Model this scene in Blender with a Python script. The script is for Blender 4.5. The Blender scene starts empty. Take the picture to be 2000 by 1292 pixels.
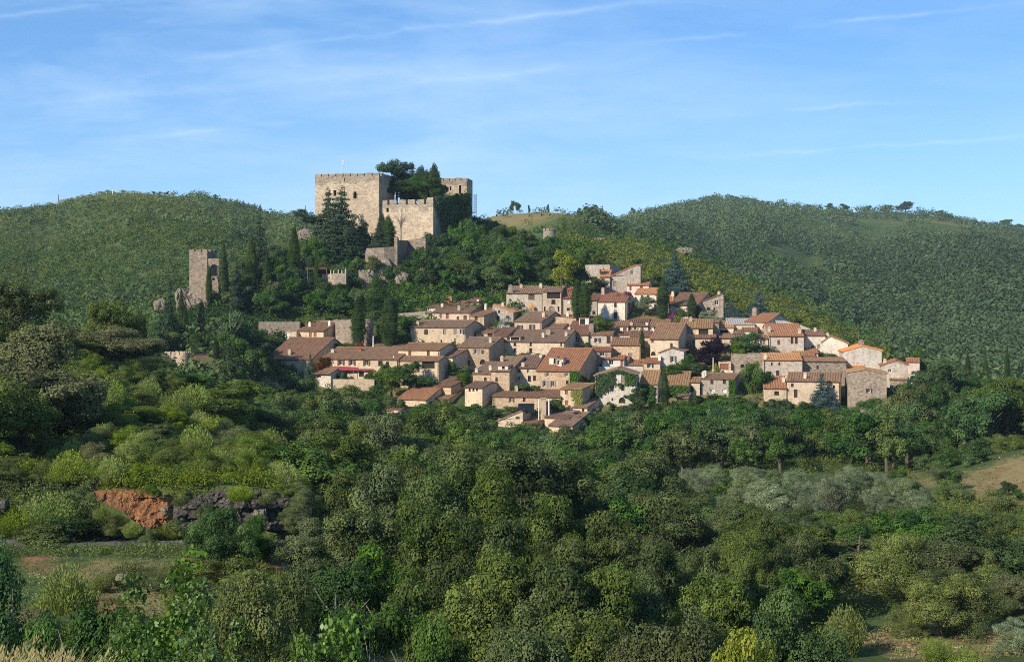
import bpy, bmesh, math, random
import numpy as np
from mathutils import Vector, noise as mnoise
S = bpy.context.scene
COL = S.collection
R = math.radians
F, CX, HZ = 2800.0, 1000.0, 580.0          # focal length, centre column and eye-level row of the 2000-pixel photograph


def P(px, py, Y):
    return Vector(((px - CX) / F * Y, Y, (HZ - py) / F * Y))


# ------------------------------------------------------------------ scene helpers
def tag(o, label=None, cat=None, group=None, kind=None):
    if label: o['label'] = label
    if cat: o['category'] = cat
    if group: o['group'] = group
    if kind: o['kind'] = kind
    return o


def empty(name, loc=(0, 0, 0), rz=0.0, label=None, cat=None, group=None):
    o = bpy.data.objects.new(name, None)
    o.empty_display_size = 0.5
    COL.objects.link(o)
    o.location = loc
    o.rotation_euler = (0, 0, rz)
    return tag(o, label, cat, group)


def link(name, me, parent=None):
    o = bpy.data.objects.new(name, me)
    COL.objects.link(o)
    o.parent = parent
    return o


class MB:
    """collects polygons, then links them as ONE mesh object"""
    def __init__(s): s.v, s.f = [], []

    def poly(s, pts):
        n = len(s.v); s.v += [tuple(p) for p in pts]; s.f.append(tuple(range(n, n + len(pts))))

    def box(s, x0, x1, y0, y1, z0, z1):
        n = len(s.v)
        s.v += [(x0, y0, z0), (x1, y0, z0), (x1, y1, z0), (x0, y1, z0), (x0, y0, z1), (x1, y0, z1), (x1, y1, z1), (x0, y1, z1)]
        s.f += [tuple(n + i for i in q) for q in ((3, 2, 1, 0), (4, 5, 6, 7), (0, 1, 5, 4), (1, 2, 6, 5), (2, 3, 7, 6), (3, 0, 4, 7))]

    def tube(s, pts, radii, k=6, cap=True):
        pts = [Vector(p) for p in pts]
        base = len(s.v)
        for i, p in enumerate(pts):
            d = (pts[min(i + 1, len(pts) - 1)] - pts[max(i - 1, 0)])
            d = d.normalized() if d.length > 1e-6 else Vector((0, 0, 1))
            a = d.orthogonal().normalized(); b = d.cross(a)
            for j in range(k):
                th = 2 * math.pi * j / k
                s.v.append(tuple(p + (a * math.cos(th) + b * math.sin(th)) * radii[i]))
        for i in range(len(pts) - 1):
            for j in range(k):
                j2 = (j + 1) % k
                s.f.append((base + i * k + j, base + i * k + j2, base + (i + 1) * k + j2, base + (i + 1) * k + j))
        if cap:
            e = base + (len(pts) - 1) * k
            s.f.append(tuple(e + j for j in range(k)))

    def mesh(s, name, mat):
        me = bpy.data.meshes.new(name)
        me.from_pydata(s.v, [], s.f)
        bm = bmesh.new(); bm.from_mesh(me)
        bmesh.ops.recalc_face_normals(bm, faces=bm.faces)
        bm.to_mesh(me); bm.free()
        for m in (mat if isinstance(mat, (list, tuple)) else [mat]): me.materials.append(m)
        return me

    def build(s, name, mat, parent=None, raw=False):
        return link(name, s.mesh(name, mat), parent)


def np_mesh(name, V, tint, mat, k=4):
    """V: (n, k, 3) separate polygons"""
    n = len(V)
    me = bpy.data.meshes.new(name)
    me.vertices.add(n * k); me.loops.add(n * k); me.polygons.add(n)
    me.vertices.foreach_set('co', np.ascontiguousarray(V, dtype=np.float32).ravel())
    me.loops.foreach_set('vertex_index', np.arange(n * k, dtype=np.int32))
    me.polygons.foreach_set('loop_start', np.arange(0, n * k, k, dtype=np.int32))
    me.polygons.foreach_set('loop_total', np.full(n, k, dtype=np.int32))
    me.update(calc_edges=True)
    at = me.attributes.new('tint', 'FLOAT', 'FACE')
    at.data.foreach_set('value', np.ascontiguousarray(tint, dtype=np.float32))
    me.materials.append(mat)
    return me


# ------------------------------------------------------------------ materials
def new_mat(name):
    m = bpy.data.materials.new(name); m.use_nodes = True
    nt = m.node_tree; nt.nodes.clear()
    return m, nt


class N:
    """tiny node-tree builder"""
    def __init__(s, nt): s.nt = nt

    def n(s, t, ins=None, **kw):
        x = s.nt.nodes.new(t)
        for k, v in kw.items(): setattr(x, k, v)
        for k, v in (ins or {}).items():
            if isinstance(v, bpy.types.NodeSocket): s.nt.links.new(v, x.inputs[k])
            else: x.inputs[k].default_value = v
        return x

    def mix(s, fac, a, b, blend='MIX'):
        x = s.nt.nodes.new('ShaderNodeMix'); x.data_type = 'RGBA'; x.blend_type = blend
        for k, v in ((0, fac), (6, a), (7, b)):
            if isinstance(v, bpy.types.NodeSocket): s.nt.links.new(v, x.inputs[k])
            else: x.inputs[k].default_value = (*v, 1) if isinstance(v, tuple) and len(v) == 3 else v
        return x.outputs[2]

    def math(s, op, a, b=0.0, c=0.0, clamp=False):
        x = s.nt.nodes.new('ShaderNodeMath'); x.operation = op; x.use_clamp = clamp
        for k, v in enumerate((a, b, c)):
            if isinstance(v, bpy.types.NodeSocket): s.nt.links.new(v, x.inputs[k])
            else: x.inputs[k].default_value = v
        return x.outputs[0]

    def ramp(s, fac, *stops):
        x = s.nt.nodes.new('ShaderNodeValToRGB')
        s.nt.links.new(fac, x.inputs[0])
        el = x.color_ramp.elements
        while len(el) < len(stops): el.new(0.5)
        for e, (p, c) in zip(el, stops):
            e.position = p; e.color = (*c, 1) if isinstance(c, tuple) else (c, c, c, 1)
        return x.outputs[0]

    def noise(s, vec, scale, detail=3.0, rough=0.6):
        return s.n('ShaderNodeTexNoise', {'Vector': vec, 'Scale': scale, 'Detail': detail, 'Roughness': rough}).outputs[0]

    def out(s, sh): s.n('ShaderNodeOutputMaterial', {'Surface': sh})


def mat_stone(name, light, dark, mortar, stone=2.6, stain=(0.16, 0.13, 0.1), plaster=0.0, relief=0.5):
    m, nt = new_mat(name); g = N(nt)
    co = g.n('ShaderNodeTexCoord').outputs['Object']
    oi = g.n('ShaderNodeObjectInfo')
    sh = g.n('ShaderNodeVectorMath', {0: co, 1: oi.outputs['Location']}, operation='ADD').outputs[0]
    sq = g.n('ShaderNodeMapping', {'Vector': sh, 'Scale': (1, 1, 1.5)}).outputs[0]
    wob = g.n('ShaderNodeTexNoise', {'Vector': sq, 'Scale': 1.2, 'Detail': 2.0})
    sqw = g.n('ShaderNodeVectorMath', {0: sq, 1: wob.outputs['Color']}, operation='ADD').outputs[0]
    vor = g.n('ShaderNodeTexVoronoi', {'Vector': sqw, 'Scale': stone})
    ved = g.n('ShaderNodeTexVoronoi', {'Vector': sqw, 'Scale': stone}, feature='DISTANCE_TO_EDGE')
    rnd = g.n('ShaderNodeSeparateColor', {'Color': vor.outputs['Color']}).outputs[0]
    c = g.mix(rnd, light, dark)
    joint = g.ramp(ved.outputs['Distance'], (0.0, 1.0), (0.09, 0.0))
    c = g.mix(joint, c, mortar)
    big = g.noise(sh, 0.35, 4, 0.65)
    plast = g.ramp(g.noise(sh, 0.6, 5, 0.7), (0.5 - plaster * 0.5 - .02, 1.0), (0.62 - plaster * 0.5 + .06, 0.0))
    if plaster > 0:
        plast = g.math('SUBTRACT', 1.0, plast)
        c = g.mix(g.math('MULTIPLY', plast, 0.85), c, mortar)
    c = g.mix(g.ramp(big, (0.35, 0.0), (0.75, 0.4)), c, stain)
    fine = g.noise(sh, 9, 4, 0.75)
    c = g.mix(0.6, c, g.ramp(fine, (0.28, 0.25), (0.72, 0.8)), 'OVERLAY')
    mid = g.noise(sh, 2.1, 4, 0.7)
    c = g.mix(1.0, c, g.ramp(mid, (0.28, 0.62), (0.5, 0.98), (0.72, 1.0)), 'MULTIPLY')
    spot = g.n('ShaderNodeTexVoronoi', {'Vector': sqw, 'Scale': 1.15})
    c = g.mix(g.ramp(spot.outputs['Distance'], (0.13, 0.8), (0.2, 0.0)), c, tuple(x * .35 for x in dark))
    streak = g.noise(g.n('ShaderNodeMapping', {'Vector': sh, 'Scale': (1.6, 1.6, 0.18)}).outputs[0], 1.0, 4, 0.7)
    c = g.mix(g.ramp(streak, (0.5, 0.0), (0.8, 0.45)), c, stain)
    hs = g.n('ShaderNodeHueSaturation', {'Color': c, 'Value': g.math('MULTIPLY_ADD', oi.outputs['Random'], 0.28, 0.86), 'Hue': 0.5})
    bump = g.n('ShaderNodeBump', {'Height': g.math('ADD', g.math('MULTIPLY', ved.outputs['Distance'], 1.0), g.math('MULTIPLY', fine, 0.4)), 'Strength': relief, 'Distance': 0.08})
    bs = g.n('ShaderNodeBsdfPrincipled', {'Base Color': hs.outputs[0], 'Roughness': 0.95, 'Specular IOR Level': 0.15, 'Normal': bump.outputs[0]})
    g.out(bs.outputs[0]); return m


def mat_tile(name, a, b, lichen, amt=0.4):
    m, nt = new_mat(name); g = N(nt)
    co = g.n('ShaderNodeTexCoord').outputs['Object']
    oi = g.n('ShaderNodeObjectInfo')
    sh = g.n('ShaderNodeVectorMath', {0: co, 1: oi.outputs['Location']}, operation='ADD').outputs[0]
    vor = g.n('ShaderNodeTexVoronoi', {'Vector': g.n('ShaderNodeMapping', {'Vector': sh, 'Scale': (1, 0.9, 0.9)}).outputs[0], 'Scale': 2.6})
    rnd = g.n('ShaderNodeSeparateColor', {'Color': vor.outputs['Color']}).outputs[0]
    c = g.mix(g.ramp(rnd, (0.15, 0.0), (0.85, 1.0)), a, b)
    c = g.mix(g.ramp(g.noise(sh, 0.45, 5, 0.7), (0.42, 0.0), (0.68, amt)), c, lichen)
    c = g.mix(g.ramp(g.noise(sh, 5, 3, 0.7), (0.5, 0.0), (0.8, 0.5)), c, tuple(x * 0.4 for x in a))
    hs = g.n('ShaderNodeHueSaturation', {'Color': c, 'Value': g.math('MULTIPLY_ADD', oi.outputs['Random'], 0.35, 0.8), 'Hue': g.math('MULTIPLY_ADD', oi.outputs['Random'], 0.016, 0.492)})
    bump = g.n('ShaderNodeBump', {'Height': rnd, 'Strength': 0.3, 'Distance': 0.05})
    bs = g.n('ShaderNodeBsdfPrincipled', {'Base Color': hs.outputs[0], 'Roughness': 0.9, 'Specular IOR Level': 0.2, 'Normal': bump.outputs[0]})
    g.out(bs.outputs[0]); return m


def mat_plain(name, col, rough=0.7, var=0.25, scale=4.0, spec=0.3, metal=0.0):
    m, nt = new_mat(name); g = N(nt)
    co = g.n('ShaderNodeTexCoord').outputs['Object']
    c = g.mix(g.ramp(g.noise(co, scale, 4, 0.7), (0.35, 0.0), (0.7, 1.0)), col, tuple(x * (1 - var) for x in col))
    bs = g.n('ShaderNodeBsdfPrincipled', {'Base Color': c, 'Roughness': rough, 'Specular IOR Level': spec, 'Metallic': metal})
    g.out(bs.outputs[0]); return m


def mat_leaf(name, a, b, trans=0.25, var=0.35, gloss=0.0, warm=(0.16, 0.11, 0.04), wamt=0.0):
    m, nt = new_mat(name); g = N(nt)
    t = g.n('ShaderNodeAttribute', attribute_name='tint').outputs['Fac']
    oi = g.n('ShaderNodeObjectInfo').outputs['Random']
    c = g.mix(t, a, b)
    if wamt > 0:
        c = g.mix(g.ramp(oi, (1 - wamt, 0.0), (1.0, 0.6)), c, warm)
    hs = g.n('ShaderNodeHueSaturation', {'Color': c, 'Value': g.math('MULTIPLY_ADD', oi, 2 * var, 1 - var),
                                         'Hue': g.math('MULTIPLY_ADD', g.math('FRACT', g.math('MULTIPLY', oi, 7.31)), 0.024, 0.48),
                                         'Saturation': g.math('MULTIPLY_ADD', g.math('FRACT', g.math('MULTIPLY', oi, 3.17)), 0.3, 0.86)}).outputs[0]
    d = g.n('ShaderNodeBsdfDiffuse', {'Color': hs}).outputs[0]
    tr = g.n('ShaderNodeBsdfTranslucent', {'Color': g.mix(1.0, hs, (1.0, 1.0, 0.45), 'MULTIPLY')}).outputs[0]
    sh = g.n('ShaderNodeMixShader', {0: trans, 1: d, 2: tr}).outputs[0]
    if gloss > 0:
        gl = g.n('ShaderNodeBsdfGlossy', {'Color': (1, 1, 1, 1), 'Roughness': 0.45}).outputs[0]
        sh = g.n('ShaderNodeMixShader', {0: gloss, 1: sh, 2: gl}).outputs[0]
    g.out(sh); return m


M = {}
M['warm'] = mat_stone('warm_stone', (0.60, 0.43, 0.27), (0.38, 0.25, 0.15), (0.56, 0.41, 0.27))
M['tan'] = mat_stone('tan_stone', (0.58, 0.44, 0.30), (0.40, 0.29, 0.19), (0.58, 0.45, 0.31), plaster=0.35)
M['cream'] = mat_stone('cream_render', (0.66, 0.50, 0.32), (0.54, 0.38, 0.24), (0.66, 0.50, 0.33), plaster=0.85, relief=0.25)
M['grey'] = mat_stone('grey_stone', (0.50, 0.42, 0.33), (0.33, 0.27, 0.21), (0.48, 0.41, 0.33))
M['pale'] = mat_stone('pale_render', (0.52, 0.45, 0.37), (0.42, 0.36, 0.30), (0.52, 0.46, 0.38), plaster=0.9, relief=0.2)
M['white'] = mat_stone('white_plaster', (0.66, 0.57, 0.45), (0.56, 0.47, 0.36), (0.68, 0.59, 0.47), plaster=0.95, relief=0.15)
M['pink'] = mat_stone('pink_plaster', (0.74, 0.56, 0.46), (0.66, 0.48, 0.40), (0.74, 0.56, 0.47), plaster=0.95, relief=0.15)
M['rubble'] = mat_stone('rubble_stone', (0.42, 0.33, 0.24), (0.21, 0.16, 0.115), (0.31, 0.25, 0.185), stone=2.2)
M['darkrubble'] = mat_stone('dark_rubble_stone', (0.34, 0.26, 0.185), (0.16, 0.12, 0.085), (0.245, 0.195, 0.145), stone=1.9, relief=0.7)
M['castle'] = mat_stone('castle_stone', (0.56, 0.43, 0.29), (0.36, 0.27, 0.185), (0.49, 0.385, 0.27), stone=1.4, stain=(0.20, 0.16, 0.12), relief=0.5)
M['castletop'] = mat_stone('weathered_castle_stone', (0.42, 0.34, 0.25), (0.22, 0.175, 0.125), (0.33, 0.265, 0.19), stone=1.7, stain=(0.14, 0.115, 0.085), relief=0.6)
M['brown'] = mat_tile('brown_tile', (0.255, 0.125, 0.07), (0.16, 0.085, 0.05), (0.19, 0.14, 0.08))
M['dark'] = mat_tile('dark_tile', (0.25, 0.135, 0.082), (0.15, 0.09, 0.06), (0.20, 0.155, 0.10), 0.6)
M['ochre'] = mat_tile('ochre_tile', (0.32, 0.165, 0.075), (0.21, 0.115, 0.06), (0.28, 0.20, 0.08), 0.6)
M['rust'] = mat_tile('rust_tile', (0.33, 0.135, 0.07), (0.22, 0.095, 0.052), (0.27, 0.17, 0.07), 0.4)
M['orange'] = mat_tile('orange_tile', (0.44, 0.185, 0.082), (0.31, 0.135, 0.065), (0.40, 0.25, 0.09), 0.25)
M['fresh'] = mat_tile('fresh_orange_tile', (0.58, 0.185, 0.055), (0.46, 0.15, 0.055), (0.5, 0.2, 0.07), 0.2)
M['sheet'] = mat_plain('grey_sheet', (0.36, 0.34, 0.30), 0.8)
M['glass'] = mat_plain('dark_glass', (0.02, 0.022, 0.025), 0.25, spec=0.6)
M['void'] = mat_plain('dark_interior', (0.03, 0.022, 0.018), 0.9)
M['brownwood'] = mat_plain('brown_wood', (0.13, 0.065, 0.035), 0.7)
M['greywood'] = mat_plain('grey_wood', (0.25, 0.21, 0.185), 0.75)
M['darkwood'] = mat_plain('dark_wood', (0.055, 0.03, 0.025), 0.7)
M['redwood'] = mat_plain('red_wood', (0.28, 0.09, 0.05), 0.7)
M['orangewood'] = mat_plain('orange_wood', (0.30, 0.12, 0.04), 0.65)
M['whitepaint'] = mat_plain('white_paint', (0.72, 0.68, 0.62), 0.6)
M['bluepaint'] = mat_plain('blue_paint', (0.10, 0.20, 0.50), 0.6)
M['tealpaint'] = mat_plain('teal_paint', (0.30, 0.55, 0.52), 0.6)
M['redcloth'] = mat_plain('red_cloth', (0.35, 0.03, 0.045), 0.9)
M['pinkcloth'] = mat_plain('pink_cloth', (0.80, 0.42, 0.42), 0.9)
M['greycloth'] = mat_plain('grey_cloth', (0.14, 0.14, 0.17), 0.9)
M['orangecloth'] = mat_plain('orange_cloth', (0.66, 0.28, 0.05), 0.9)
M['whitecloth'] = mat_plain('white_cloth', (0.8, 0.8, 0.8), 0.9)
M['metal'] = mat_plain('weathered_metal', (0.22, 0.21, 0.2), 0.5, metal=0.4)
M['polewood'] = mat_plain('pole_wood', (0.12, 0.085, 0.06), 0.85)
M['bark'] = mat_plain('bark', (0.13, 0.10, 0.075), 0.95, var=0.6, scale=8)
M['palebark'] = mat_plain('pale_bark', (0.24, 0.21, 0.17), 0.95, var=0.5, scale=8)
M['greybark'] = mat_plain('grey_bark', (0.19, 0.165, 0.135), 0.95, var=0.5, scale=8)
M['asphalt'] = mat_plain('asphalt', (0.11, 0.105, 0.10), 0.9, var=0.3, scale=2)
# ------------------------------------------------------------------ terrain: height profiles along columns of view, z in metres at distance Y
near_l = [(1.5, -1.72), (4, -1.95), (6, -2.1), (9, -2.75), (13, -4.6), (20, -8.0), (40, -13)]
near_r = [(1.5, -1.9), (4, -2.6), (6, -3.3), (9, -4.6), (13, -6.4), (20, -9.4), (40, -15.5)]
road = [(70, -16.6), (86, -15.6), (92.6, -15.6), (93.6, -15.2), (95.2, -12.6)]
prof = {
    -1000: near_l + [(70, -13.5), (86, -13.6), (92.6, -13.6), (95.5, -10), (120, -3), (150, 6), (190, 10), (240, 2), (330, -6), (450, 0), (700, 26), (900, 46), (1300, 50), (2600, 20)],
    -300: near_l + [(70, -15.6), (86, -15.2), (92.6, -15.2), (95.5, -11.6), (110, -7.5), (130, -2.5), (150, 2), (175, 4), (200, 0), (240, -10), (300, -12), (400, -8), (500, 2), (700, 30), (900, 52), (1100, 54), (2600, 20)],
    0: near_l + road + [(110, -10), (130, -6.4), (150, -3.4), (172, -2.0), (200, -6), (240, -14), (300, -14), (400, -8), (500, 2), (700, 32), (900, 57.5), (1050, 57), (2600, 20)],
    200: near_l + road + [(110, -11), (130, -9), (150, -7.3), (165, -6.8), (190, -11), (240, -17), (300, -15), (400, -9), (500, 3), (700, 37), (900, 65), (1050, 60), (2600, 20)],
    400: near_l + road + [(110, -12.2), (130, -12.2), (150, -12), (160, -12.2), (190, -17), (230, -19), (262, -15.5), (290, -10), (310, -5), (330, -1.2), (360, 0), (420, -4), (500, 5), (700, 36), (850, 54), (900, 58), (1050, 52), (2600, 20)],
    560: near_l + road + [(110, -14), (130, -15.4), (150, -16.8), (165, -18), (190, -22), (220, -25), (250, -23.5), (270, -20), (295, -15.5), (318, -8.3), (340, -1.5), (370, 8), (400, 12), (450, 8), (550, 14), (700, 29), (900, 48), (1050, 50), (2600, 20)],
    640: near_r + [(70, -17.5), (90, -17.6), (120, -19), (150, -21.5), (190, -26), (230, -26.5), (262, -24.5), (295, -15.8), (320, -8), (340, -1), (365, 8), (385, 14), (420, 16), (500, 10), (700, 24), (900, 42), (2600, 20)],
    750: near_r + [(70, -19), (90, -20), (120, -22), (150, -24), (190, -27), (230, -27), (262, -25), (291, -17.2), (320, -6.5), (340, 1.2), (357, 5), (366, 12), (385, 15), (420, 16), (500, 10), (700, 20), (1000, 40), (2600, 20)],
    950: near_r + [(70, -19), (90, -20), (120, -22), (150, -24), (190, -27), (230, -27), (262, -25), (300, -13.6), (340, 1.8), (385, 12), (410, 15), (450, 16), (600, 24), (700, 40), (800, 40), (2600, 30)],
    1100: near_r + [(70, -19.3), (90, -20.5), (120, -22.5), (150, -24.5), (190, -27), (230, -27), (262, -25), (300, -13.6), (340, 1.8), (400, 11.5), (440, 17), (520, 24), (700, 42), (800, 40), (1200, 42), (2600, 30)],
    1250: near_r + [(70, -20), (95, -22.5), (140, -23.5), (165, -24), (190, -26), (230, -26.5), (262, -25), (300, -13.6), (340, 1.4), (385, 8.5), (440, 16.5), (470, 18.5), (600, 20), (900, 40), (1300, 76), (1500, 78), (2600, 60)],
    1400: near_r + [(70, -20), (95, -22.8), (140, -23.5), (165, -23.2), (190, -24.5), (230, -26.5), (262, -25), (300, -13.6), (320, -6.5), (340, -3), (380, 1.5), (430, 8.5), (470, 9), (560, 0), (700, 9), (1000, 42), (1300, 80), (1450, 97), (1700, 95), (2600, 60)],
    1600: near_r + [(70, -20.3), (95, -23), (140, -23.5), (165, -22.9), (190, -23.5), (230, -26), (262, -25), (285, -19), (300, -14), (320, -10), (360, -9.5), (420, -6.5), (480, -6), (560, -9), (700, 3), (1000, 37), (1300, 73), (1450, 88), (1700, 85), (2600, 55)],
    1800: near_r + [(70, -20.3), (95, -23), (140, -23.5), (165, -22.9), (190, -23), (230, -26), (262, -26), (285, -22), (310, -20), (360, -22), (450, -26), (550, -19), (700, -1), (1000, 35), (1300, 67), (1450, 84), (1700, 80), (2600, 50)],
    2000: near_r + [(70, -19.5), (95, -22.8), (140, -23.4), (165, -22.0), (185, -19.6), (220, -22), (280, -27), (360, -28), (450, -24), (600, -7), (800, 14), (1000, 33), (1300, 57), (1400, 64), (1600, 60), (2600, 40)],
    2300: near_r + [(70, -18), (95, -20), (140, -20), (165, -18), (185, -16), (220, -18), (280, -24), (360, -26), (450, -22), (600, -5), (800, 14), (1000, 30), (1300, 50), (1400, 54), (1600, 50), (2600, 30)],
    3000: near_r + [(70, -15), (95, -14), (140, -12), (165, -10), (185, -9), (220, -10), (280, -16), (360, -18), (450, -14), (600, 0), (800, 15), (1000, 28), (1300, 40), (2600, 20)],
}
rows = np.concatenate([np.geomspace(1.5, 60, 70), np.geomspace(61.2, 84, 18)[:], np.linspace(85, 98, 40), np.geomspace(99.5, 420, 110), np.geomspace(428, 2600, 120)])
cols = np.concatenate([np.linspace(-1400, -140, 36), np.linspace(-100, 2100, 166), np.linspace(2140, 3400, 36)])
keys = sorted(prof)
lr = np.log(rows)
tab = np.array([np.interp(lr, np.log([a for a, _ in prof[k]]), [b for _, b in prof[k]]) for k in keys])     # (K, rows)
G = np.array([np.interp(cols, keys, tab[:, j]) for j in range(len(rows))])                                  # (rows, cols)


def blur(A, n, ax):
    k = np.array([1, 2, 3, 2, 1.0]); k /= k.sum()
    for _ in range(n):
        pad = [(0, 0), (0, 0)]; pad[ax] = (2, 2)
        B = np.pad(A, pad, mode='edge')
        A = sum(k[i] * np.take(B, range(i, i + A.shape[ax]), axis=ax) for i in range(5))
    return A


G = blur(G, 3, 1)
Gs = blur(G, 1, 0)
keep = ((rows > 84) & (rows < 99))[:, None]
G = np.where(keep, G, Gs)
XX = (cols[None, :] - CX) / F * rows[:, None]
YY = np.repeat(rows[:, None], len(cols), 1)
for j in range(len(rows)):
    Yv = rows[j]
    a1 = 0.12 + 0.0022 * Yv
    if 84 < Yv < 93.5: a1 *= 0.15
    if 258 < Yv < 345: a1 *= 0.3
    for i in range(len(cols)):
        x = XX[j, i]
        sc = 1.0 / (4 + Yv * 0.05)
        G[j, i] += a1 * mnoise.noise((x * sc, Yv * sc, 3.1)) + 0.4 * a1 * mnoise.noise((x * sc * 2.7, Yv * sc * 2.7, 8.2))
        px_ = cols[i]; fade = min(1.0, max(0.0, ((880 if px_ < 720 else 1330) - Yv) / 260)) * min(1.0, abs(px_ - 1040) / 160) if Yv > 430 else 0
        if Yv > 430: G[j, i] += fade * min(1.0, (Yv - 430) / 150) * Yv * .013 * (abs(mnoise.noise((px_ * .0052 + Yv * .0006, Yv * .0011, 2.2))) * 2 - .55)
        if Yv > 430: G[j, i] += min(1.0, (Yv - 430) / 120) * Yv * .0065 * mnoise.noise((x * .011 + Yv * .006, Yv * .0045, 5.5))


def zg(x, y):
    """ground height under a world point"""
    px = CX + x / y * F
    j = min(max(np.searchsorted(rows, y) - 1, 0), len(rows) - 2)
    i = min(max(np.searchsorted(cols, px) - 1, 0), len(cols) - 2)
    v = min(max((y - rows[j]) / (rows[j + 1] - rows[j]), 0), 1); u = min(max((px - cols[i]) / (cols[i + 1] - cols[i]), 0), 1)
    return float((G[j, i] * (1 - u) + G[j, i + 1] * u) * (1 - v) + (G[j + 1, i] * (1 - u) + G[j + 1, i + 1] * u) * v)


def gp(px, Y, dz=0.0):
    x = (px - CX) / F * Y
    return Vector((x, Y, zg(x, Y) + dz))


def ground_mat():
    m, nt = new_mat('hill_ground'); g = N(nt)
    pos = g.n('ShaderNodeNewGeometry').outputs['Position']
    dry = g.n('ShaderNodeAttribute', attribute_name='dry').outputs['Fac']
    earth = g.n('ShaderNodeAttribute', attribute_name='earth').outputs['Fac']
    n1 = g.noise(pos, 0.02, 5, 0.65); n2 = g.noise(pos, 0.22, 5, 0.7); n3 = g.noise(pos, 1.6, 4, 0.7)
    c = g.mix(g.ramp(n1, (0.4, 0.0), (0.62, 1.0)), (0.055, 0.085, 0.026), (0.10, 0.125, 0.036))
    c = g.mix(g.ramp(n2, (0.42, 0.0), (0.66, 0.75)), c, (0.035, 0.06, 0.02))
    c = g.mix(g.ramp(n3, (0.5, 0.0), (0.75, 0.6)), c, (0.11, 0.10, 0.045))
    d = g.mix(g.ramp(n3, (0.35, 0.0), (0.7, 1.0)), (0.25, 0.175, 0.085), (0.18, 0.15, 0.06))
    d = g.mix(g.ramp(n2, (0.45, 0.0), (0.7, 0.8)), d, (0.11, 0.12, 0.04))
    e = g.mix(g.ramp(n3, (0.35, 0.0), (0.7, 1.0)), (0.24, 0.125, 0.06), (0.15, 0.095, 0.05))
    brk = g.math('MULTIPLY_ADD', n2, 2.4, -1.2)
    c = g.mix(g.ramp(g.math('ADD', dry, brk), (0.3, 0.0), (0.7, 1.0)), c, d)
    c = g.mix(g.ramp(g.math('ADD', earth, brk), (0.3, 0.0), (0.7, 1.0)), c, e)
    bump = g.n('ShaderNodeBump', {'Height': n3, 'Strength': 0.8, 'Distance': 0.3})
    bs = g.n('ShaderNodeBsdfPrincipled', {'Base Color': c, 'Roughness': 1.0, 'Specular IOR Level': 0.05, 'Normal': bump.outputs[0]})
    g.out(bs.outputs[0]); return m


M['ground'] = ground_mat()
V = np.stack([XX, YY, G], -1).reshape(-1, 3)
nc = len(cols)
faces = [(j * nc + i, j * nc + i + 1, (j + 1) * nc + i + 1, (j + 1) * nc + i) for j in range(len(rows) - 1) for i in range(nc - 1)]
me = bpy.data.meshes.new('ground')
me.from_pydata(V.tolist(), [], faces)
me.polygons.foreach_set('use_smooth', [True] * len(faces))


def blobs(lst):
    A = np.zeros_like(G)
    PXg = np.repeat(cols[None, :], len(rows), 0)
    for px, Y, rx, ry, s in lst:
        d = ((PXg - px) / rx) ** 2 + ((YY - Y) / ry) ** 2
        A = np.maximum(A, s * np.clip(1.5 - d, 0, 1))
    return A.ravel().astype(np.float32)


at = me.attributes.new('dry', 'FLOAT', 'POINT')
at.data.foreach_set('value', blobs([(1975, 168, 105, 13, 1), (1880, 94, 180, 6, 1), (1830, 176, 70, 6, .6), (1640, 176, 60, 6, .6), (1055, 690, 110, 90, .85), (1690, 1000, 90, 60, .5), (1900, 1330, 120, 90, .5),
                                     (1560, 850, 60, 40, .2), (250, 78, 160, 9, .7), (40, 5, 400, 4, .9), (520, 84, 60, 6, .8), (1690, 118, 60, 8, .5), (300, 820, 200, 60, .45), (650, 300, 250, 30, .5), (1300, 300, 500, 36, .6)]))
at = me.attributes.new('earth', 'FLOAT', 'POINT')
at.data.foreach_set('value', blobs([(210, 72, 50, 6, .9), (520, 83, 40, 4, .7), (1990, 170, 70, 8, .35), (90, 84, 60, 3, .6), (380, 83, 60, 4, .6), (1690, 160, 12, 3, 1), (1790, 186, 20, 3, .8)]))
me.materials.append(M['ground'])
tag(link('ground', me), kind='structure')

# the road along the left hillside
mb = MB()
pts = []
for px in np.linspace(-700, 640, 90):
    a, b = gp(px, 89.9 + 0.3 * math.sin(px / 190)), gp(px, 91.9 + 0.3 * math.sin(px / 190))
    z = max(a.z, b.z) + 0.05
    pts.append((Vector((a.x, a.y, z)), Vector((b.x, b.y, z))))
for (a, b), (c, d) in zip(pts, pts[1:]):
    mb.poly((a, c, d, b))
    mb.poly((a, a - Vector((0, 0, .5)), c - Vector((0, 0, .5)), c))
tag(mb.build('road', M['asphalt']), kind='structure')
# ------------------------------------------------------------------ houses
def Y_of(base): return 262 + (840 - base) * 0.28


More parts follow.
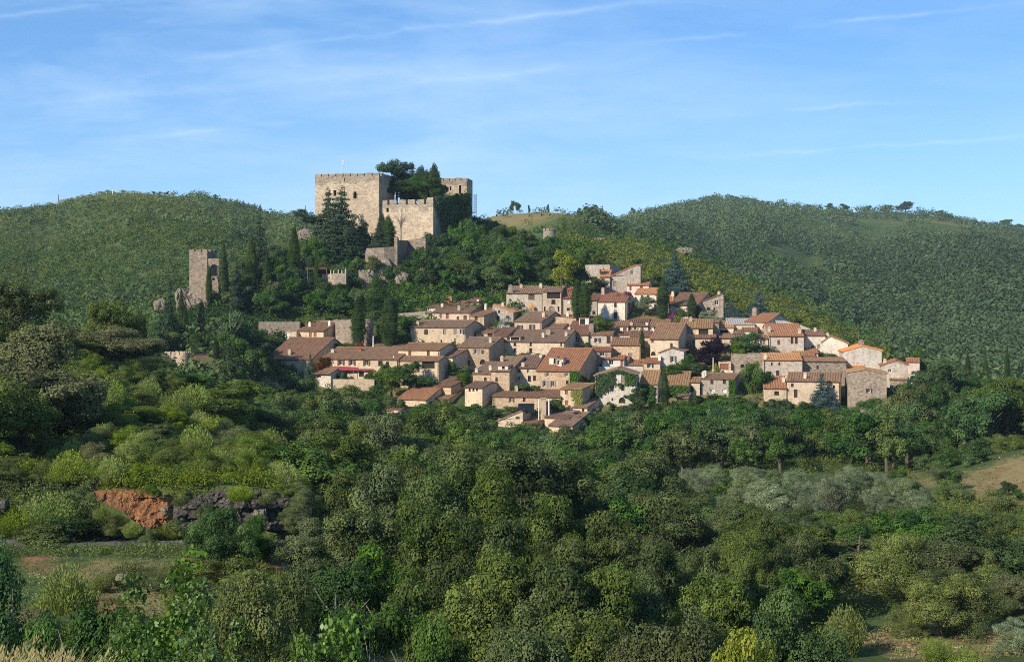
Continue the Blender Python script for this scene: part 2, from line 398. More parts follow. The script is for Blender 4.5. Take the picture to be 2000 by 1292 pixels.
def corrugated(mb, eL, eR, rR, rL, pitch=0.5, amp=0.11, thick=0.16, sag=0.05, seed=0):
    """a canal-tile roof slope: ribs run from the eave (eL,eR) up to the ridge (rL,rR)"""
    eL, eR, rR, rL = map(Vector, (eL, eR, rR, rL))
    nrm = (eR - eL).cross(rL - eL).normalized()
    if nrm.z < 0: nrm.negate()
    ribs = max(2, round(max((eR - eL).length, (rR - rL).length) / pitch))
    nu, nv = ribs * 4, 6
    prof_ = (0.0, 0.75, 1.0, 0.75)
    base = len(mb.v)
    rng = random.Random(seed)
    jit = [[rng.uniform(-.5, .5) * 0.05 for _ in range(ribs + 1)] for _ in range(nv + 1)]
    for k in range(nv + 1):
        v = k / nv
        for i in range(nu + 1):
            u = i / nu
            p = (eL * (1 - u) + eR * u) * (1 - v) + (rL * (1 - u) + rR * u) * v
            w = sag * mnoise.noise((u * 2.2 + seed, v * 2, seed * 1.7)) - sag * 0.8 * math.sin(math.pi * u) * math.sin(math.pi * v)
            if k == 0: p = p - (rL - eL).normalized() * (0.05 + jit[0][i // 4])
            mb.v.append(tuple(p + nrm * (prof_[i % 4] * amp + w + jit[k][i // 4] * 0.5)))
    for k in range(nv):
        for i in range(nu):
            a = base + k * (nu + 1) + i
            mb.f.append((a, a + 1, a + nu + 2, a + nu + 1))
    b = len(mb.v)
    dn = nrm * -thick
    mb.v += [tuple(p + dn) for p in (eL, eR, rR, rL)]
    mb.f.append((b + 3, b + 2, b + 1, b))
    mb.f.append(tuple([b] + [b + 1] + [base + i for i in range(nu, -1, -1)]))
    mb.f.append(tuple([b + 1, b + 2] + [base + k * (nu + 1) + nu for k in range(nv, -1, -1)]))
    mb.f.append(tuple([b + 3, b] + [base + k * (nu + 1) for k in range(nv + 1)]))
    top = base + nv * (nu + 1)
    mb.f.append(tuple([b + 2, b + 3] + [top + i for i in range(nu + 1)]))


def arc(x0, x1, z0, z1, n=8, pointed=False):
    """outline of an arch top from (x1, z0) over the crown z1 back to (x0, z0)"""
    c, hw = (x0 + x1) / 2, (x1 - x0) / 2
    out = []
    for i in range(n + 1):
        t = math.pi * i / n
        x = c + hw * math.cos(t)
        z = z0 + (z1 - z0) * ((1 - abs(math.cos(t)) ** 1.6) if pointed else math.sin(t))
        out.append((x, z))
    return out


def facade(mb, x0, x1, z0, z1, holes, depth=0.25, y=0.0):
    """wall face in the plane y with real openings: holes = (hx0, hx1, hz0, hz1, arched)"""
    xs = sorted({x0, x1, *[min(max(h[k], x0), x1) for h in holes for k in (0, 1)]})
    zs = sorted({z0, z1, *[min(max(h[k], z0), z1) for h in holes for k in (2, 3)]})
    for xa, xb in zip(xs, xs[1:]):
        for za, zb in zip(zs, zs[1:]):
            cx, cz = (xa + xb) / 2, (za + zb) / 2
            if any(h[0] < cx < h[1] and h[2] < cz < h[3] for h in holes): continue
            if xb - xa < 1e-4 or zb - za < 1e-4: continue
            mb.poly(((xa, y, za), (xb, y, za), (xb, y, zb), (xa, y, zb)))
    for hx0, hx1, hz0, hz1, ar in holes:
        a = [(hx0, hz0), (hx1, hz0), (hx1, hz1), (hx0, hz1)]
        if ar:
            zs_ = hz1 - (hx1 - hx0) * (0.5 if ar == 1 else 0.75)
            pa = arc(hx0, hx1, zs_, hz1, pointed=(ar == 2))
            h = len(pa) // 2
            mb.poly([(hx1, y, hz1)] + [(p[0], y, p[1]) for p in pa[h::-1]])
            mb.poly([(hx0, y, hz1)] + [(p[0], y, p[1]) for p in pa[:h - 1:-1]])
            a = [(hx0, hz0), (hx1, hz0)] + pa
        for (xa, za), (xb, zb) in zip(a, a[1:] + a[:1]):
            mb.poly(((xa, y, za), (xb, y, zb), (xb, y + depth, zb), (xa, y + depth, za)))


SHUT = {'b': 'brownwood', 'g': 'greywood', 'k': 'darkwood', 'r': 'redwood', 'o': 'orangewood', 'u': 'bluepaint', 'w': 'whitepaint', 't': 'tealpaint'}
WLAB = {}


def opening(root, x, z, w, h, st, depth=0.25, y=0.0):
    """a window or door in the plane y of a wall; lower case: closed leaves, upper case: leaves folded open on the wall; d: dark hole"""
    c = st[0]
    x0, x1, z0, z1 = x - w / 2, x + w / 2, z - h / 2, z + h / 2
    door = 'D' in st[1:]
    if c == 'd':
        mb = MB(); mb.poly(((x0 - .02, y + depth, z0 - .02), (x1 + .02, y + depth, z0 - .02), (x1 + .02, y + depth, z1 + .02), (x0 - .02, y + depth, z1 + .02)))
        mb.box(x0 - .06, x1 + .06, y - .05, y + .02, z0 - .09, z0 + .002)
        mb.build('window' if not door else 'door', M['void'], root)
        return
    fw = min(.08, w * .12)
    mb = MB()
    for b in ((x0, x0 + fw, z0, z1), (x1 - fw, x1, z0, z1), (x0 + fw, x1 - fw, z0, z0 + fw), (x0 + fw, x1 - fw, z1 - fw, z1)):
        mb.box(b[0], b[1], y + depth * .55, y + depth * .8, b[2], b[3])
    if c in 'BGKPW': mb.box(x - .025, x + .025, y + depth * .56, y + depth * .79, z0 + fw, z1 - fw)
    fr = mb.build('door' if door else 'window', M['whitepaint' if c in 'BGKPW' else SHUT[c.lower()]], root)
    if c in 'BGKPW':
        p = MB(); p.poly(((x0, y + depth * .72, z0), (x1, y + depth * .72, z0), (x1, y + depth * .72, z1), (x0, y + depth * .72, z1)))
        p.build('pane', M['glass'], fr)
        if c in 'BGK':
            sides = (-1, 1) if 'L' not in st and 'R' not in st else ((-1,) if 'L' in st else (1,))
            for sd in sides:
                q = MB(); sw = w * (.5 if len(sides) == 2 else .95)
                xa = x0 - sw - .03 if sd < 0 else x1 + .03
                q.box(xa, xa + sw, y - .07, y - .015, z0 - .04, z1 + .04)
                for i in range(5):
                    zz = z0 + (i + .5) / 5 * h
                    q.box(xa + .05, xa + sw - .05, y - .085, y - .069, zz - h * .03, zz + h * .03)
                q.build('shutter', M[SHUT[c.lower()]], fr)
    else:
        nm = 'door_leaf' if door else 'shutter'
        for a, b in ((x0 + fw, x - .01), (x + .01, x1 - fw)) if w > .5 and not ('1' in st) else ((x0 + fw, x1 - fw),):
            q = MB(); q.box(a, b, y + depth * .6, y + depth * .75, z0 + fw * .5, z1 - fw)
            for i in range(4):
                zz = z0 + (i + .5) / 4 * h
                q.box(a + .03, b - .03, y + depth * .56, y + depth * .61, zz - h * .02, zz + h * .02)
            q.build(nm, M[SHUT[c.lower()]], fr)


NH = [0]
HOUSE = {}


def H(label, xl, xr, eave, base, ridge, D=9.0, t=17, wall='tan', roof='brown', typ='x', wins=(), chim=(), Y=None, fr=1.0, deep=5.0, cat='house', group=None, mono=False, over=.28, name='stone_house', side=()):
    """a house read off the photograph: front wall columns xl..xr, eave/base/ridge rows, depth D metres, turned t degrees"""
    NH[0] += 1
    if Y is None: Y = Y_of(base)
    t = R(t); ct, s_ = math.cos(t), math.sin(t)
    x0 = (xl - CX) / F * Y
    k = (xr - CX) / F
    W = (k * Y - x0) / (ct + k * s_)
    zb = (HZ - base) / F * Y
    root = empty(name, (x0, Y, zb), -t, label, cat, group or 'houses of the hill village')

    def w2l(u, v): return x0 + u * ct + v * s_, Y - u * s_ + v * ct

    def px2front(px, py, v=0.0):
        kx = (px - CX) / F
        ox, oy = x0 + v * s_, Y + v * ct
        u = (kx * oy - ox) / (ct + kx * s_)
        return u, (HZ - py) / F * (oy - u * s_) - zb

    def zat(py, u, v): return (HZ - py) / F * w2l(u, v)[1] - zb
    bot = -deep
    wm = MB(); rm = MB()
    hz = []
    ops = []
    for (px, py, w, h, st) in wins:
        u, z = px2front(px, py)
        sc = (Y - u * s_) / F
        w_, h_ = max(w * sc, .3), max(h * sc, .3)
        u = min(max(u, w_ / 2 + .12), W - w_ / 2 - .12)
        ar = 1 if 'A' in st else (2 if 'T' in st else 0)
        ops.append((u, z, w_, h_, st)); hz.append((u - w_ / 2, u + w_ / 2, z - h_ / 2, z + h_ / 2, ar))
    o = over
    seed = NH[0]
    if typ == 'x':
        h = zat(eave, W / 2, 0)
        Dr = D * fr if not mono else D
        hr = zat(ridge, W / 2, Dr)
        hz = [(a, b, c, min(d, h - .05), e) for a, b, c, d, e in hz]
        facade(wm, 0, W, bot, h, hz)
        hb = hr if mono else h
        DD = Dr if mono else Dr * 2 if fr == 1.0 else D
        if not mono and fr == 1.0: DD = Dr + min(Dr, 5.0)
        hbk = hr if mono else hr - (hr - h) / Dr * (DD - Dr)
        wm.poly(((W, 0, bot), (W, DD, bot), (W, DD, hbk), (W, Dr, hr), (W, 0, h)) if not mono else ((W, 0, bot), (W, DD, bot), (W, DD, hr), (W, 0, h)))
        wm.poly(((0, 0, bot), (0, DD, bot), (0, DD, hbk), (0, Dr, hr), (0, 0, h)) if not mono else ((0, 0, bot), (0, DD, bot), (0, DD, hr), (0, 0, h)))
        wm.poly(((0, DD, bot), (W, DD, bot), (W, DD, hbk), (0, DD, hbk)))
        sl = (hr - h) / Dr
        g = .13
        lift = .17
        corrugated(rm, (-g, -o, h - sl * o + lift), (W + g, -o, h - sl * o + lift), (W + g, Dr, hr + lift), (-g, Dr, hr + lift), seed=seed)
        if not mono:
            corrugated(rm, (W + g, DD + o, hbk - sl * o + lift), (-g, DD + o, hbk - sl * o + lift), (-g, Dr, hr + lift), (W + g, Dr, hr + lift), seed=seed + 50)
        rm.tube([(-g - .02, Dr, hr + lift + .03), (W * .5, Dr, hr + lift + .0), (W + g + .02, Dr, hr + lift + .03)], [.13] * 3, 7)

        def roofz(u, v): return h + sl * v if v <= Dr else hr - sl * (v - Dr)
        n_w = Vector((s_ * sl, ct * sl, -1.0))      # plane of the front slope, world
        pw = Vector((x0, Y, zb + h + lift))
    elif typ == 'y':
        eL, eR = eave
        pk, pz_ = ridge
        u0 = px2front(pk, pz_)[0]
        u0 = min(max(u0, 0.02), W - .02)
        hp = zat(pz_, u0, 0); hl = zat(eL, 0, 0); hR = zat(eR, W, 0)
        lo = min(hl, hR)
        low = [q for q in hz if q[3] <= lo - .02]; hi = [q for q in hz if q[3] > lo - .02]
        if hi and max(q[3] for q in hi) < hp:
            mid = min(q[2] for q in hi) - .05
            low = [q for q in hz if q[3] <= mid]
            facade(wm, 0, W, bot, mid, low)
            ug, ub, zt = min(q[0] for q in hi) - .02, max(q[1] for q in hi) + .02, max(q[3] for q in hi) + .02

            def top(u): return hl + (hp - hl) * u / u0 if u < u0 else hp + (hR - hp) * (u - u0) / (W - u0)
            zt = min(zt, min(top(ug), top(ub)) - .01)
            facade(wm, ug, ub, mid, zt, [(a, b, c, min(d, zt - .01), e) for a, b, c, d, e in hi])
            wm.poly([(0, 0, mid), (ug, 0, mid), (ug, 0, top(ug))] + ([(u0, 0, hp)] if u0 < ug else []) + [(0, 0, hl)])
            wm.poly([(ub, 0, mid), (W, 0, mid), (W, 0, hR)] + ([(u0, 0, hp)] if u0 > ub else []) + [(ub, 0, top(ub))])
            wm.poly([(ug, 0, zt), (ub, 0, zt), (ub, 0, top(ub))] + ([(u0, 0, hp)] if ug < u0 < ub else []) + [(ug, 0, top(ug))])
        else:
            facade(wm, 0, W, bot, lo, [(a, b, c, min(d, lo - .03), e) for a, b, c, d, e in hz])
            wm.poly(((0, 0, lo), (W, 0, lo), (W, 0, hR), (u0, 0, hp), (0, 0, hl)))
        wm.poly(((0, D, bot), (W, D, bot), (W, D, hR), (u0, D, hp), (0, D, hl)))
        wm.poly(((W, 0, bot), (W, D, bot), (W, D, hR), (W, 0, hR)))
        wm.poly(((0, 0, bot), (0, D, bot), (0, D, hl), (0, 0, hl)))
        lift = .17
        g = .12
        if W - u0 > .3:
            sr = (hp - hR) / (W - u0)
            corrugated(rm, (W + o, D + g, hR - sr * o + lift), (W + o, -g, hR - sr * o + lift), (u0, -g, hp + lift), (u0, D + g, hp + lift), seed=seed)
        if u0 > .3:
            sL = (hp - hl) / u0
            corrugated(rm, (-o, -g, hl - sL * o + lift), (-o, D + g, hl - sL * o + lift), (u0, D + g, hp + lift), (u0, -g, hp + lift), seed=seed + 50)
        rm.tube([(u0, -g - .02, hp + lift + .03), (u0, D / 2, hp + lift), (u0, D + g + .02, hp + lift + .03)], [.13] * 3, 7)

        def roofz(u, v): return hl + (hp - hl) * u / u0 if u < u0 else hp + (hR - hp) * (u - u0) / (W - u0)
        n_w = None
    else:      # flat roof behind a parapet
        h = zat(eave, W / 2, 0)
        facade(wm, 0, W, bot, h, [(a, b, c, min(d, h - .05), e) for a, b, c, d, e in hz])
        ht = .3
        wm.poly(((W, 0, bot), (W, D, bot), (W, D, h), (W, 0, h)))
        wm.poly(((0, 0, bot), (0, D, bot), (0, D, h), (0, 0, h)))
        wm.poly(((0, D, bot), (W, D, bot), (W, D, h), (0, D, h)))
        wm.poly(((0, 0, h), (W, 0, h), (W - ht, ht, h), (ht, ht, h))); wm.poly(((W, 0, h), (W, D, h), (W - ht, D - ht, h), (W - ht, ht, h)))
        wm.poly(((W, D, h), (0, D, h), (ht, D - ht, h), (W - ht, D - ht, h))); wm.poly(((0, D, h), (0, 0, h), (ht, ht, h), (ht, D - ht, h)))
        for a, b in (((ht, ht), (W - ht, ht)), ((W - ht, ht), (W - ht, D - ht)), ((W - ht, D - ht), (ht, D - ht)), ((ht, D - ht), (ht, ht))):
            wm.poly(((a[0], a[1], h - .35), (b[0], b[1], h - .35), (b[0], b[1], h), (a[0], a[1], h)))
        rm.box(ht - .01, W - ht + .01, ht - .01, D - ht + .01, h - .6, h - .35)

        def roofz(u, v): return h - .35
        n_w = None
    HOUSE[label] = (root, px2front, (x0, Y, zb, ct, s_, n_w, (x0, Y, zb + h + .17) if n_w is not None else None, W))
    wall_o = wm.build('wall', M[wall], root)
    roof_o = rm.build('roof', M[roof], root)
    for q in ops: opening(root, *q)
    if typ == 'x' and W > 6 and cat == 'house':
        dp = MB(); ux = W - .18 if NH[0] % 3 else .2
        dp.tube([(ux, -.09, bot), (ux, -.09, h - .12), (ux, -over * .7, h + .06)], [.06, .06, .06], 6)
        dp.build('downpipe', M['darkwood' if NH[0] % 2 else 'metal'], root)
    for c in chim:
        px, py, hp_, st = c[:4]
        if typ == 'x':
            pyb = py + hp_ / 2
            d = Vector(((px - CX) / F, 1.0, (HZ - max(pyb, ridge + 1.5)) / F))
            den = n_w.dot(d)
            if abs(den) < 1e-6: continue
            p = d * (n_w.dot(pw) / den)
            dx, dy = p.x - x0, p.y - Y
            u, v = dx * ct - dy * s_, dx * s_ + dy * ct
            v = min(max(v, .4), Dr)
            u = min(max(u, .3), W - .3)
        else:
            v = min(1.5, D * .3) if len(c) < 5 else c[4]
            u, _ = px2front(px, py, v)
            u = min(max(u, .3), W - .3)
        Yc = w2l(u, v)[1]
        zt = (HZ - (py - hp_ / 2)) / F * Yc - zb
        z0 = roofz(u, v) - .4
        zt = max(zt, z0 + .8)
        wd = {'s': .32, 'w': .28, 'r': .42, 'b': .5, 'p': .13}[st]
        cm = MB()
        cm.box(u - wd, u + wd, v - wd * .8, v + wd * .8, z0, zt - .2)
        if st != 'p':
            cm.box(u - wd - .07, u + wd + .07, v - wd * .8 - .07, v + wd * .8 + .07, zt - .2, zt - .1)
            cm.box(u - wd * .6, u + wd * .6, v - wd * .5, v + wd * .5, zt - .1, zt + .04)
        cm.build('chimney', M[{'s': 'tan', 'w': 'white', 'r': 'rust', 'b': 'rubble', 'p': 'whitepaint'}[st]], roof_o)
    return root, px2front


def dormer(label, px0, px1, top, bot, mat, win=None, deep=2.6, roof='rust', flat=True):
    """a dormer standing out of the front roof slope, read off the photograph"""
    root, f, (x0, Y, zb, ct, s_, n_w, pw, W) = HOUSE[label]
    d = Vector(((px0 - CX) / F, 1.0, (HZ - bot) / F))
    p = d * (n_w.dot(Vector(pw)) / n_w.dot(d))
    dx, dy = p.x - x0, p.y - Y
    u, v = dx * ct - dy * s_, dx * s_ + dy * ct
    sc = p.y / F
    w, h = (px1 - px0) * sc / max(ct, .5), (bot - top) * sc
    z = p.z - zb
    mb = MB(); holes = []
    if win: holes = [(u + w * win[0], u + w * win[1], z + h * win[2], z + h * win[3], 0)]
    facade(mb, u, u + w, z - .5, z + h, holes, .35, v)
    mb.poly(((u, v, z - .5), (u, v + deep, z - .5), (u, v + deep, z + h), (u, v, z + h))); mb.poly(((u + w, v, z - .5), (u + w, v + deep, z - .5), (u + w, v + deep, z + h), (u + w, v, z + h)))
    ob = mb.build('dormer', M[mat], root)
    mb = MB(); mb.box(u - .12, u + w + .12, v - .15, v + deep, z + h + .003, z + h + .16); mb.build('dormer_roof', M[roof], ob)
    for q in holes:
        mb = MB(); mb.poly(((q[0] - .02, v + .33, q[2] - .02), (q[1] + .02, v + .33, q[2] - .02), (q[1] + .02, v + .33, q[3] + .02), (q[0] - .02, v + .33, q[3] + .02))); mb.build('window', M['glass'], ob)


def fence_wall(label, pts, base, thick=.5, mat='rubble', cren=None, name='stone_wall', cat='wall', deep=3.0, coping=None, parent=None):
    """a free-standing wall along (px, top row, Y) points; cren = (merlon, gap, height) in metres"""
    P3 = [P(a, b, Y) for a, b, Y in pts]
    bz = base if callable(base) else None
    mb = MB()
    rng = random.Random(len(pts) * 7 + int(pts[0][0]))

    def seg(a, b, za, zb, lo):
        d = (b - a); d.z = 0; n = Vector((d.y, -d.x, 0)).normalized()
        if n.y > 0: n.negate()
        off = -n * thick
        A, B = Vector((a.x, a.y, 0)), Vector((b.x, b.y, 0))
        Z = Vector((0, 0, 1))
        q = [A, B, B + off, A + off]
        lows = [q[i] + Z * (lo) for i in range(4)]
        tops = [A + Z * za, B + Z * zb, B + off + Z * zb, A + off + Z * za]
        for i in range(4):
            j = (i + 1) % 4
            mb.poly((lows[i], lows[j], tops[j], tops[i]))
        mb.poly(tops)
    lo = min(p.z for p in P3) - deep if base is None else None
    for (a, b), (sa, sb) in zip(zip(P3, P3[1:]), zip(pts, pts[1:])):
        L = Vector((b.x - a.x, b.y - a.y)).length
        lo_ = lo if lo is not None else min(P(0, base, sa[2]).z, P(0, base, sb[2]).z)
        if not cren:
            n = max(1, int(L / 1.6))
            zs = [a.z + (b.z - a.z) * i / n + rng.uniform(-.07, .07) for i in range(n + 1)]
            for i in range(n): seg(a.lerp(b, i / n), a.lerp(b, (i + 1) / n), zs[i], zs[i + 1], lo_)
        else:
            m, gp_, hh = cren
            n = max(1, round((L + gp_) / (m + gp_)))
            f = m / (m + gp_)
            for i in range(n):
                t0 = i / (n - (1 - f)); t1 = t0 + f / (n - (1 - f)); t2 = (i + 1) / (n - (1 - f))
                p0, p1 = a.lerp(b, t0), a.lerp(b, min(t1, 1)); j_ = rng.uniform(-.12, .06)
                seg(p0, p1, p0.z + j_, p1.z + j_, lo_)
                if i < n - 1:
                    p2 = a.lerp(b, min(t2, 1))
                    seg(p1, p2, p1.z - hh, p2.z - hh, lo_)
    ob = mb.build(name, M[mat], parent)
    if parent is None: tag(ob, label, cat)
    return ob
# ---- the west end
H('long house with brown shutters behind the red awning terrace', 628, 778, 701.6, 738, 680, 9, 14, 'cream', 'brown', wins=[(643, 708, 6, 10, 'b'), (666, 708, 7, 10, 'B'), (687.6, 708, 7, 10, 'B'), (716, 708, 7, 11, 'B'), (743, 709, 9, 9, 'd'), (757, 713, 6, 14, 'd'), (672, 729, 12, 10, 'd'), (706, 729, 10, 11, 'd')], chim=[(650, 685, 7, 's'), (703, 682, 6, 'r')])
H('big low house with bare brown roof and stub chimney at the village west end', 519.5, 607.7, 702, 723, 660.7, 11, 18, 'tan', 'brown', wins=[(532, 712.5, 7, 12, 'bD'), (547, 709.5, 5.6, 10, 'b')], chim=[(566, 687, 10, 's')])
H('upper house with two orange shutters in front of the long garden wall', 580, 632, 646.5, 663, 630, 7, 22, 'cream', 'brown', wins=[(606.4, 653.5, 6.5, 8.4, 'o1'), (615.6, 653.5, 6.5, 8.4, 'o1')], chim=[(605.5, 633, 9, 'w'), (644, 631, 10, 'w')])
H('flat-topped garage annex with white door beside the two orange shutters', 557, 579, 648, 664, 648, 5, 22, 'cream', 'sheet', 'flat', wins=[(562.6, 655, 9, 9, 'w1D')], cat='garage', name='garage')
H('small hut with brown tiled roof at the end of the red awning', 613, 646, 729.5, 751, 717.5, 4, 20, 'white', 'brown', wins=[(622.6, 735, 9, 6, 'W')], cat='hut', name='tiled_hut', over=.5)
H('low lean-to with white fascia above the long shuttered house', 727, 786, 677, 686, 667, 6, 8, 'white', 'dark', cat='shed', name='tiled_shed', mono=True)
H('pavilion house with two closed brown shutters over a dark loggia', 778, 858.5, 683.5, 700, 671.5, 6, 17, 'cream', 'ochre', wins=[(800.4, 691, 6, 11, 'b'), (836.6, 691, 6, 11, 'b')], Y=291)
H('loggia wing with deep dark openings under the pavilion house', 758, 857, 704.7, 745, 697, 3, 17, 'cream', 'brown', wins=[(836.6, 711.5, 26, 13, 'd'), (813, 711.5, 9, 11, 'd'), (772, 712, 9, 10, 'd')], Y=287.6, chim=[(769, 697, 8, 'p')])
H('narrow house with one closed brown shutter behind the round topiary', 860.5, 884, 698, 739, 681, 8, 24, 'tan', 'brown', wins=[(869.8, 710.7, 8, 13, 'b')])
# ---- the upper west houses
H('long pale stone house with four small windows and end chimney', 801.7, 909.5, 639.5, 675, 626.7, 7, 15, 'cream', 'dark', wins=[(832.4, 648.5, 8, 10, 'k'), (868.5, 647.7, 6.5, 11, 'g'), (889, 647.7, 6.5, 11, 'g'), (900.8, 647.5, 6, 10, 'KR'), (862, 665, 3, 4, 'd'), (826, 665.5, 3, 3, 'd'), (889, 663.5, 4, 5, 'g1')], chim=[(816, 631, 9, 's')])
H('flat-pitched house with four closed red-brown shutters', 844, 919, 611, 628, 597, 8, 15, 'tan', 'dark', wins=[(860.8, 617, 4.5, 8, 'r'), (873.7, 617.5, 6, 10, 'r'), (894.5, 621.6, 5, 8, 'b'), (908.6, 620.5, 7, 10, 'b')], chim=[(864, 597, 9, 'w'), (897, 601, 9, 's')])
H('stone corner house with one small window and tall white chimney', 919, 945.5, 617, 640, 603.4, 8, 30, 'warm', 'brown', wins=[(930, 621.8, 7, 7, 'k')], chim=[(942.5, 599, 12, 'w')])
H('back row house with broad red brick chimney below the wood', 834, 908, 601, 611, 589.5, 7, 12, 'pink', 'brown', chim=[(880, 585, 14, 'r')])
H('tiny upper house with two little square windows', 908, 935, 590.5, 600, 580, 6, 24, 'cream', 'brown', wins=[(914, 595, 5, 4.6, 'k'), (927.7, 594.8, 5, 4.6, 'k')], chim=[(941, 589, 8, 'w')])
H('stone house under a thin sloping orange roof beside the white oleander', 962, 1002.6, (596, 609.5), 630, (963, 595.5), 7, 12, 'grey', 'orange', 'y', wins=[(975, 608.5, 4, 5.5, 'k'), (991.6, 620.5, 6, 8, 'k'), (973, 620, 6, 7, 'd')], chim=[(982, 596, 11, 'w', 3)])
H('long low house with two wide dark windows under a straight roof', 910.7, 964, 650, 663, 640, 7, 15, 'cream', 'brown', wins=[(925, 654.5, 10, 6, 'k'), (957, 654.5, 10, 6, 'k')])
H('house with white window frames and an arched cellar door', 893.7, 957, 678.7, 718, 659.6, 8, 17, 'warm', 'dark', wins=[(908, 687.7, 5, 10, 'G'), (930, 686, 6, 9, 'G'), (943, 687.7, 6, 9, 'W'), (914, 710, 9, 13, 'bD'), (943, 706, 12, 9, 'dA')], chim=[(958, 664, 10, 'w')])
H('tall blank-fronted house with a small side door above the green vine', 963, 990, 657.5, 686, 641, 8, 15, 'tan', 'brown', wins=[(980, 678, 4, 8, 'd')])
H('long stone house with a sunken roof terrace and four dark little windows', 984, 1103.5, 667.7, 691, 645.6, 8, 17, 'tan', 'dark', wins=[(1005.6, 672, 5, 5, 'd'), (1036.6, 671.5, 4, 6, 'd'), (1005.6, 683.5, 6, 8, 'd'), (1036.6, 684, 6, 9, 'd'), (1096, 671.5, 3, 6, 'd')], chim=[(1061, 654, 8, 'w'), (1071.5, 648, 9, 'b'), (1106, 652, 8, 'w')])
# ---- the top row
H('long top row house with a large brown garage shutter', 989, 1060, 573, 606, 560.5, 7, 8, 'grey', 'dark', wins=[(1038, 579, 12, 13, 'b')], chim=[(1018, 558, 7, 's'), (1056, 557, 8, 's'), (990, 569, 26, 'b')])
H('house with a shaded loggia above an arched grey door', 1060, 1096, 570, 619, 561.5, 7, 8, 'tan', 'dark', wins=[(1081.5, 576, 26, 11, 'd'), (1081, 589, 8, 8, 'd'), (1078, 606, 13, 16, 'gAD'), (1064, 603, 3, 9, 'd'), (1091, 603, 3, 9, 'd')])
H('red-roofed house with a white upper window left of the twin cypress', 1096, 1122, 583, 619, 561.5, 8, 8, 'tan', 'rust', wins=[(1110, 589, 6, 6, 'w'), (1110, 603, 6, 4, 'd')])
H('pale house with ribbed red roof and a dark front door right of the twin cypress', 1167, 1223, 589.5, 623, 573.5, 8, 12, 'white', 'rust', wins=[(1202, 596, 5, 9, 'k'), (1202, 616.4, 7, 13, 'kD')], chim=[(1163, 567, 11, 's')])
H('shaded low wing behind the twin cypress', 1148, 1166, 587, 623, 575, 8, 12, 'grey', 'brown', wins=[(1160, 610, 6, 6, 'd')], Y=323)
H('house with two dark-shuttered windows in the middle of the village', 1005, 1058, 628.5, 646, 609.8, 8, 24, 'tan', 'dark', wins=[(1015.5, 639.5, 6, 9, 'K'), (1039.5, 639, 6, 10, 'K')], chim=[(1062, 614, 9, 's')])
H('windowless broad-roofed house beside the two dark-shuttered windows', 1058, 1099, 642.5, 652, 616, 10, 20, 'warm', 'dark', chim=[(1109, 614, 8, 'w')])
H('house with a recessed roof terrace and grey double shutters', 1104, 1149, 654, 672, 619, 10, 16, 'tan', 'brown', wins=[(1128, 662.5, 9, 12, 'G')], chim=[(1108, 641, 5, 'w')])
H('house with a dark tall door and a stout square chimney', 1151, 1196, 654, 675, 639, 8, 10, 'grey', 'brown', wins=[(1167, 664, 6, 8, 'K'), (1188.7, 663.5, 8, 14, 'kD')], chim=[(1155, 641, 18, 'b')])
H('low house with two brown shutters under the pale red-roofed house', 1195, 1227, 637, 650, 625, 8, 8, 'white', 'brown', wins=[(1208, 643.5, 7, 8, 'b'), (1220.5, 643.5, 7, 8, 'b')])
H('low house with two eave windows left of the white pillar', 1230, 1266, 637.5, 650, 624, 8, 8, 'white', 'brown', wins=[(1240.5, 640.5, 4, 4, 'k'), (1254.5, 640.5, 4, 4, 'k')], chim=[(1229, 636, 14, 's'), (1267, 637, 15, 'w')])
H('low house with a plain red-brown roof right of the white pillar', 1267, 1305, 638, 650, 624, 8, 12, 'white', 'brown', wins=[(1279, 640.5, 4, 4, 'k'), (1289, 640.5, 4, 4, 'k')])
H('veranda roof strip under the two brown shutters', 1200, 1231, 654, 664, 647.5, 4, 8, 'white', 'brown', cat='shed', name='tiled_shed')
H('low plain roof beside the small slim cypress', 1231, 1271, 658, 676, 648, 6, 8, 'cream', 'brown', cat='shed', name='tiled_shed')
# ---- the middle
H('stone house with ochre roof left of the small slim cypress', 1193, 1251, 674.5, 700, 661, 6, 8, 'warm', 'ochre', wins=[(1209, 692, 9, 7, 'b'), (1230.7, 693, 8, 8, 'g')], )
H('narrow house with one wide shuttered window under an orange strip', 1156.6, 1193, 685.6, 716, 679.4, 4, 8, 'warm', 'rust', wins=[(1176, 691.5, 9, 7, 'G'), (1173, 712.5, 4, 6, 'd')])
H('white annex with a picture window and a wooden door', 1177, 1219, 701.8, 716, 695.6, 4, 8, 'white', 'rust', wins=[(1193.8, 707.4, 9, 9, 'P'), (1215.0, 708.5, 6, 11, 'oD')], Y=295)
H('turquoise-framed porch at the end of the white annex', 1219.5, 1228, 702.5, 716, 697, 3.5, 8, 'white', 'rust', wins=[(1223.8, 708.5, 5, 6, 't')], Y=296.2, cat='porch', name='tiled_porch')
H('low orange-brown roof right of the white annex', 1229, 1256, 713, 722, 703.5, 6, 8, 'white', 'rust', cat='shed', name='tiled_shed')
H('small house with one black-shuttered window and white base line', 1257, 1289, 708.7, 726, 700.5, 6, 12, 'tan', 'rust', wins=[(1270, 713.5, 6, 8, 'K')], chim=[(1288, 699, 10, 'w')])
H('tall house with high ribbed roof and a small arched window', 1270, 1325, 662.6, 702, 632, 9, 17, 'tan', 'brown', wins=[(1311.6, 674.4, 5, 10, 'kA'), (1274.5, 666.5, 5, 6, 'r'), (1276, 689.6, 9, 7, 'dA')])
H('grey gable house with one brown-shuttered window', 1288, 1336, (689.5, 686.5), 718, (1312, 680.5), 8, 15, 'pale', 'dark', 'y', wins=[(1315, 701, 6, 11, 'B')])
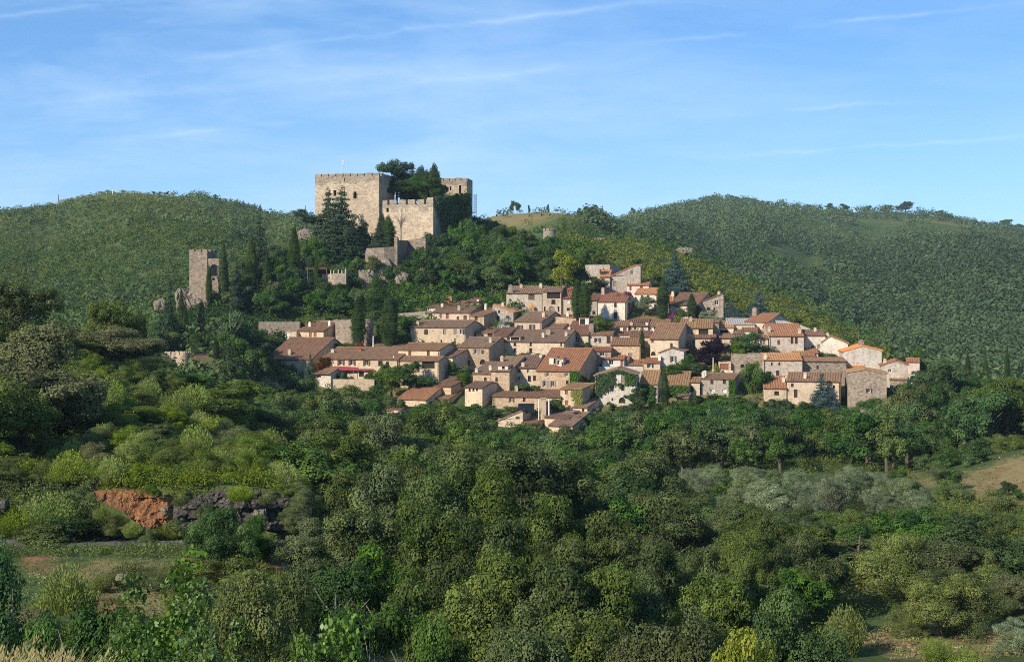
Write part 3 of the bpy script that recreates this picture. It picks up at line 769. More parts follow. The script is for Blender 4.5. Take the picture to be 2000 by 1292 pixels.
H('house with an ochre roof and two shuttered windows left of the balcony', 1328, 1357.6, 641, 674, 624, 8, 9, 'tan', 'ochre', wins=[(1346.2, 647.6, 6, 9, 'B'), (1347, 668.8, 8, 8, 'B')], chim=[(1349, 623, 9, 's')])
H('house with a roofed balcony over a glazed veranda', 1358, 1392, 641, 678, 625, 8, 9, 'cream', 'ochre', wins=[(1374, 648, 19, 10, 'd'), (1378, 668.8, 24, 9, 'P')])
H('white house with a bright orange roof and dark open terrace', 1398, 1433, 640, 654, 629, 7, 9, 'white', 'orange', wins=[(1414, 647.5, 15, 7, 'd')])
H('ruined stone pillar house beside the bright orange roof', 1392, 1404, 630, 664, 626, 5, 9, 'rubble', 'brown', cat='ruin', name='stone_ruin')
H('low stone house with one dark window above the purple tree', 1406, 1447, 660.6, 682, 653, 6, 6, 'tan', 'brown', wins=[(1431.6, 668.5, 8, 7, 'k')])
H('building with a pale grey sheet roof', 1421, 1474, 634, 645, 623.5, 7, 6, 'cream', 'sheet', mono=True)
H('long bare rubble wall building behind the dark round tree', 1429, 1491, 691, 726, 691, 6, 6, 'rubble', 'dark', 'flat', wins=[(1450, 714, 7, 5, 'd')])
H('flat canopy garage with a red double door', 1404, 1428, 707, 728, 706, 5, 6, 'cream', 'sheet', 'flat', wins=[(1414.5, 716.5, 17, 13, 'r')], cat='garage', name='garage')
# ---- the lower front row
H('large house with a big orange roof and a cut-in white dormer', 1048, 1131, 724.8, 765, 681, 12, 16, 'warm', 'rust', wins=[(1070, 731, 4.5, 6, 'GL'), (1107, 731, 4.5, 6, 'GL'), (1064.5, 749, 6, 11, 'G'), (1079.5, 749, 6, 11, 'G'), (1108, 745.8, 5, 6, 'd')], chim=[(1095, 710, 9, 'w')])
H('stepped house with two white pipe chimneys left of the white dormer', 923.6, 958, 730, 763, 708, 9, 17, 'warm', 'dark', wins=[(948, 741.5, 5.4, 10, 'k')], chim=[(930, 723, 10, 'w'), (958, 718, 9, 'w')])
H('tall warm stone house with a white dormer set into its eave', 958.7, 995, 725, 763, 698, 10, 17, 'warm', 'dark', wins=[(970, 741, 5.4, 9, 'kA')], chim=[(979, 700, 11, 's')], Y=281.5)
H('house with white-framed doors between the dormer and the big orange roof', 997, 1048, 718.7, 747, 695, 9, 10, 'tan', 'dark', wins=[(1004, 724, 6, 5.5, 'k'), (1014, 724, 6, 5.5, 'k'), (1006.5, 741, 5, 8, 'r'), (1014, 738, 4, 6, 'k'), (1034, 738.5, 6, 10, 'd'), (1044, 737.8, 5.5, 9, 'd'), (1031.6, 725, 5, 7, 'W')], chim=[(1021.7, 711.5, 8, 's'), (1060, 695, 6, 'w')], Y=285)
H('long low house with a flat brown roof beneath the green hedge', 962, 1095.5, 775, 797, 762, 9, 8, 'warm', 'brown', wins=[(999, 780.5, 5, 8, 'B'), (1024, 780.5, 5, 8, 'k')], chim=[(1008.7, 758, 10, 's')])
H('square tower-like house with yellow-green ivy on its corner', 1094.5, 1137, 760, 802, 749.5, 7, 22, 'cream', 'ochre', wins=[(1106.5, 765.9, 6, 8, 'r'), (1107, 786, 6.5, 10, 'r')])
H('small brown-roofed shed at the foot of the yellow-green ivy', 1119, 1147, 796, 812, 779, 7, 22, 'cream', 'dark', wins=[(1139, 803, 5, 10, 'd')], cat='shed', name='tiled_shed')
H('dark low roof beside the grey parasol', 1149, 1168, 800, 812, 796, 5, 15, 'grey', 'dark', cat='shed', name='tiled_shed', Y=272)
H('lowest roof of the village with white fascia under the stone chimney stack', 1064, 1112, 816, 830, 799, 8, 20, 'cream', 'dark', deep=3, Y=265)
H('lean-to with slanted top and glass railing beside the stone chimney stack', 973, 1021, (822, 804), 838, (1020, 803), 8, 14, 'tan', 'dark', 'y', wins=[(1011, 815, 8, 3, 'd')], deep=3, Y=265)
H('ivy-covered gable house with grey shutters and a cream lower front', 1162, 1243, (734, 732.5), 792, (1208, 720.7), 9, 8, 'white', 'dark', 'y', wins=[(1217.5, 739, 8, 17, 'g'), (1196, 758, 7.5, 11, 'g'), (1216.6, 757.5, 7, 11, 'g'), (1215, 780.7, 12, 10, 'dA'), (1196, 779, 3, 4, 'd')])
H('house with a steep ribbed ochre roof right of the ivy gable', 1250, 1284, 750.7, 785, 724.5, 8, 10, 'tan', 'ochre', deep=3)
H('ribbed ochre-roofed house right of the tall slim cypress', 1304, 1345, 752.5, 775, 727, 9, 10, 'tan', 'ochre')
H('low wing with a dark doorway between ribbed roof and arched windows', 1345, 1367, 746.5, 772, 738, 6, 10, 'tan', 'ochre', wins=[(1351.5, 760, 6.5, 11, 'kD')])
H('stone house with two small windows over two white arches', 1370, 1434, 740, 771, 730.5, 7, 16, 'grey', 'brown', wins=[(1390.5, 746, 6, 8, 'k'), (1415, 745.6, 6, 8, 'k'), (1392, 764, 10, 9, 'wA'), (1415, 763, 9, 8, 'wA')], chim=[(1366, 732, 12, 'w'), (1377, 729, 11, 'w')])
# ---- the bottom left pair
H('low house with a worn red roof and thin white chimney above the pink parasol', 776, 834, 780, 794, 754, 8, 20, 'cream', 'rust', chim=[(809, 752, 9, 'w')], wins=[(788, 786, 4, 6, 'd')])
H('half-hidden lower roof right of the thin white chimney', 836, 877, 779, 786, 763, 7, 18, 'cream', 'brown', Y=277)
H('small house with shaded side wall and rooftop aerial pole', 847, 881, 754.7, 775, 737, 8, 24, 'warm', 'brown')
H('little white house with three square windows in a row', 908, 942, 757.4, 792, 746.4, 5, 22, 'cream', 'dark', wins=[(917.3, 760.5, 4, 4.6, 'd'), (924.6, 760.0, 4, 4.6, 'd'), (931.5, 759.6, 4, 4.6, 'd')])
H('shed with a reddish roof over the pink parasol', 756, 783, 802, 812, 796, 4, 12, 'cream', 'brown', deep=2, cat='shed', name='tiled_shed', wins=[(774, 807, 14, 7, 'd')], Y=266)
# ---- the upper right
H('tall top house with a sloping orange roof and high gable wall', 1190.7, 1251, (541, 519), 569, (1243, 518), 8, 8, 'grey', 'orange', 'y', wins=[(1234, 532, 5, 10, 'WR'), (1201, 554.5, 6, 9, 'g')])
H('orange-roofed low front wing of the tall top house', 1172, 1191, 541, 569, 521, 9, 8, 'grey', 'orange', Y=337.5)
H('flat-topped grey tower house with two slit windows', 1143, 1191, 517, 566, 517, 9, 20, 'grey', 'dark', 'flat', wins=[(1173, 530, 4, 8, 'k'), (1179, 528.5, 4, 8, 'k')], Y=345)
H('white and pink cottage with a red shutter under the tall top house', 1225, 1267, 557, 575, 548.5, 6, 10, 'pink', 'orange', wins=[(1231.5, 563, 4, 8, 'b'), (1253, 562.5, 6, 9, 'r')])
H('low cottage with a slanting orange roof and pale posts', 1240, 1286, 574, 586, 563.5, 6, 14, 'white', 'orange', wins=[(1254, 579, 5, 5, 'k'), (1266, 579, 5, 5, 'k')], Y=330.5)
H('house with an orange-brown roof behind the big upper cypress', 1277, 1315, 589, 604, 577, 7, 8, 'white', 'orange', chim=[(1315, 574, 10, 'w')])
H('house with blue shutters and a wide sloping brown roof', 1306, 1362, 596.5, 612, 573, 10, 22, 'white', 'brown', wins=[(1322.6, 602, 6, 9, 'u')])
H('brown stone house with a slanted gable top and one white-framed window', 1368, 1413, (591, 574.5), 610, (1412, 574), 9, 10, 'rubble', 'brown', 'y', wins=[(1399.6, 590.7, 8, 9, 'W'), (1384, 602.5, 7, 4, 'd'), (1395, 604, 3, 8, 'd')], chim=[(1404, 572, 7, 's', 2)])
H('sloping rust roof next to the cylindrical chimney at the top right', 1455, 1501, 629, 640, 613.5, 7, 30, 'white', 'rust', chim=[(1452, 606, 12, 'b')])
H('small white house with a thin brown roof above the dense garden tree', 1449, 1480, 646.5, 662, 640, 5, 10, 'white', 'brown', wins=[(1472, 653, 8, 8, 'G')])
H('narrow house with two tall grey-shuttered windows', 1475, 1500, 661.5, 690, 655.5, 4, 6, 'cream', 'brown', wins=[(1486, 668.5, 4, 9, 'g'), (1493, 668.5, 4, 9, 'g')])
H('broad grey stone house with a corner balcony and big rust roof', 1502, 1570, 656.5, 692, 633.5, 9, 4, 'grey', 'rust', wins=[(1521, 668.5, 5, 10, 'bL'), (1547, 664.8, 5, 13, 'k'), (1555.5, 664.8, 5, 13, 'k')], chim=[(1495, 643, 10, 'w'), (1561.6, 646, 10, 's')])
H('white-fronted house with a dark shaded recess right of the corner balcony', 1571, 1612, 655.5, 683, 645.5, 8, 8, 'white', 'brown', wins=[(1599, 676.5, 5, 8, 'g'), (1587, 678, 5, 6, 'd')], chim=[(1592, 643, 7, 'w')])
H('pale house with an ochre hipped roof and white stub chimney', 1606, 1656, (668, 671), 686, (1622, 657), 9, 12, 'white', 'ochre', 'y', chim=[(1616, 656, 12, 'w', 3)])
H('big plain grey gable house with a fresh bright orange roof', 1646, 1722, (687, 685), 719, (1685, 676), 10, 8, 'pale', 'fresh', 'y', chim=[(1682, 670, 13, 'b', 3)])
H('bright orange roof slope left of the plain grey gable', 1625, 1647, 684, 700, 672.5, 8, 10, 'white', 'fresh', Y=306)
H('low house with a moss-brown roof below the corner balcony', 1548, 1591, 695, 708, 680.5, 8, 10, 'tan', 'ochre')
H('long warm stone house with an orange roof end and two slit openings', 1491, 1567, 703.5, 738, 691, 7, 6, 'grey', 'orange', wins=[(1502.7, 729, 8, 9, 'k'), (1519, 728, 6, 10, 'k'), (1507.4, 709.5, 3, 5, 'd'), (1522, 709.3, 3, 5, 'd')], chim=[(1495, 697, 12, 'w')])
H('wide windowless stone house with a thin roof strip and one small window', 1568, 1654, 706, 734, 699.5, 5, 4, 'rubble', 'brown', wins=[(1597, 717, 4.6, 7, 'k')])
H('long lower house with a dark shaded end wall behind the blue-green conifer', 1537, 1641, 745, 783, 729, 7, 14, 'tan', 'brown', wins=[(1547.7, 751.8, 5, 7, 'k'), (1554, 768, 7, 16, 'kD'), (1628.7, 754.6, 4, 5, 'd')], chim=[(1572.4, 733, 11, 'w')])
H('low red-roofed house with a tiny dormer beside the long lower house', 1492, 1536, 758.6, 782, 736, 8, 8, 'cream', 'rust', wins=[(1517, 767, 9, 7, 'd')], chim=[(1530, 741, 9, 'w')])
H('massive stone gable house with a single small window at the east end', 1655.6, 1731.6, (728, 730), 790, (1690, 722), 9, 10, 'rubble', 'ochre', 'y', wins=[(1697.5, 762.4, 5.5, 7, 'K')])
H('bright orange roof tucked behind the massive stone gable', 1655, 1692, 724, 738, 713.5, 6, 8, 'tan', 'fresh', Y=291)
H('thin orange roof slope between the plain grey gable and the east end house', 1692, 1722, 718, 732, 710, 6, 8, 'white', 'fresh', Y=296.5)
H('pale stone gable house with a side window at the far east end', 1720, 1773, (714, 713), 743, (1751, 704.5), 8, 12, 'grey', 'rust', 'y', wins=[(1738, 723.5, 6, 6, 'W')], chim=[(1728, 706, 12, 's', 2)])
H('small pink-tiled house peeping out behind the east end gable', 1771, 1796, 707, 718, 701, 6, 15, 'pink', 'orange', Y=303)
H('low orange-roofed outbuilding under the east end gable', 1738, 1772, 741.5, 752, 731, 5, 16, 'rubble', 'ochre', Y=288, cat='shed', name='tiled_shed')
H('gatehouse roof sloping down beside the battlemented gate tower', 371, 414, (702, 724), 738, (372, 696), 7, 12, 'rubble', 'brown', 'y', Y=262)
dormer('large house with a big orange roof and a cut-in white dormer', 1073, 1086, 698, 711, 'white', (.62, .95, .05, .9), 2.6)
dormer('large house with a big orange roof and a cut-in white dormer', 1087, 1100, 700, 714, 'white', (.1, .45, .2, .8), 2.6)
dormer('tall warm stone house with a white dormer set into its eave', 973, 992, 714.5, 722, 'white', (.38, .68, .2, .92), 3, 'dark')
dormer('long stone house with a sunken roof terrace and four dark little windows', 996, 1016, 658, 665, 'white', (.08, .92, .12, .95), 2.2, 'dark')
dormer('house with a recessed roof terrace and grey double shutters', 1131, 1150, 621, 634, 'white', (.1, .62, .05, .9), 2.5, 'brown')
H('low rust roof between the dense garden tree and the corner balcony house', 1477, 1502, 650, 660, 641, 5, 8, 'white', 'rust', Y=314)
H('small orange roof under the white-fronted house with the dark recess', 1574, 1598, 690, 702, 681.5, 6, 10, 'white', 'orange')
H('tiled veranda strip under the roofed balcony', 1358, 1398, 660.5, 672, 655, 2.5, 9, 'cream', 'brown', Y=305, cat='shed', name='tiled_shed')
H('short stone house squeezed right of the ruined stone pillar', 1433, 1452, 652, 668, 645, 5, 8, 'cream', 'brown')
H('low rubble outbuilding under the purple plum tree', 1345, 1376, 716, 728, 710, 4, 10, 'rubble', 'brown', Y=294.5, cat='shed', name='tiled_shed')
H('little roof tucked below the low wing with a dark doorway', 1322, 1344, 778, 790, 770, 5, 12, 'tan', 'brown', Y=275, cat='shed', name='tiled_shed')
H('low brown roof at the lowest edge left of the stone chimney stack', 1020, 1050, 826, 838, 816, 6, 20, 'cream', 'brown', deep=3, Y=264, cat='shed', name='tiled_shed')
H('wide brown roof in front of the grey parasol', 1072, 1118, 832, 842, 806, 8, 25, 'cream', 'dark', deep=3, Y=261)
# ------------------------------------------------------------------ castle, towers, walls, rocks, small things
from mathutils import Matrix


def place(ob, L, rz=0.0):
    ob.data.transform(Matrix.Translation(Vector(L)) @ Matrix.Rotation(rz, 4, 'Z'))
    return ob


def crenel_box(W, D, zb, zt, m, gp_, hh, holes=(), th=1.1, seed=0):
    """hollow battlemented block: front on y=0, x 0..W"""
    mb = MB(); rng = random.Random(seed)
    facade(mb, 0, W, zb, zt - hh, holes, depth=.9)
    mb.poly(((W, 0, zb), (W, D, zb), (W, D, zt - hh), (W, 0, zt - hh)))
    mb.poly(((0, 0, zb), (0, D, zb), (0, D, zt - hh), (0, 0, zt - hh)))
    mb.poly(((0, D, zb), (W, D, zb), (W, D, zt - hh), (0, D, zt - hh)))
    mb.poly(((0, 0, zt - hh), (W, 0, zt - hh), (W, D, zt - hh), (0, D, zt - hh)))
    for ax, L in ((0, W), (1, D)):
        n = max(2, round((L + gp_) / (m + gp_)))
        st = (L + gp_) / n
        for i in range(n):
            a, b = i * st, i * st + st - gp_
            z1 = zt + rng.uniform(-.1, .08)
            for far in (0, 1):
                if ax == 0: mb.box(a, b, (D - th) * far + .003, (D - th) * far + th - .003, zt - hh, z1)
                elif i > 0: mb.box((W - th) * far + .003, (W - th) * far + th - .003, max(a, th), min(b, D - th), zt - hh, z1)
    return mb


YK, TK = 385.0, R(14)
LK = P(615, 460, YK)
castle = empty('castle', LK, 0, 'medieval stone castle with battlements crowning the wooded hilltop', 'castle')
xk = LK.x; kk = (740 - CX) / F
WK = (kk * YK - xk) / (math.cos(TK) + kk * math.sin(TK))


def weather_top(ob, zt, band, seed):
    """the old, darker masonry along the battlements: the faces of the upper courses take the second material"""
    bm = bmesh.new(); bm.from_mesh(ob.data)
    bmesh.ops.subdivide_edges(bm, edges=[e_ for e_ in bm.edges if e_.calc_length() > 2.2], cuts=18, use_grid_fill=True)
    for f in bm.faces:
        c_ = f.calc_center_median()
        lim = zt - band * (1 + .55 * mnoise.noise(Vector((c_.x * .35, c_.y * .35, seed))) + .35 * mnoise.noise(Vector((c_.x * 1.3, c_.y * 1.3, seed))))
        f.material_index = 1 if c_.z > lim else 0
    bm.to_mesh(ob.data); bm.free()
    return ob


def on_front(px, py, x0, Y0, zb, t):
    k = (px - CX) / F
    u = (k * Y0 - x0) / (math.cos(t) + k * math.sin(t))
    return u, (HZ - py) / F * (Y0 - u * math.sin(t)) - zb


def win(spec, x0, Y0, zb, t):
    out = []
    for px, py, w, h, ar in spec:
        u, z = on_front(px, py, x0, Y0, zb, t); s = (Y0 - u * math.sin(t)) / F
        out.append((u - w * s / 2, u + w * s / 2, z - h * s / 2, z + h * s / 2, ar))
    return out


def arch_window(hole, L, rz, parent, depth=.8, surround=True):
    x0, x1, z0, z1, ar = hole
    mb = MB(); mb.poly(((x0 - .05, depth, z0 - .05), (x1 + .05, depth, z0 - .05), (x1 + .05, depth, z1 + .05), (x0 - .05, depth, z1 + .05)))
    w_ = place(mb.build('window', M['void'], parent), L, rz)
    if surround:
        mb = MB(); mb.box(x0 - .22, x0 - .003, -.05, .3, z0, z1 - (x1 - x0) * .6); mb.box(x1 + .003, x1 + .22, -.05, .3, z0, z1 - (x1 - x0) * .6); mb.box(x0 - .25, x1 + .25, -.08, .3, z0 - .22, z0 - .003)
        if ar:
            zs_ = z1 - (x1 - x0) * (.5 if ar == 1 else .75)
            a = arc(x0, x1, zs_, z1, pointed=(ar == 2)); b = arc(x0 - .22, x1 + .22, zs_, z1 + .25, pointed=(ar == 2))
            for i in range(len(a) - 1): mb.poly(((a[i][0], -.05, a[i][1]), (b[i][0], -.05, b[i][1]), (b[i + 1][0], -.05, b[i + 1][1]), (a[i + 1][0], -.05, a[i + 1][1])))
        place(mb.build('stone_surround', M['castle'], w_), L, rz)


kh = win([(693.5, 380.5, 7, 14.5, 2), (654, 377, 6, 11, 0), (673, 350.5, 2, 6, 0)], xk, YK, LK.z, TK)
ztk = (HZ - 340) / F * YK - LK.z
place(crenel_box(WK, 13, -6, ztk, 1.85, .3, .75, kh, seed=3).build('keep', [M['castle'], M['castletop']], castle), (0, 0, 0), -TK)
weather_top(bpy.data.objects['keep'], ztk, 2.6, 3.0)
for i, h_ in enumerate(kh): arch_window(h_, (0, 0, 0), -TK, castle, surround=(i == 0))
A = P(743, 391, 381.6); TC = R(13)
Wc = ((846 - CX) / F * 381.6 - A.x) / (math.cos(TC) + (846 - CX) / F * math.sin(TC))
ztc = A.z - LK.z
place(crenel_box(Wc, 14, -9, ztc, 1.9, .62, 1.25, win([(757, 410, 5, 8, 0)], A.x, 381.6, LK.z, TC), seed=5).build('curtain_wall', [M['castle'], M['castletop']], castle), (A.x - LK.x, A.y - LK.y, 0), -TC)
weather_top(bpy.data.objects['curtain_wall'], ztc, 2.6, 7.0)
B = Vector((A.x + Wc * math.cos(TC), A.y - Wc * math.sin(TC), 0))
pB = CX + B.x / B.y * F
sw = fence_wall('', [(pB - .6, 386, B.y + .5), (881, 383, 392), (915, 379, 405)], 480, 1.6, 'castle', parent=castle, name='flank_wall')
place(sw, -LK)
A2 = P(856, 348, 406); T2 = R(9)
W2 = ((911.5 - CX) / F * 406 - A2.x) / (math.cos(T2) + (911.5 - CX) / F * math.sin(T2))
h2 = win([(898.5, 371, 4.6, 20, 1), (863, 369, 5, 14, 1), (880, 368, 3.5, 8, 0)], A2.x, 406, LK.z, T2)
place(crenel_box(W2, 9, -6, A2.z - LK.z, 1.5, .25, .8, h2, seed=9).build('rear_tower', [M['castle'], M['castletop']], castle), (A2.x - LK.x, A2.y - LK.y, 0), -T2)
weather_top(bpy.data.objects['rear_tower'], A2.z - LK.z, 2.0, 5.0)
for h_ in h2: arch_window(h_, (A2.x - LK.x, A2.y - LK.y, 0), -T2, castle)

# towers and walls below the castle
LT = P(369.5, 590, 330); TT = R(16)
tower = empty('watch_tower', LT, 0, 'square ruined stone tower with an arched wall beside it at the wooded west spur', 'tower')
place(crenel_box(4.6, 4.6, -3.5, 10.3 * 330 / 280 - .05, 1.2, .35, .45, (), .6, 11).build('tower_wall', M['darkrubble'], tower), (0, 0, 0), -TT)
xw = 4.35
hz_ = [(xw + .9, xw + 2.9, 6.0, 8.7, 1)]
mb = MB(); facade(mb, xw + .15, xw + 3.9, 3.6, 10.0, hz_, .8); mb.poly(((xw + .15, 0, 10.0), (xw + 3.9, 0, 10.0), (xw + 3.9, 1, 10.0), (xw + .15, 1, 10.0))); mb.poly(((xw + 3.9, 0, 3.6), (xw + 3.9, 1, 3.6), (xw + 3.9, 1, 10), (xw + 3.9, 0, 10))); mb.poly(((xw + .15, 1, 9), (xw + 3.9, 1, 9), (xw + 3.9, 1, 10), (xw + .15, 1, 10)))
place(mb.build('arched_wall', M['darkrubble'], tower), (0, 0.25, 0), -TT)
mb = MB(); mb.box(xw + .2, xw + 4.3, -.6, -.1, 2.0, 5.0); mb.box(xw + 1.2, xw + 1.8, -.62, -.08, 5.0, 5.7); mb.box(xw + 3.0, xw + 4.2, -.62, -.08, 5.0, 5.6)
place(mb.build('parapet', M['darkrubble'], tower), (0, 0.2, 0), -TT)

rt = MB(); c0 = P(1073, 468, 428)
rt.tube([(0, 0, -4), (0, 0, 2.6)], [1.95, 1.9], 20, cap=True)
for i in range(9):
    a0 = 2 * math.pi * i / 9
    q = [(math.cos(a0 + j * .5 / 3) * r_, math.sin(a0 + j * .5 / 3) * r_) for r_ in (1.95,) for j in range(4)]
    p = [(math.cos(a0 + j * .5 / 3) * 1.5, math.sin(a0 + j * .5 / 3) * 1.5) for j in range(4)]
    rt.poly([(x, y, 3.3) for x, y in q] + [(x, y, 3.3) for x, y in p[::-1]])
    for j in range(3): rt.poly(((q[j][0], q[j][1], 2.6), (q[j + 1][0], q[j + 1][1], 2.6), (q[j + 1][0], q[j + 1][1], 3.3), (q[j][0], q[j][1], 3.3)))
    rt.poly(((q[0][0], q[0][1], 2.6), (p[0][0], p[0][1], 2.6), (p[0][0], p[0][1], 3.3), (q[0][0], q[0][1], 3.3))); rt.poly(((q[3][0], q[3][1], 2.6), (p[3][0], p[3][1], 2.6), (p[3][0], p[3][1], 3.3), (q[3][0], q[3][1], 3.3)))
o = rt.build('round_tower', M['rubble']); o.location = c0
tag(o, 'small round battlemented tower peeping from the trees right of the castle', 'tower')

gt = P(318, 745, 263)
gate = empty('gate_tower', gt, 0, 'low battlemented gate tower with a round turret at the far west edge', 'tower')
place(crenel_box(4.0, 4.0, -2, (745 - 687) / F * 263, .5, .3, .55, (), .4, 21).build('tower_wall', M['tan'], gate), (0, 0, 0), -R(10))
mb = MB(); mb.tube([(4.1, -.8, -2), (4.1, -.8, 5.0)], [.95, .85], 16); place(mb.build('turret', M['rubble'], gate), (0, 0, 0))

fence_wall('long dry garden wall running behind the two orange shutters below the wood', [(505, 628, 312), (578, 628, 313), (583, 628, 319.5), (652, 625, 319.5), (656, 624.5, 310), (690, 623.5, 309), (728, 622.5, 309)], 700, .8, 'rubble')
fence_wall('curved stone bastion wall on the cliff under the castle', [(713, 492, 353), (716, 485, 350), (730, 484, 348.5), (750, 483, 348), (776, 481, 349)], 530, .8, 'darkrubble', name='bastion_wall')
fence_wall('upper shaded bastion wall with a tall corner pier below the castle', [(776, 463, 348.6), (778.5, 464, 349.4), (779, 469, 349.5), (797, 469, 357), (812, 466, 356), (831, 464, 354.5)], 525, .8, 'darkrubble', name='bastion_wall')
fence_wall('low terrace wall with stone posts in the wood left of the cliff', [(630, 535, 336), (655, 534, 335), (676, 533, 335), (681, 536, 339)], 556, .5, 'rubble', name='terrace_wall')
fence_wall('pale terrace wall below the red awning', [(618, 739, 286.6), (660, 740, 285.8), (700, 740, 285.2), (731, 741, 284.8)], 762, .5, 'tan', name='terrace_wall')
fence_wall('plain grey terrace wall above the ivy gable', [(1169, 716, 292.2), (1210, 715.5, 291.4), (1253, 716, 291)], 740, .5, 'pale', name='terrace_wall')
fence_wall('mossy rubble wall under the purple tree', [(1335, 683, 301), (1350, 686, 300), (1366, 700, 299)], 722, .6, 'rubble', name='rubble_wall')
fence_wall('old rampart wall climbing at the top right behind the rust roofs', [(1494, 624, 318), (1530, 626, 318), (1560, 633, 317), (1594, 647, 316)], 670, .8, 'pale', name='rampart_wall')
fence_wall('low cream wall in front of the red double garage door', [(1400, 722, 293), (1432, 723, 292)], 735, .4, 'white', name='terrace_wall')
fence_wall('short grey wall between the box hedge and the three square windows', [(893, 752, 283), (910, 749, 284)], 778, .4, 'grey', name='garden_wall')
fence_wall('stepped stone wall with a little red gate at the west garden', [(500, 719, 288), (514, 720, 287.5), (515, 728, 287), (526, 734, 287)], 752, .5, 'tan', name='garden_wall')
fence_wall('ochre retaining wall low in the west garden', [(512, 748, 281), (545, 746, 281)], 765, .5, 'warm', name='garden_wall')
fence_wall('white battlemented wall pieces behind the top row roof', [(1082, 559, 336), (1136, 557, 336)], 575, .4, 'white', cren=(.9, .95, 1.3), name='battlemented_wall')
fence_wall('dark shaded wall right of the stone chimney stack', [(1067, 783, 267.2), (1095, 780, 279)], 822, .5, 'grey', name='stone_wall')
fence_wall('short cream wall under the pink and white cottage', [(1226, 576, 333), (1262, 580, 332)], 592, .4, 'white', name='garden_wall')
fence_wall('stone wall with plants left of the upper corner house', [(775, 612, 322), (790, 611, 322), (842, 607, 323)], 640, .5, 'tan', name='garden_wall')
fence_wall('low stone wall on the terrace under the arched grey door', [(1085, 618, 317), (1125, 622, 316)], 640, .5, 'warm', name='garden_wall')
fence_wall('stone wall below the oleander left of the orange roofed stone house', [(958, 602, 324.5), (1012, 598, 327)], 622, .4, 'grey', name='garden_wall')

cs = empty('chimney_stack', P(1056, 822, 266), 0, 'tall stone chimney stack with two white pipes at the village foot', 'chimney')
mb = MB(); h_ = (822 - 777) / F * 266; mb.box(0, 1.0, 0, .9, -1, h_ - .15); mb.box(-.06, 1.06, -.06, .96, h_ - .15, h_); mb.build('stack', M['warm'], cs)
mb = MB(); mb.tube([(-.35, -.1, -1), (-.35, -.1, h_ - .2)], [.1, .1], 8); mb.build('pipe', M['whitepaint'], cs)
mb = MB(); mb.tube([(1.55, .2, -1), (1.55, .2, h_ - .1)], [.14, .14], 8); mb.build('pipe', M['whitepaint'], cs)
mb = MB(); mb.box(-3.6, -.6, .3, .34, .8, 2.6)
o = mb.build('glass_railing', M['glass']); o.location = P(1050, 815, 265.6); tag(o, 'dark glazed terrace railing left of the stone chimney stack', 'railing')


# rocks
def rock(label, px, py, Y, sx, sy, sz, mat, seed, rough=.35, name='rock_outcrop', flat=0.0):
    bm = bmesh.new(); bmesh.ops.create_icosphere(bm, subdivisions=6, radius=1)
    mn = min(sx, sy, sz)
    for v in bm.verts:
        p = v.co.normalized()
        k = (abs(p.x) ** 4 + abs(p.y) ** 4 + abs(p.z) ** 4) ** -.25
        p = p * (1 + (k - 1) * .7)
        q = Vector((p.x * sx, p.y * sy, p.z * sz))
        w1 = Vector((q.x + .5 * q.z, q.y, q.z * .45)) / mn
        f = mnoise.noise(w1 * .9 + Vector((seed, 0, 0))) * .5
        c1 = mnoise.cell(Vector((w1.x * 1.7 + mnoise.noise(w1 * 2) * .5, w1.y * 1.7, w1.z * 1.3)) + Vector((seed, seed, 0)))
        f += (mnoise.ridged_multi_fractal(w1 * 1.2 + Vector((0, seed, 0)), .8, 2.1, 5, 1.0, 2.0) - 1.2) * .16 + (c1 - .5) * .22
        v.co = q * (1 + rough * 1.7 * f)
    me = bpy.data.meshes.new(name); bm.to_mesh(me); bm.free(); me.materials.append(M[mat])
    o = link(name, me); o.location = P(px, py, Y); return tag(o, label, 'rock')


def mat_rock(name, a, b, c_, scale=.5):
    m, nt = new_mat(name); g = N(nt)
    co = g.n('ShaderNodeTexCoord').outputs['Object']
    st = g.n('ShaderNodeMapping', {'Vector': co, 'Rotation': (0.3, .5, 0), 'Scale': (1, 1, 1.0)}).outputs[0]
    n1 = g.noise(st, scale, 6, .7); n2 = g.noise(st, scale * 5, 5, .75)
    vo = g.n('ShaderNodeTexVoronoi', {'Vector': st, 'Scale': scale * 3}, feature='DISTANCE_TO_EDGE').outputs['Distance']
    c = g.mix(g.ramp(n1, (.38, 0.0), (.62, 1.0)), a, b)
    c = g.mix(g.ramp(n2, (.5, 0.0), (.72, .9)), c, c_)
    c = g.mix(g.ramp(vo, (0.0, .7), (.06, 0.0)), c, tuple(x * .3 for x in a))
    bump = g.n('ShaderNodeBump', {'Height': g.math('ADD', n2, g.math('MULTIPLY', vo, .8)), 'Strength': 1.0, 'Distance': .25})
    bs = g.n('ShaderNodeBsdfPrincipled', {'Base Color': c, 'Roughness': .95, 'Specular IOR Level': .1, 'Normal': bump.outputs[0]})
    g.out(bs.outputs[0]); return m


M['cliff'] = mat_rock('cliff_rock', (.30, .245, .185), (.17, .14, .105), (.40, .33, .25))
M['slate'] = mat_rock('shade_darkened_slate', (.066, .058, .048), (.11, .095, .078), (.30, .27, .23), .9)  # the overhang's shade on the cut face is put into this dark colour
M['earth'] = mat_rock('orange_earth', (.40, .175, .07), (.25, .115, .055), (.44, .25, .12), .9)
rock('pale limestone cliff under the curved bastion wall', 742, 546, 348.2, 3.3, 3.0, 5.0, 'cliff', 1)
rock('lower mossy limestone outcrop left of the cliff', 716, 562, 343, 2.2, 2.5, 4.2, 'cliff', 2)
rock('rough rock face right of the bastion above the trees', 812, 524, 355, 2.4, 3, 4.0, 'cliff', 3)
rock('tan boulder between the cliff and the tall cypress pair', 786, 556, 345, 1.7, 2, 2.8, 'cliff', 4)
rock('crag carrying the square ruined tower', 384, 610, 331, 2.5, 3.0, 4.2, 'cliff', 5)
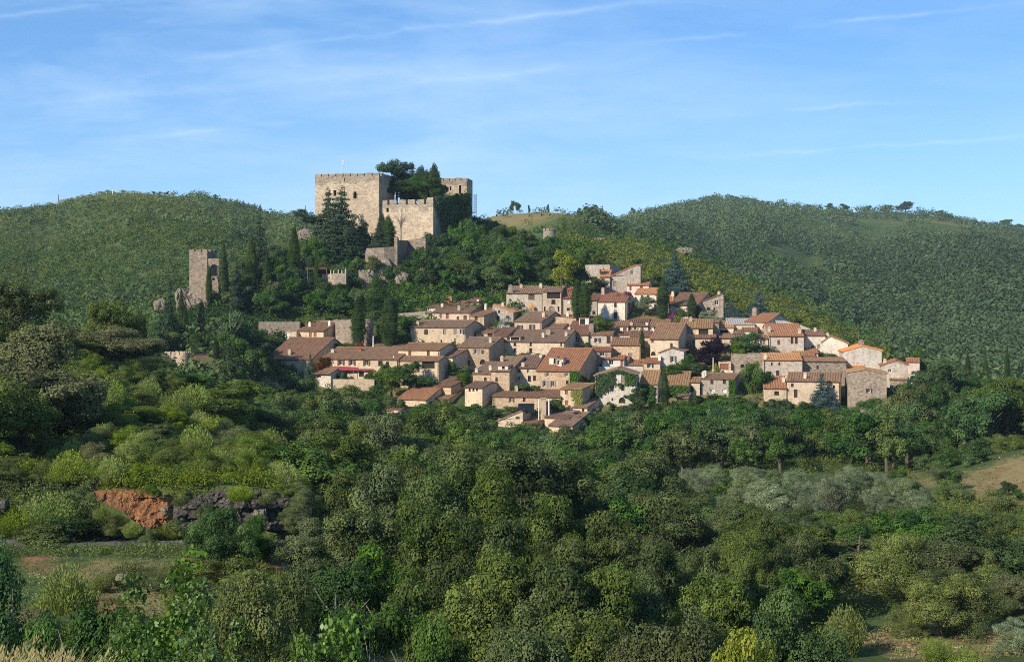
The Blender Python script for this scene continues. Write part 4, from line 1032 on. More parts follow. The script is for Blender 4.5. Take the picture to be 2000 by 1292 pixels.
rock('leaning crag left of the square ruined tower', 357, 584, 332, 1.6, 2, 2.6, 'cliff', 6)
rock('small lower crag beneath the square ruined tower', 392, 636, 322, 1.8, 2, 3.2, 'cliff', 7)
rock('rocky rib on the slope left of the ruined tower crag', 312, 596, 330, 1.4, 1.2, 1.5, 'cliff', 8)
rock('broken rocks on the ridge above the top house', 1228, 480, 446, 3.6, 2, .7, 'cliff', 10)
rock('jagged ridge rocks falling to the right', 1338, 490, 446, 2.6, 2, 1.1, 'cliff', 11)
rock('pale boulder on the open ridge slope', 1170, 468, 448, 2.0, 1.5, .6, 'cliff', 12)
rock('red-brown bare crag in the wood left of the keep', 602, 458, 372, 2.6, 2, 1.4, 'cliff', 13)
rock('pale rock showing on the far left hillside', 212, 497, 640, 4.5, 3, 2.0, 'cliff', 14)


def cut_face(label, px0, px1, top, bot, Y, mat, seed, name):
    """a rough vertical face cut into the slope above the road"""
    nx, nz = 190, 60
    verts, fcs = [], []
    for j in range(nz + 1):
        for i in range(nx + 1):
            u, v = i / nx, j / nz
            px = px0 + (px1 - px0) * u
            tp = np.interp(px, [a for a, _ in top], [b for _, b in top]); bt = np.interp(px, [a for a, _ in bot], [b for _, b in bot])
            py = bt + (tp - bt) * v
            yy = Y + v * 1.6
            p = P(px, py, yy)
            q = Vector((p.x * .6, p.z * .6, seed))
            d = mnoise.noise(q) * .4 + mnoise.ridged_multi_fractal(q * 1.6, .7, 2.2, 5, 1.0, 2.0) * .28 - .3
            ledge = (mnoise.cell(Vector((p.x * 1.1 + p.z * .6, p.z * 1.6, seed))) - .5) * .35
            e = math.sin(math.pi * min(u * 8, 1) * .5) * math.sin(math.pi * min((1 - u) * 8, 1) * .5)
            p.y -= (d + ledge) * e - .1 + (1 - e) * -1.2
            if v > .92: p.y += (v - .92) * 18
            verts.append(tuple(p))
    for j in range(nz):
        for i in range(nx):
            a = j * (nx + 1) + i
            fcs.append((a, a + 1, a + nx + 2, a + nx + 1))
    me = bpy.data.meshes.new(name); me.from_pydata(verts, [], fcs); me.materials.append(M[mat])
    return tag(link(name, me), label, 'rock')


cut_face('orange earth bank cut open above the road', 172, 338, [(172, 962), (215, 958), (260, 958), (300, 966), (338, 974)], [(172, 966), (205, 986), (240, 1000), (262, 1022), (300, 1034), (338, 1036)], 92.35, 'earth', 3.3, 'earth_bank')
cut_face('shade-darkened slate rock face beside the orange earth bank', 318, 604, [(318, 1004), (336, 982), (370, 964), (430, 956), (510, 958), (560, 968), (604, 996)], [(318, 1036), (380, 1040), (470, 1040), (560, 1034), (604, 1020)], 92.5, 'slate', 9.1, 'slate_cliff')
rock('rounded tan boulder at the foot of the slate face', 508, 1012, 92.0, .42, .3, .6, 'cliff', 21, name='boulder')
rock('small round boulder between earth bank and slate face', 322, 996, 92.3, .24, .2, .24, 'cliff', 22, name='boulder')
rock('dark boulder at the left edge above the road', 2, 990, 93.0, .5, .5, .5, 'slate', 23, name='boulder')
rock('pale stones on the bare slope under the road', 238, 1126, 74, .28, .25, .16, 'cliff', 24, name='boulder')
rock('brown rock at the road edge near the yellow-green broom', 500, 1088, 85, .8, .5, .5, 'cliff', 25, name='boulder')

# flag, mast, poles, aerials, parasols, awning
f0 = P(668, 336, 388)
fl = empty('flagpole', f0, 0, 'thin flagpole with a limp pale flag on the castle keep', 'flagpole')
mb = MB(); mb.tube([(0, 0, -.6), (0, 0, 3.9)], [.07, .04], 6); mb.build('pole', M['whitepaint'], fl)
mb = MB()
for i in range(6):
    a, b = i / 6, (i + 1) / 6
    f1 = lambda t: (.05 + .5 * t, .12 * math.sin(t * 7), -.9 * t)
    p, q = Vector(f1(a)), Vector(f1(b))
    mb.poly((p + Vector((0, 0, 3.7)), q + Vector((0, 0, 3.7)), q + Vector((0, 0, 2.3)), p + Vector((0, 0, 2.3))))
mb.build('flag', M['whitecloth'], fl)
m0 = P(928, 414, 408)
ms = empty('lattice_mast', m0, 0, 'steel lattice mast with a caged platform right of the castle', 'mast')
mb = MB(); hm = (414 - 379) / F * 408
for x, y in ((-.35, -.35), (.35, -.35), (.35, .35), (-.35, .35)): mb.tube([(x, y, -1), (x, y, hm)], [.05, .05], 5)
for i in range(9):
    z = i * hm / 9
    for a, b in (((-.35, -.35), (.35, -.35)), ((.35, -.35), (.35, .35)), ((.35, .35), (-.35, .35)), ((-.35, .35), (-.35, -.35))):
        mb.tube([(a[0], a[1], z), (b[0], b[1], z + hm / 9)], [.035, .035], 4); mb.tube([(a[0], a[1], z), (b[0], b[1], z)], [.035, .035], 4)
mb.build('lattice', M['metal'], ms)
mb = MB(); mb.box(-1.9, -.9, -.4, .4, 1.6, 1.7)
for x in (-1.9, -1.4, -.9): mb.tube([(x, -.4, 1.6), (x, -.4, 3.4)], [.04, .04], 5)
mb.tube([(-1.9, -.4, 3.4), (-.9, -.4, 3.4)], [.04, .04], 5); mb.tube([(-1.9, -.4, 2.6), (-.9, -.4, 2.6)], [.04, .04], 5)
mb.build('platform', M['metal'], ms)
mb = MB(); mb.box(-1.9, .2, -.8, .8, -.2, -.05); mb.build('deck', M['rust'], ms)


def pole(label, px, top, bot, Y, r=.1, mat='polewood', name='utility_pole', arm=True):
    b = P(px, bot, Y); h = (bot - top) / F * Y
    o = empty(name, b, 0, label, 'pole')
    mb = MB(); mb.tube([(0, 0, -.8), (0, 0, h)], [r, r * .7], 8); mb.build('shaft', M[mat], o)
    if arm:
        mb = MB(); mb.box(-.6, .6, -.06, .06, h - .5, h - .4); mb.build('crossarm', M[mat], o)
    return o


pole('tall brown wooden pole in front of the bright fig tree at the top row', 1096, 508, 566, 327, .16, arm=False)
pole('thin pole at the summit of the left hill', 220, 370, 384, 880, .45, 'whitepaint', arm=False)
pole('short pole left of the summit on the left hill', 114, 380, 392, 880, .35, 'metal', arm=False)
pole('white stone post in the lane under the cypress', 729, 656, 678, 300, .16, 'whitepaint', 'stone_post', False)
pole('white pillar in front of the red garage door', 1393, 698, 722, 294, .16, 'tan', 'stone_post', False)
pole('slim white post standing in the olive grove', 1567, 925, 938, 186, .07, 'whitepaint', 'wooden_post', False)


def aerial(label, px, top, bot, Y, rz=.3):
    b = P(px, bot, Y); h = (bot - top) / F * Y
    o = empty('tv_aerial', b, rz, label, 'aerial')
    mb = MB(); mb.tube([(0, 0, -.3), (0, 0, h)], [.03, .025], 5); mb.build('mast', M['metal'], o)
    mb = MB(); mb.tube([(-.8, 0, h - .15), (.7, 0, h - .1)], [.02, .02], 4)
    for x in (-.7, -.4, -.1, .2, .5): mb.tube([(x, -.35, h - .13), (x, .35, h - .13)], [.016, .016], 4)
    mb.build('boom', M['metal'], o)


aerial('television aerial on the big bare brown roof', 563, 667, 690, 301)
aerial('tall television aerial beside the bright orange roof', 1676.5, 648, 672, 302, .5)
aerial('aerial on a long pole over the small shaded house', 880, 733, 766, 283, 1.2)
aerial('aerial above the wide windowless stone house', 1658, 699, 712, 299, .7)


def parasol(label, px, py, Y, r, mat, tilt=0.0, h=2.0):
    o = empty('parasol', P(px, py, Y) - Vector((0, 0, h)), 0, label, 'parasol')
    n = 8
    mb = MB()
    for i in range(n):
        a, b = 2 * math.pi * i / n, 2 * math.pi * (i + 1) / n
        mb.poly(((0, 0, h + r * .32), (math.cos(a) * r, math.sin(a) * r, h), (math.cos(b) * r, math.sin(b) * r, h)))
        mb.poly(((math.cos(a) * r, math.sin(a) * r, h), (math.cos(b) * r, math.sin(b) * r, h), (math.cos(b) * r, math.sin(b) * r, h - .12), (math.cos(a) * r, math.sin(a) * r, h - .12)))
    c = mb.build('canopy', M[mat], o)
    mb = MB(); mb.tube([(0, 0, -.2), (0, 0, h + r * .34)], [.035, .03], 6); mb.build('pole', M['metal'], o)
    if tilt: o.rotation_euler = (tilt, 0, 0.2); o.location = P(px, py, Y) - Vector((0, -math.sin(tilt) * h, math.cos(tilt) * h))
    return o


parasol('pink parasol open beside the reddish shed roof', 773, 804, 264, .95, 'pinkcloth')
parasol('dark grey parasol on the terrace at the village foot', 1122, 802, 266, .75, 'greycloth')
parasol('round orange sunshade tilted against the top row house', 1035.4, 597.6, 325.5, .58, 'orangecloth', R(72), 1.6)
aw = empty('awning', P(651, 720, 288.6), -R(8), 'long red awning stretched over the terrace of the shuttered house', 'awning')
mb = MB(); La = (733 - 651) / F * 288
for i in range(12):
    a, b = La * i / 12, La * (i + 1) / 12
    if i < 7: mb.poly(((a, 0, .0), (b, 0, .0), (b, 1.3, .55), (a, 1.3, .55)))
    mb.poly(((a, 0, 0), (b, 0, 0), (b, 0, -.28 - .05 * (i % 2)), (a, 0, -.28 - .05 * (i % 2))))
mb.build('cloth', M['redcloth'], aw)
mb = MB(); mb.tube([(0, 0, .02), (La, 0, .02)], [.05, .05], 6)
for x in (.1, La * .5, La - .1): mb.tube([(x, 0, 0), (x, 0, -2.2)], [.05, .05], 6)
mb.build('frame', M['metal'], aw)
cn = empty('canopy_roof', P(598, 529, 338), -R(6), 'open canopy roof on posts half hidden in the wood', 'canopy')
mb = MB(); mb.box(0, 5.0, 0, 2.6, .5, .68); mb.build('roof', M['brown'], cn)
mb = MB()
for x in (.2, 2.4, 4.8): mb.box(x, x + .18, .1, .28, -2, .5)
mb.build('post', M['polewood'], cn)
for i, (px, h_) in enumerate(((646, 7), (652, 6), (661, 8), (668, 7), (675, 9))): pole('stone post on the low terrace wall in the wood', px, 534 - h_, 536, 335.5, .17, 'tan', 'stone_post', False)['group'] = 'posts on the terrace wall in the wood'
# ------------------------------------------------------------------ foliage
def frames(nrm, rng):
    a = rng.normal(size=nrm.shape)
    t = np.cross(nrm, a); t /= np.linalg.norm(t, axis=1, keepdims=True) + 1e-9
    return t, np.cross(nrm, t)


def leaf_quads(pos, nrm, size, rng, aspect=.6):
    nrm = nrm / (np.linalg.norm(nrm, axis=1, keepdims=True) + 1e-9)
    t, b = frames(nrm, rng)
    s = (size * rng.uniform(.6, 1.25, len(pos)))[:, None]
    w = s * aspect
    fold = nrm * s * rng.uniform(-.15, .25, (len(pos), 1))
    return np.stack([pos - t * s, pos - b * w + fold, pos + t * s, pos + b * w + fold], 1)


def crown_geo(lobes, leaf, dens, seed, up=.3, jit=.36, aspect=.6, shell=(.7, 1.06), asp=1.0):
    """leaf clumps through the outer shell of each lobe; lobes = (x,y,z, rx,ry,rz)"""
    rng = np.random.default_rng(seed)
    Vs, Ts = [], []
    for (x, y, z, rx, ry, rz) in lobes:
        r = (rx * ry * rz) ** (1 / 3)
        n = max(8, int(dens * 12.6 * r * r / (leaf * leaf)))
        d = rng.normal(size=(n, 3)); d /= np.linalg.norm(d, axis=1, keepdims=True)
        d = d[(d[:, 2] > -.75) | (rng.random(n) < .4)]
        n = len(d)
        rad = rng.uniform(shell[0], shell[1], n) ** .7
        wob = 1 + .22 * np.sin(d[:, 0] * 5 + seed) * np.sin(d[:, 1] * 6 + x * 9) + .12 * np.sin(d[:, 2] * 9 + y * 7)
        pos = np.array([x, y, z]) + d * np.array([rx, ry, rz]) * (rad * wob)[:, None]
        nr = d + jit * rng.normal(size=(n, 3)) + np.array([0, 0, up])
        pos[:, 2] *= asp
        q_ = leaf_quads(pos, nr, leaf, rng, aspect); q_[..., 2] /= asp
        Vs.append(q_)
        Ts.append(np.clip(.45 + .24 * rng.normal() + .10 * rng.normal(size=n), 0, 1))
    return np.concatenate(Vs), np.concatenate(Ts)


def broad_lobes(seed, n=20, spread=.5, zc=.62, zr=.34, lr=.2, trunk=True):
    rng = np.random.default_rng(seed)
    out = []
    for i in range(n):
        th = i * 2.39996 + rng.uniform(-.4, .4)
        v = rng.uniform(-.55, 1) if i > 2 else .8
        q = math.sqrt(max(0, 1 - v * v)) * rng.uniform(.62, .95)
        r = lr * rng.uniform(.7, 1.35)
        out.append((spread * q * math.cos(th) * .78, spread * q * math.sin(th) * .78, zc + zr * v * .72, r * rng.uniform(.95, 1.3), r * rng.uniform(.95, 1.3), r * rng.uniform(.75, 1.0)))
    out.append((0, 0, zc, spread * .5, spread * .5, zr * .6))
    return out


def tree_lobes(seed, n1=11, n2=62, spread=.5, zc=.54, zr=.44, r1=.16, r2=.5, flat=.85):
    """boughs, then smaller leaf clumps standing out of them, so the outline stays broken"""
    rng = np.random.default_rng(seed)
    prim = [(0, 0, zc - .05, spread * .45, spread * .45, zr * .62)]
    for i in range(n1):
        th = i * 2.39996 + rng.uniform(-.45, .45)
        v = -.75 + 1.7 * ((i * .618 + rng.uniform(-.08, .08)) % 1.0)
        q = math.sqrt(max(.05, 1 - min(1, v * v))) * rng.uniform(.55, 1.0)
        r = r1 * rng.uniform(.7, 1.3)
        prim.append((spread * q * math.cos(th) * .72, spread * q * math.sin(th) * .72, zc + zr * min(v, .9) * .62, r * rng.uniform(.95, 1.25), r * rng.uniform(.95, 1.25), r * flat))
    out = list(prim)
    for i in range(n2):
        c = prim[rng.integers(1, len(prim))]
        d = rng.normal(size=3) + np.array([c[0], c[1], (c[2] - zc) + .12]) * 3.2
        d /= np.linalg.norm(d)
        r = (c[3] * c[4] * c[5]) ** (1 / 3) * r2 * rng.uniform(.55, 1.4)
        p = np.array(c[:3]) + d * np.array(c[3:]) * rng.uniform(.95, 1.45)
        out.append((*p, r * 1.15, r * 1.15, r * rng.uniform(.65, .95)))
    return out


def trunk_mesh(name, mat, seed, h=.55, r=.035, limbs=6, spread=.34):
    rng = random.Random(seed); mb = MB()
    lean = (rng.uniform(-.05, .05), rng.uniform(-.05, .05))
    mb.tube([(0, 0, -.12), (lean[0] * .4, lean[1] * .4, h * .4), (lean[0], lean[1], h), (lean[0] * 1.5, lean[1] * 1.5, h * 1.35)], [r * 1.3, r, r * .7, r * .25], 7)
    for i in range(limbs):
        th = i * 2.4 + rng.uniform(-.3, .3); z0 = h * rng.uniform(.45, .95); L = spread * rng.uniform(.7, 1.1)
        a = Vector((lean[0] * z0 / h, lean[1] * z0 / h, z0)); b = a + Vector((math.cos(th) * L * .5, math.sin(th) * L * .5, .12)); c = b + Vector((math.cos(th + .3) * L * .5, math.sin(th + .3) * L * .5, .16))
        mb.tube([a, b, c], [r * .55, r * .36, r * .1], 5)
    return mb.mesh(name, M[mat])


def cypress_geo(seed, leaf, dens, fat=.5):
    rng = np.random.default_rng(seed)
    lobes = []
    for i in range(16):
        z = .06 + .9 * i / 15
        r = fat * (math.sin(math.pi * min(1, (z + .12) * .86)) ** .75) * .62 * (1 - .25 * max(0, z - .6))
        r = max(r, .06)
        th = i * 2.4
        lobes.append((math.cos(th) * r * .22, math.sin(th) * r * .22, z, r, r, .1))
    return crown_geo(lobes, leaf, dens, seed, up=.9, jit=.6, aspect=.45, shell=(.8, 1.05))


def tier_geo(seed, leaf, dens, tiers=11, fat=.52, top=.12, droop=.05, flat=.28, ragged=.35):
    """layered conifer: branch fans in tiers round the stem"""
    rng = np.random.default_rng(seed); lobes = []
    for k in range(tiers):
        f = k / (tiers - 1)
        z = .1 + .86 * f
        R0 = fat * ((1 - f) ** .8 * (1 - top) + top)
        nb = max(3, int(8 * (1 - f) + 3))
        for i in range(nb):
            th = 2 * math.pi * i / nb + k * 1.1 + rng.uniform(-.3, .3)
            L = R0 * rng.uniform(1 - ragged, 1.08)
            for q in (.45, .85):
                r = max(L * .4, .05)
                lobes.append((math.cos(th) * L * q, math.sin(th) * L * q, z - droop * q + rng.uniform(-.012, .012), r, r, max(r * flat, .012)))
    lobes += [(0, 0, z_, .06 + .12 * (1 - z_), .06 + .12 * (1 - z_), .08) for z_ in np.linspace(.12, .95, 9)]
    return crown_geo(lobes, leaf, dens, seed, up=1.1, jit=.5, aspect=.5, shell=(.4, 1.08))


def bush_lobes(seed, n=12):
    rng = np.random.default_rng(seed); out = [(0, 0, .4, .34, .34, .36)]
    for i in range(n):
        th = i * 2.4 + rng.uniform(-.4, .4); q = rng.uniform(.15, .36); v = rng.uniform(.18, .78)
        r = .17 * rng.uniform(.7, 1.3)
        out.append((math.cos(th) * q * (1.15 - .5 * v), math.sin(th) * q * (1.15 - .5 * v), v, r, r, r * 1.05))
    return out


def spiky_geo(seed, leaf, n):
    """broom: upright fine stems fanning from the base"""
    rng = np.random.default_rng(seed)
    th = rng.uniform(0, 6.283, n); q = np.sqrt(rng.random(n)); z = rng.uniform(.1, 1, n) ** .8
    rr = .5 * q * (.55 + .45 * z)
    pos = np.stack([np.cos(th) * rr, np.sin(th) * rr, z * (1.05 - .5 * q * q) * (.85 + .15 * np.sin(th * 5 + seed))], 1)
    d = np.stack([np.cos(th) * q * .5, np.sin(th) * q * .5, np.ones(n)], 1) + .25 * rng.normal(size=(n, 3))
    d /= np.linalg.norm(d, axis=1, keepdims=True)
    side = np.cross(d, rng.normal(size=(n, 3))); side /= np.linalg.norm(side, axis=1, keepdims=True)
    s = (leaf * rng.uniform(.7, 1.4, n))[:, None]
    V_ = np.stack([pos - d * s, pos - side * s * .28, pos + d * s, pos + side * s * .28], 1)
    return V_, np.clip(.3 + .5 * z + .2 * rng.normal(size=n), 0, 1)


LEAF = {
    'oak': mat_leaf('holm_oak_leaf', (.032, .058, .015), (.165, .205, .070), .25, .20, .0, (.15, .145, .065), .08),
    'broad': mat_leaf('broad_leaf', (.024, .062, .017), (.104, .185, .048), .27, .24),
    'bright': mat_leaf('bright_leaf', (.058, .112, .022), (.150, .225, .050), .34, .2),
    'fig': mat_leaf('yellow_green_leaf', (.12, .17, .02), (.30, .34, .05), 0.35, 0.12),
    'olive': mat_leaf('olive_leaf', (.10, .14, .065), (.29, .34, .20), .25, .24),
    'cypress': mat_leaf('cypress_leaf', (.020, .044, .014), (.075, .118, .036), .15, .2),
    'cedar': mat_leaf('cedar_needle', (.024, .050, .024), (.085, .130, .062), .15, .22),
    'bluefir': mat_leaf('blue_conifer_needle', (.03, .06, .055), (.10, .14, .12), .1, .25),
    'purple': mat_leaf('purple_leaf', (.010, .006, .010), (.035, .018, .03), .15, .1),
    'broom': mat_leaf('broom_leaf', (.090, .145, .027), (.280, .350, .088), .4, .22),
    'scrub': mat_leaf('scrub_leaf', (.062, .095, .026), (.215, .260, .088), .32, .22, .0, (.17, .145, .065), .12),
    'pink': mat_leaf('pink_blossom', (.10, .05, .03), (.45, .12, .16), .25, .1),
    'violet': mat_leaf('violet_blossom', (.12, .02, .12), (.42, .05, .38), .25, .1),
    'whitefl': mat_leaf('white_blossom', (.05, .09, .04), (.7, .68, .62), .25, .1),
    'redleaf': mat_leaf('red_leaf', (.05, .06, .02), (.34, .09, .03), .25, .1),
    'vine': mat_leaf('vine_leaf', (.035, .09, .015), (.10, .19, .03), .3, .15),
    'yvine': mat_leaf('yellow_vine_leaf', (.16, .19, .02), (.34, .36, .05), .3, .1),
    'ivy': mat_leaf('ivy_leaf', (.026, .066, .018), (.090, .165, .042), .22, .15),
    'dead': mat_leaf('dry_twig', (.20, .16, .12), (.32, .27, .21), .1, .15),
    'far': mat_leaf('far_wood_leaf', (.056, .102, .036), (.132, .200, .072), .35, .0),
    'farscrub': mat_leaf('far_scrub_leaf', (.082, .118, .030), (.200, .232, .066), .32, .0),
    'bigleaf': mat_leaf('glossy_big_leaf', (.045, .105, .016), (.190, .290, .060), .38, .1, .02),
    'grass': mat_leaf('dry_grass', (.17, .14, .05), (.46, .37, .15), .35, .0),
}
V3 = {}


def variants(kind, geos, mat, trunks):
    V3[kind] = ([np_mesh(kind + '_crown', v, t, LEAF[mat]) for v, t in geos], trunks)


TR = [trunk_mesh('trunk', 'bark', s, .42) for s in range(3)]
TRP = [trunk_mesh('trunk', 'palebark', s + 7, .55, .018, 8, .34) for s in range(3)]
TST = [trunk_mesh('trunk', 'bark', 30, .7, .03, 0)]
TOL = [trunk_mesh('trunk', 'bark', 40 + s, .35, .045, 5, .3) for s in range(2)]
TRO = [trunk_mesh('trunk', 'greybark', s + 17, .48, .018, 14, .38) for s in range(3)]
variants('oak_fine', [crown_geo(tree_lobes(s, 12, 80), .0125, .62, s) for s in range(5)], 'oak', TRO)
variants('broad_fine', [crown_geo(tree_lobes(s + 20, 11, 64, flat=.6), .0145, .6, s, up=.6) for s in range(4)], 'broad', TRP)
variants('oak', [crown_geo(tree_lobes(s + 40, 10, 54), .019, .66, s) for s in range(4)], 'oak', TR)
variants('broad', [crown_geo(tree_lobes(s + 60, 10, 54, flat=.7), .019, .66, s, up=.5) for s in range(6)], 'broad', TR)
variants('bright', [crown_geo(tree_lobes(s + 80, 9, 44), .021, .6, s, up=.5) for s in range(3)], 'bright', TR)
variants('open', [crown_geo(tree_lobes(s + 90, 14, 80, r1=.12, r2=.6, flat=.5)[1:], .0145, .62, s, up=.6) for s in range(3)], 'oak', TRP)
variants('olive', [crown_geo(tree_lobes(s + 100, 9, 60, zc=.58, zr=.42, r1=.16), .014, .46, s, up=.5, aspect=.38) for s in range(4)], 'olive', TOL)
variants('cypress', [cypress_geo(s, .016, 1.1, .78) for s in range(4)], 'cypress', TST)
variants('cedar', [tier_geo(s, .018, .55, tiers=12, top=.13, ragged=.45) for s in range(4)], 'cedar', TST)
variants('flatcedar', [crown_geo(tree_lobes(s + 150, 16, 60, zc=.66, zr=.36, r1=.2, r2=.5, flat=.24)[1:], .016, .7, s, up=1.0, jit=.4, aspect=.5) for s in range(2)], 'cedar', [trunk_mesh('trunk', 'bark', 31, .55, .035, 8, .3)])
variants('bluefir', [tier_geo(s + 9, .018, .55, tiers=12) for s in range(2)], 'bluefir', TST)
variants('pine', [crown_geo([(x, y, z * .55 + .42, rx, ry, rz * .5) for x, y, z, rx, ry, rz in tree_lobes(s + 130, 12, 50, zr=.4)[1:]], .018, .66, s, up=.8, aspect=.4) for s in range(2)], 'cedar', [trunk_mesh('trunk', 'bark', 77, .75, .03, 5)])
variants('bush', [crown_geo(tree_lobes(s, 7, 30, zc=.4, zr=.55, r1=.2), .026, .6, s) for s in range(4)], 'broad', None)
variants('scrub', [crown_geo(tree_lobes(s + 10, 8, 34, zc=.36, zr=.55, r1=.2), .022, .5, s, aspect=.4) for s in range(4)], 'scrub', None)
variants('scrub_fine', [crown_geo(tree_lobes(s + 16, 10, 60, zc=.36, zr=.55, r1=.19), .0125, .5, s, aspect=.42) for s in range(5)], 'scrub', None)
variants('broom', [spiky_geo(s, .03, 7000) for s in range(4)], 'broom', None)
variants('topiary', [crown_geo([(0, 0, z, .42, .42, .2) for z in (.18, .35, .55, .75)] + [(0, 0, .85, .3, .3, .13)], .02, 1.0, 3, jit=.4, shell=(.9, 1.02))], 'bright', None)
variants('bigleaf', [crown_geo([(x, y, z, rx, ry, rz / 2.2) for x, y, z, rx, ry, rz in tree_lobes(s + 160, 13, 70, zc=.5, zr=.55, r1=.15)[1:]], .026, .42, s + 5, jit=1.1, aspect=.78, up=.5, shell=(.3, 1.12), asp=2.4) for s in range(4)], 'bigleaf', [trunk_mesh('stem', 'bark', 90, .5, .012, 9, .3)])
variants('deadtree', [crown_geo(tree_lobes(5, 8, 20, .4), .03, .05, 3, aspect=.06)], 'dead', [trunk_mesh('trunk', 'palebark', 95, .75, .022, 22, .36)])

PLANTS = []
trng = random.Random(12)


def plant(kind, px, top, w, Y, name, label=None, cat='tree', mat=None, base=None, group=None, hmin=1.0, z0=None, zone=None, row=None, rz=None, sink=0.0):
    """a tree whose crown top is at (px, top) and whose crown is w pixels wide; it stands on the ground (or at row base)"""
    crowns, trunks = V3[kind]
    x = (px - CX) / F * Y
    zt = (HZ - top) / F * Y
    if z0 is None: z0 = zg(x, Y) if base is None else (HZ - base) / F * Y
    z0 -= sink
    h = max(zt - z0, hmin); wd = w / F * Y
    i = trng.randrange(len(crowns))
    if trunks:
        o = empty(name, (x, Y, z0), trng.uniform(0, 6.28) if rz is None else rz)
        c = link('crown', crowns[i], o); link('trunk', trunks[trng.randrange(len(trunks))], o)
    else:
        c = o = link(name, crowns[i]); o.location = (x, Y, z0); o.rotation_euler.z = trng.uniform(0, 6.28)
    o.scale = (wd, wd, h)
    if mat:
        c.material_slots[0].link = 'OBJECT'; c.material_slots[0].material = LEAF[mat]
    tag(o, label, cat, group)
    if label is None: PLANTS.append((o, px, Y, zone, name, cat, w, row))
    return o


def sheet_ivy(name, quad, n, leaf, mat, label=None, parent=None, off=.15, seed=0, mask=None, cat='ivy'):
    """leaves spread over a wall patch given by four world corners"""
    rng = np.random.default_rng(seed)
    a, b, c, d = [np.array(q) for q in quad]
    u, v = rng.random(n), rng.random(n)
    if mask is not None:
        k = mask(u, v, rng); u, v = u[k], v[k]
    u_, v_ = u[:, None], v[:, None]
    pos = (a * (1 - u_) + b * u_) * (1 - v_) + (d * (1 - u_) + c * u_) * v_
    nr = np.cross(b - a, d - a); nr /= np.linalg.norm(nr)
    if nr[1] > 0: nr = -nr
    lump = .5 + .5 * np.sin(u * 23 + seed) * np.sin(v * 17)
    pos = pos + nr * (off * (lump + rng.random(len(u))))[:, None]
    nn = np.tile(nr, (len(u), 1)) + .6 * rng.normal(size=(len(u), 3)) + np.array([0, 0, .4])
    V_ = leaf_quads(pos, nn, leaf, rng, .75)
    if parent is not None: V_ = V_ - np.array(parent.matrix_world.translation if False else parent.location)
    o = link(name, np_mesh(name, V_, np.clip(.3 + .3 * lump + .25 * rng.normal(size=len(u)), 0, 1), LEAF[mat]), parent)
    if parent is None: tag(o, label, cat)
    return o
# ------------------------------------------------------------------ plants placed one by one
def T(kind, px, top, base, w, name, label, cat='tree', mat=None, Y=None, **k):
    return plant(kind, px, top, w, Y_of(base) if Y is None else Y, name, label, cat, mat, base=base, **k)


# castle hill conifers and cypresses
T('flatcedar', 774, 306, 400, 66, 'cedar_tree', 'flat-topped spreading cedar rising above the castle walls', Y=393, mat='cedar')
T('cedar', 806, 318, 392, 40, 'conifer_tree', 'dark ragged conifer beside the flat-topped castle cedar', Y=395, mat='cypress')
T('cypress', 822, 327, 392, 34, 'cypress_tree', 'broad dark cypress in the castle court next to the ragged conifer', Y=394)
T('cypress', 848, 322, 392, 26, 'cypress_tree', 'tall pointed cypress in the castle court before the rear tower', Y=388)
T('olive', 826, 345, 398, 72, 'courtyard_tree', 'loose pale green tree over the castle battlements', Y=390, mat='broad')
T('broad', 782, 345, 395, 56, 'courtyard_tree', 'dark bushy tree under the flat-topped castle cedar', Y=391)
T('broad', 858, 352, 398, 36, 'courtyard_tree', 'small green tree below the pointed court cypress', Y=392)
T('broad', 795, 350, 398, 60, 'courtyard_tree', 'deep green mass right of the flat-topped castle cedar', Y=391.5, mat='cypress')
T('cypress', 834, 335, 398, 30, 'cypress_tree', 'shorter cypress left of the tall pointed court cypress', Y=389)
T('cedar', 641, 369, 505, 84, 'cedar_tree', 'slim-tipped cedar in front of the keep, left of the pair', Y=374)
T('flatcedar', 792, 313, 398, 50, 'cedar_tree', 'second flat-layered cedar just right of the flat-topped castle cedar', Y=395, mat='cedar')
T('cedar', 655, 392, 520, 128, 'cedar_tree', 'widest layered cedar between the two slim tips at the keep', Y=368)
T('cedar', 669, 367, 512, 112, 'cedar_tree', 'big layered cedar in front of the keep window', Y=371)
T('cedar', 622, 420, 520, 90, 'cedar_tree', 'wide low cedar at the left foot of the keep', Y=370)
T('cedar', 690, 425, 525, 76, 'cedar_tree', 'dark cedar in front of the keep corner', Y=368)
T('cedar', 632, 448, 530, 84, 'cedar_tree', 'dense cedar low at the left of the keep cedars', Y=363)
T('cedar', 678, 440, 530, 96, 'cedar_tree', 'dense cedar between the keep corner and the terrace', Y=362)
T('oak', 612, 465, 540, 50, 'oak_tree', 'mossy yellow-green oak beside the pale green cypress', Y=356, mat='bright')
T('cedar', 652, 455, 532, 110, 'cedar_tree', 'broad dark cedar low under the keep above the terrace posts', Y=360)
T('pine', 597, 402, 480, 62, 'umbrella_pine', 'umbrella pine standing left of the keep', Y=372)
T('cypress', 746, 419, 482, 20, 'cypress_tree', 'narrow cypress at the foot of the curtain wall', Y=368)
T('cypress', 758, 424, 486, 28, 'cypress_tree', 'bushy cypress right of the narrow one under the curtain wall', Y=367)
T('cedar', 740, 436, 486, 40, 'conifer_tree', 'dark conifer clump on the curved bastion', Y=366)
T('deadtree', 783, 408, 474, 40, 'bare_tree', 'bare grey dead conifer against the curtain wall', Y=369)
T('broad', 848, 452, 520, 44, 'broadleaf_tree', 'deep green tree hugging the corner of the castle curtain wall', Y=366)
T('broad', 872, 452, 520, 44, 'broadleaf_tree', 'deep green tree under the bare part of the castle flank', Y=373)
T('broad', 894, 438, 515, 44, 'broadleaf_tree', 'round tree under the ivy of the castle flank', Y=377)
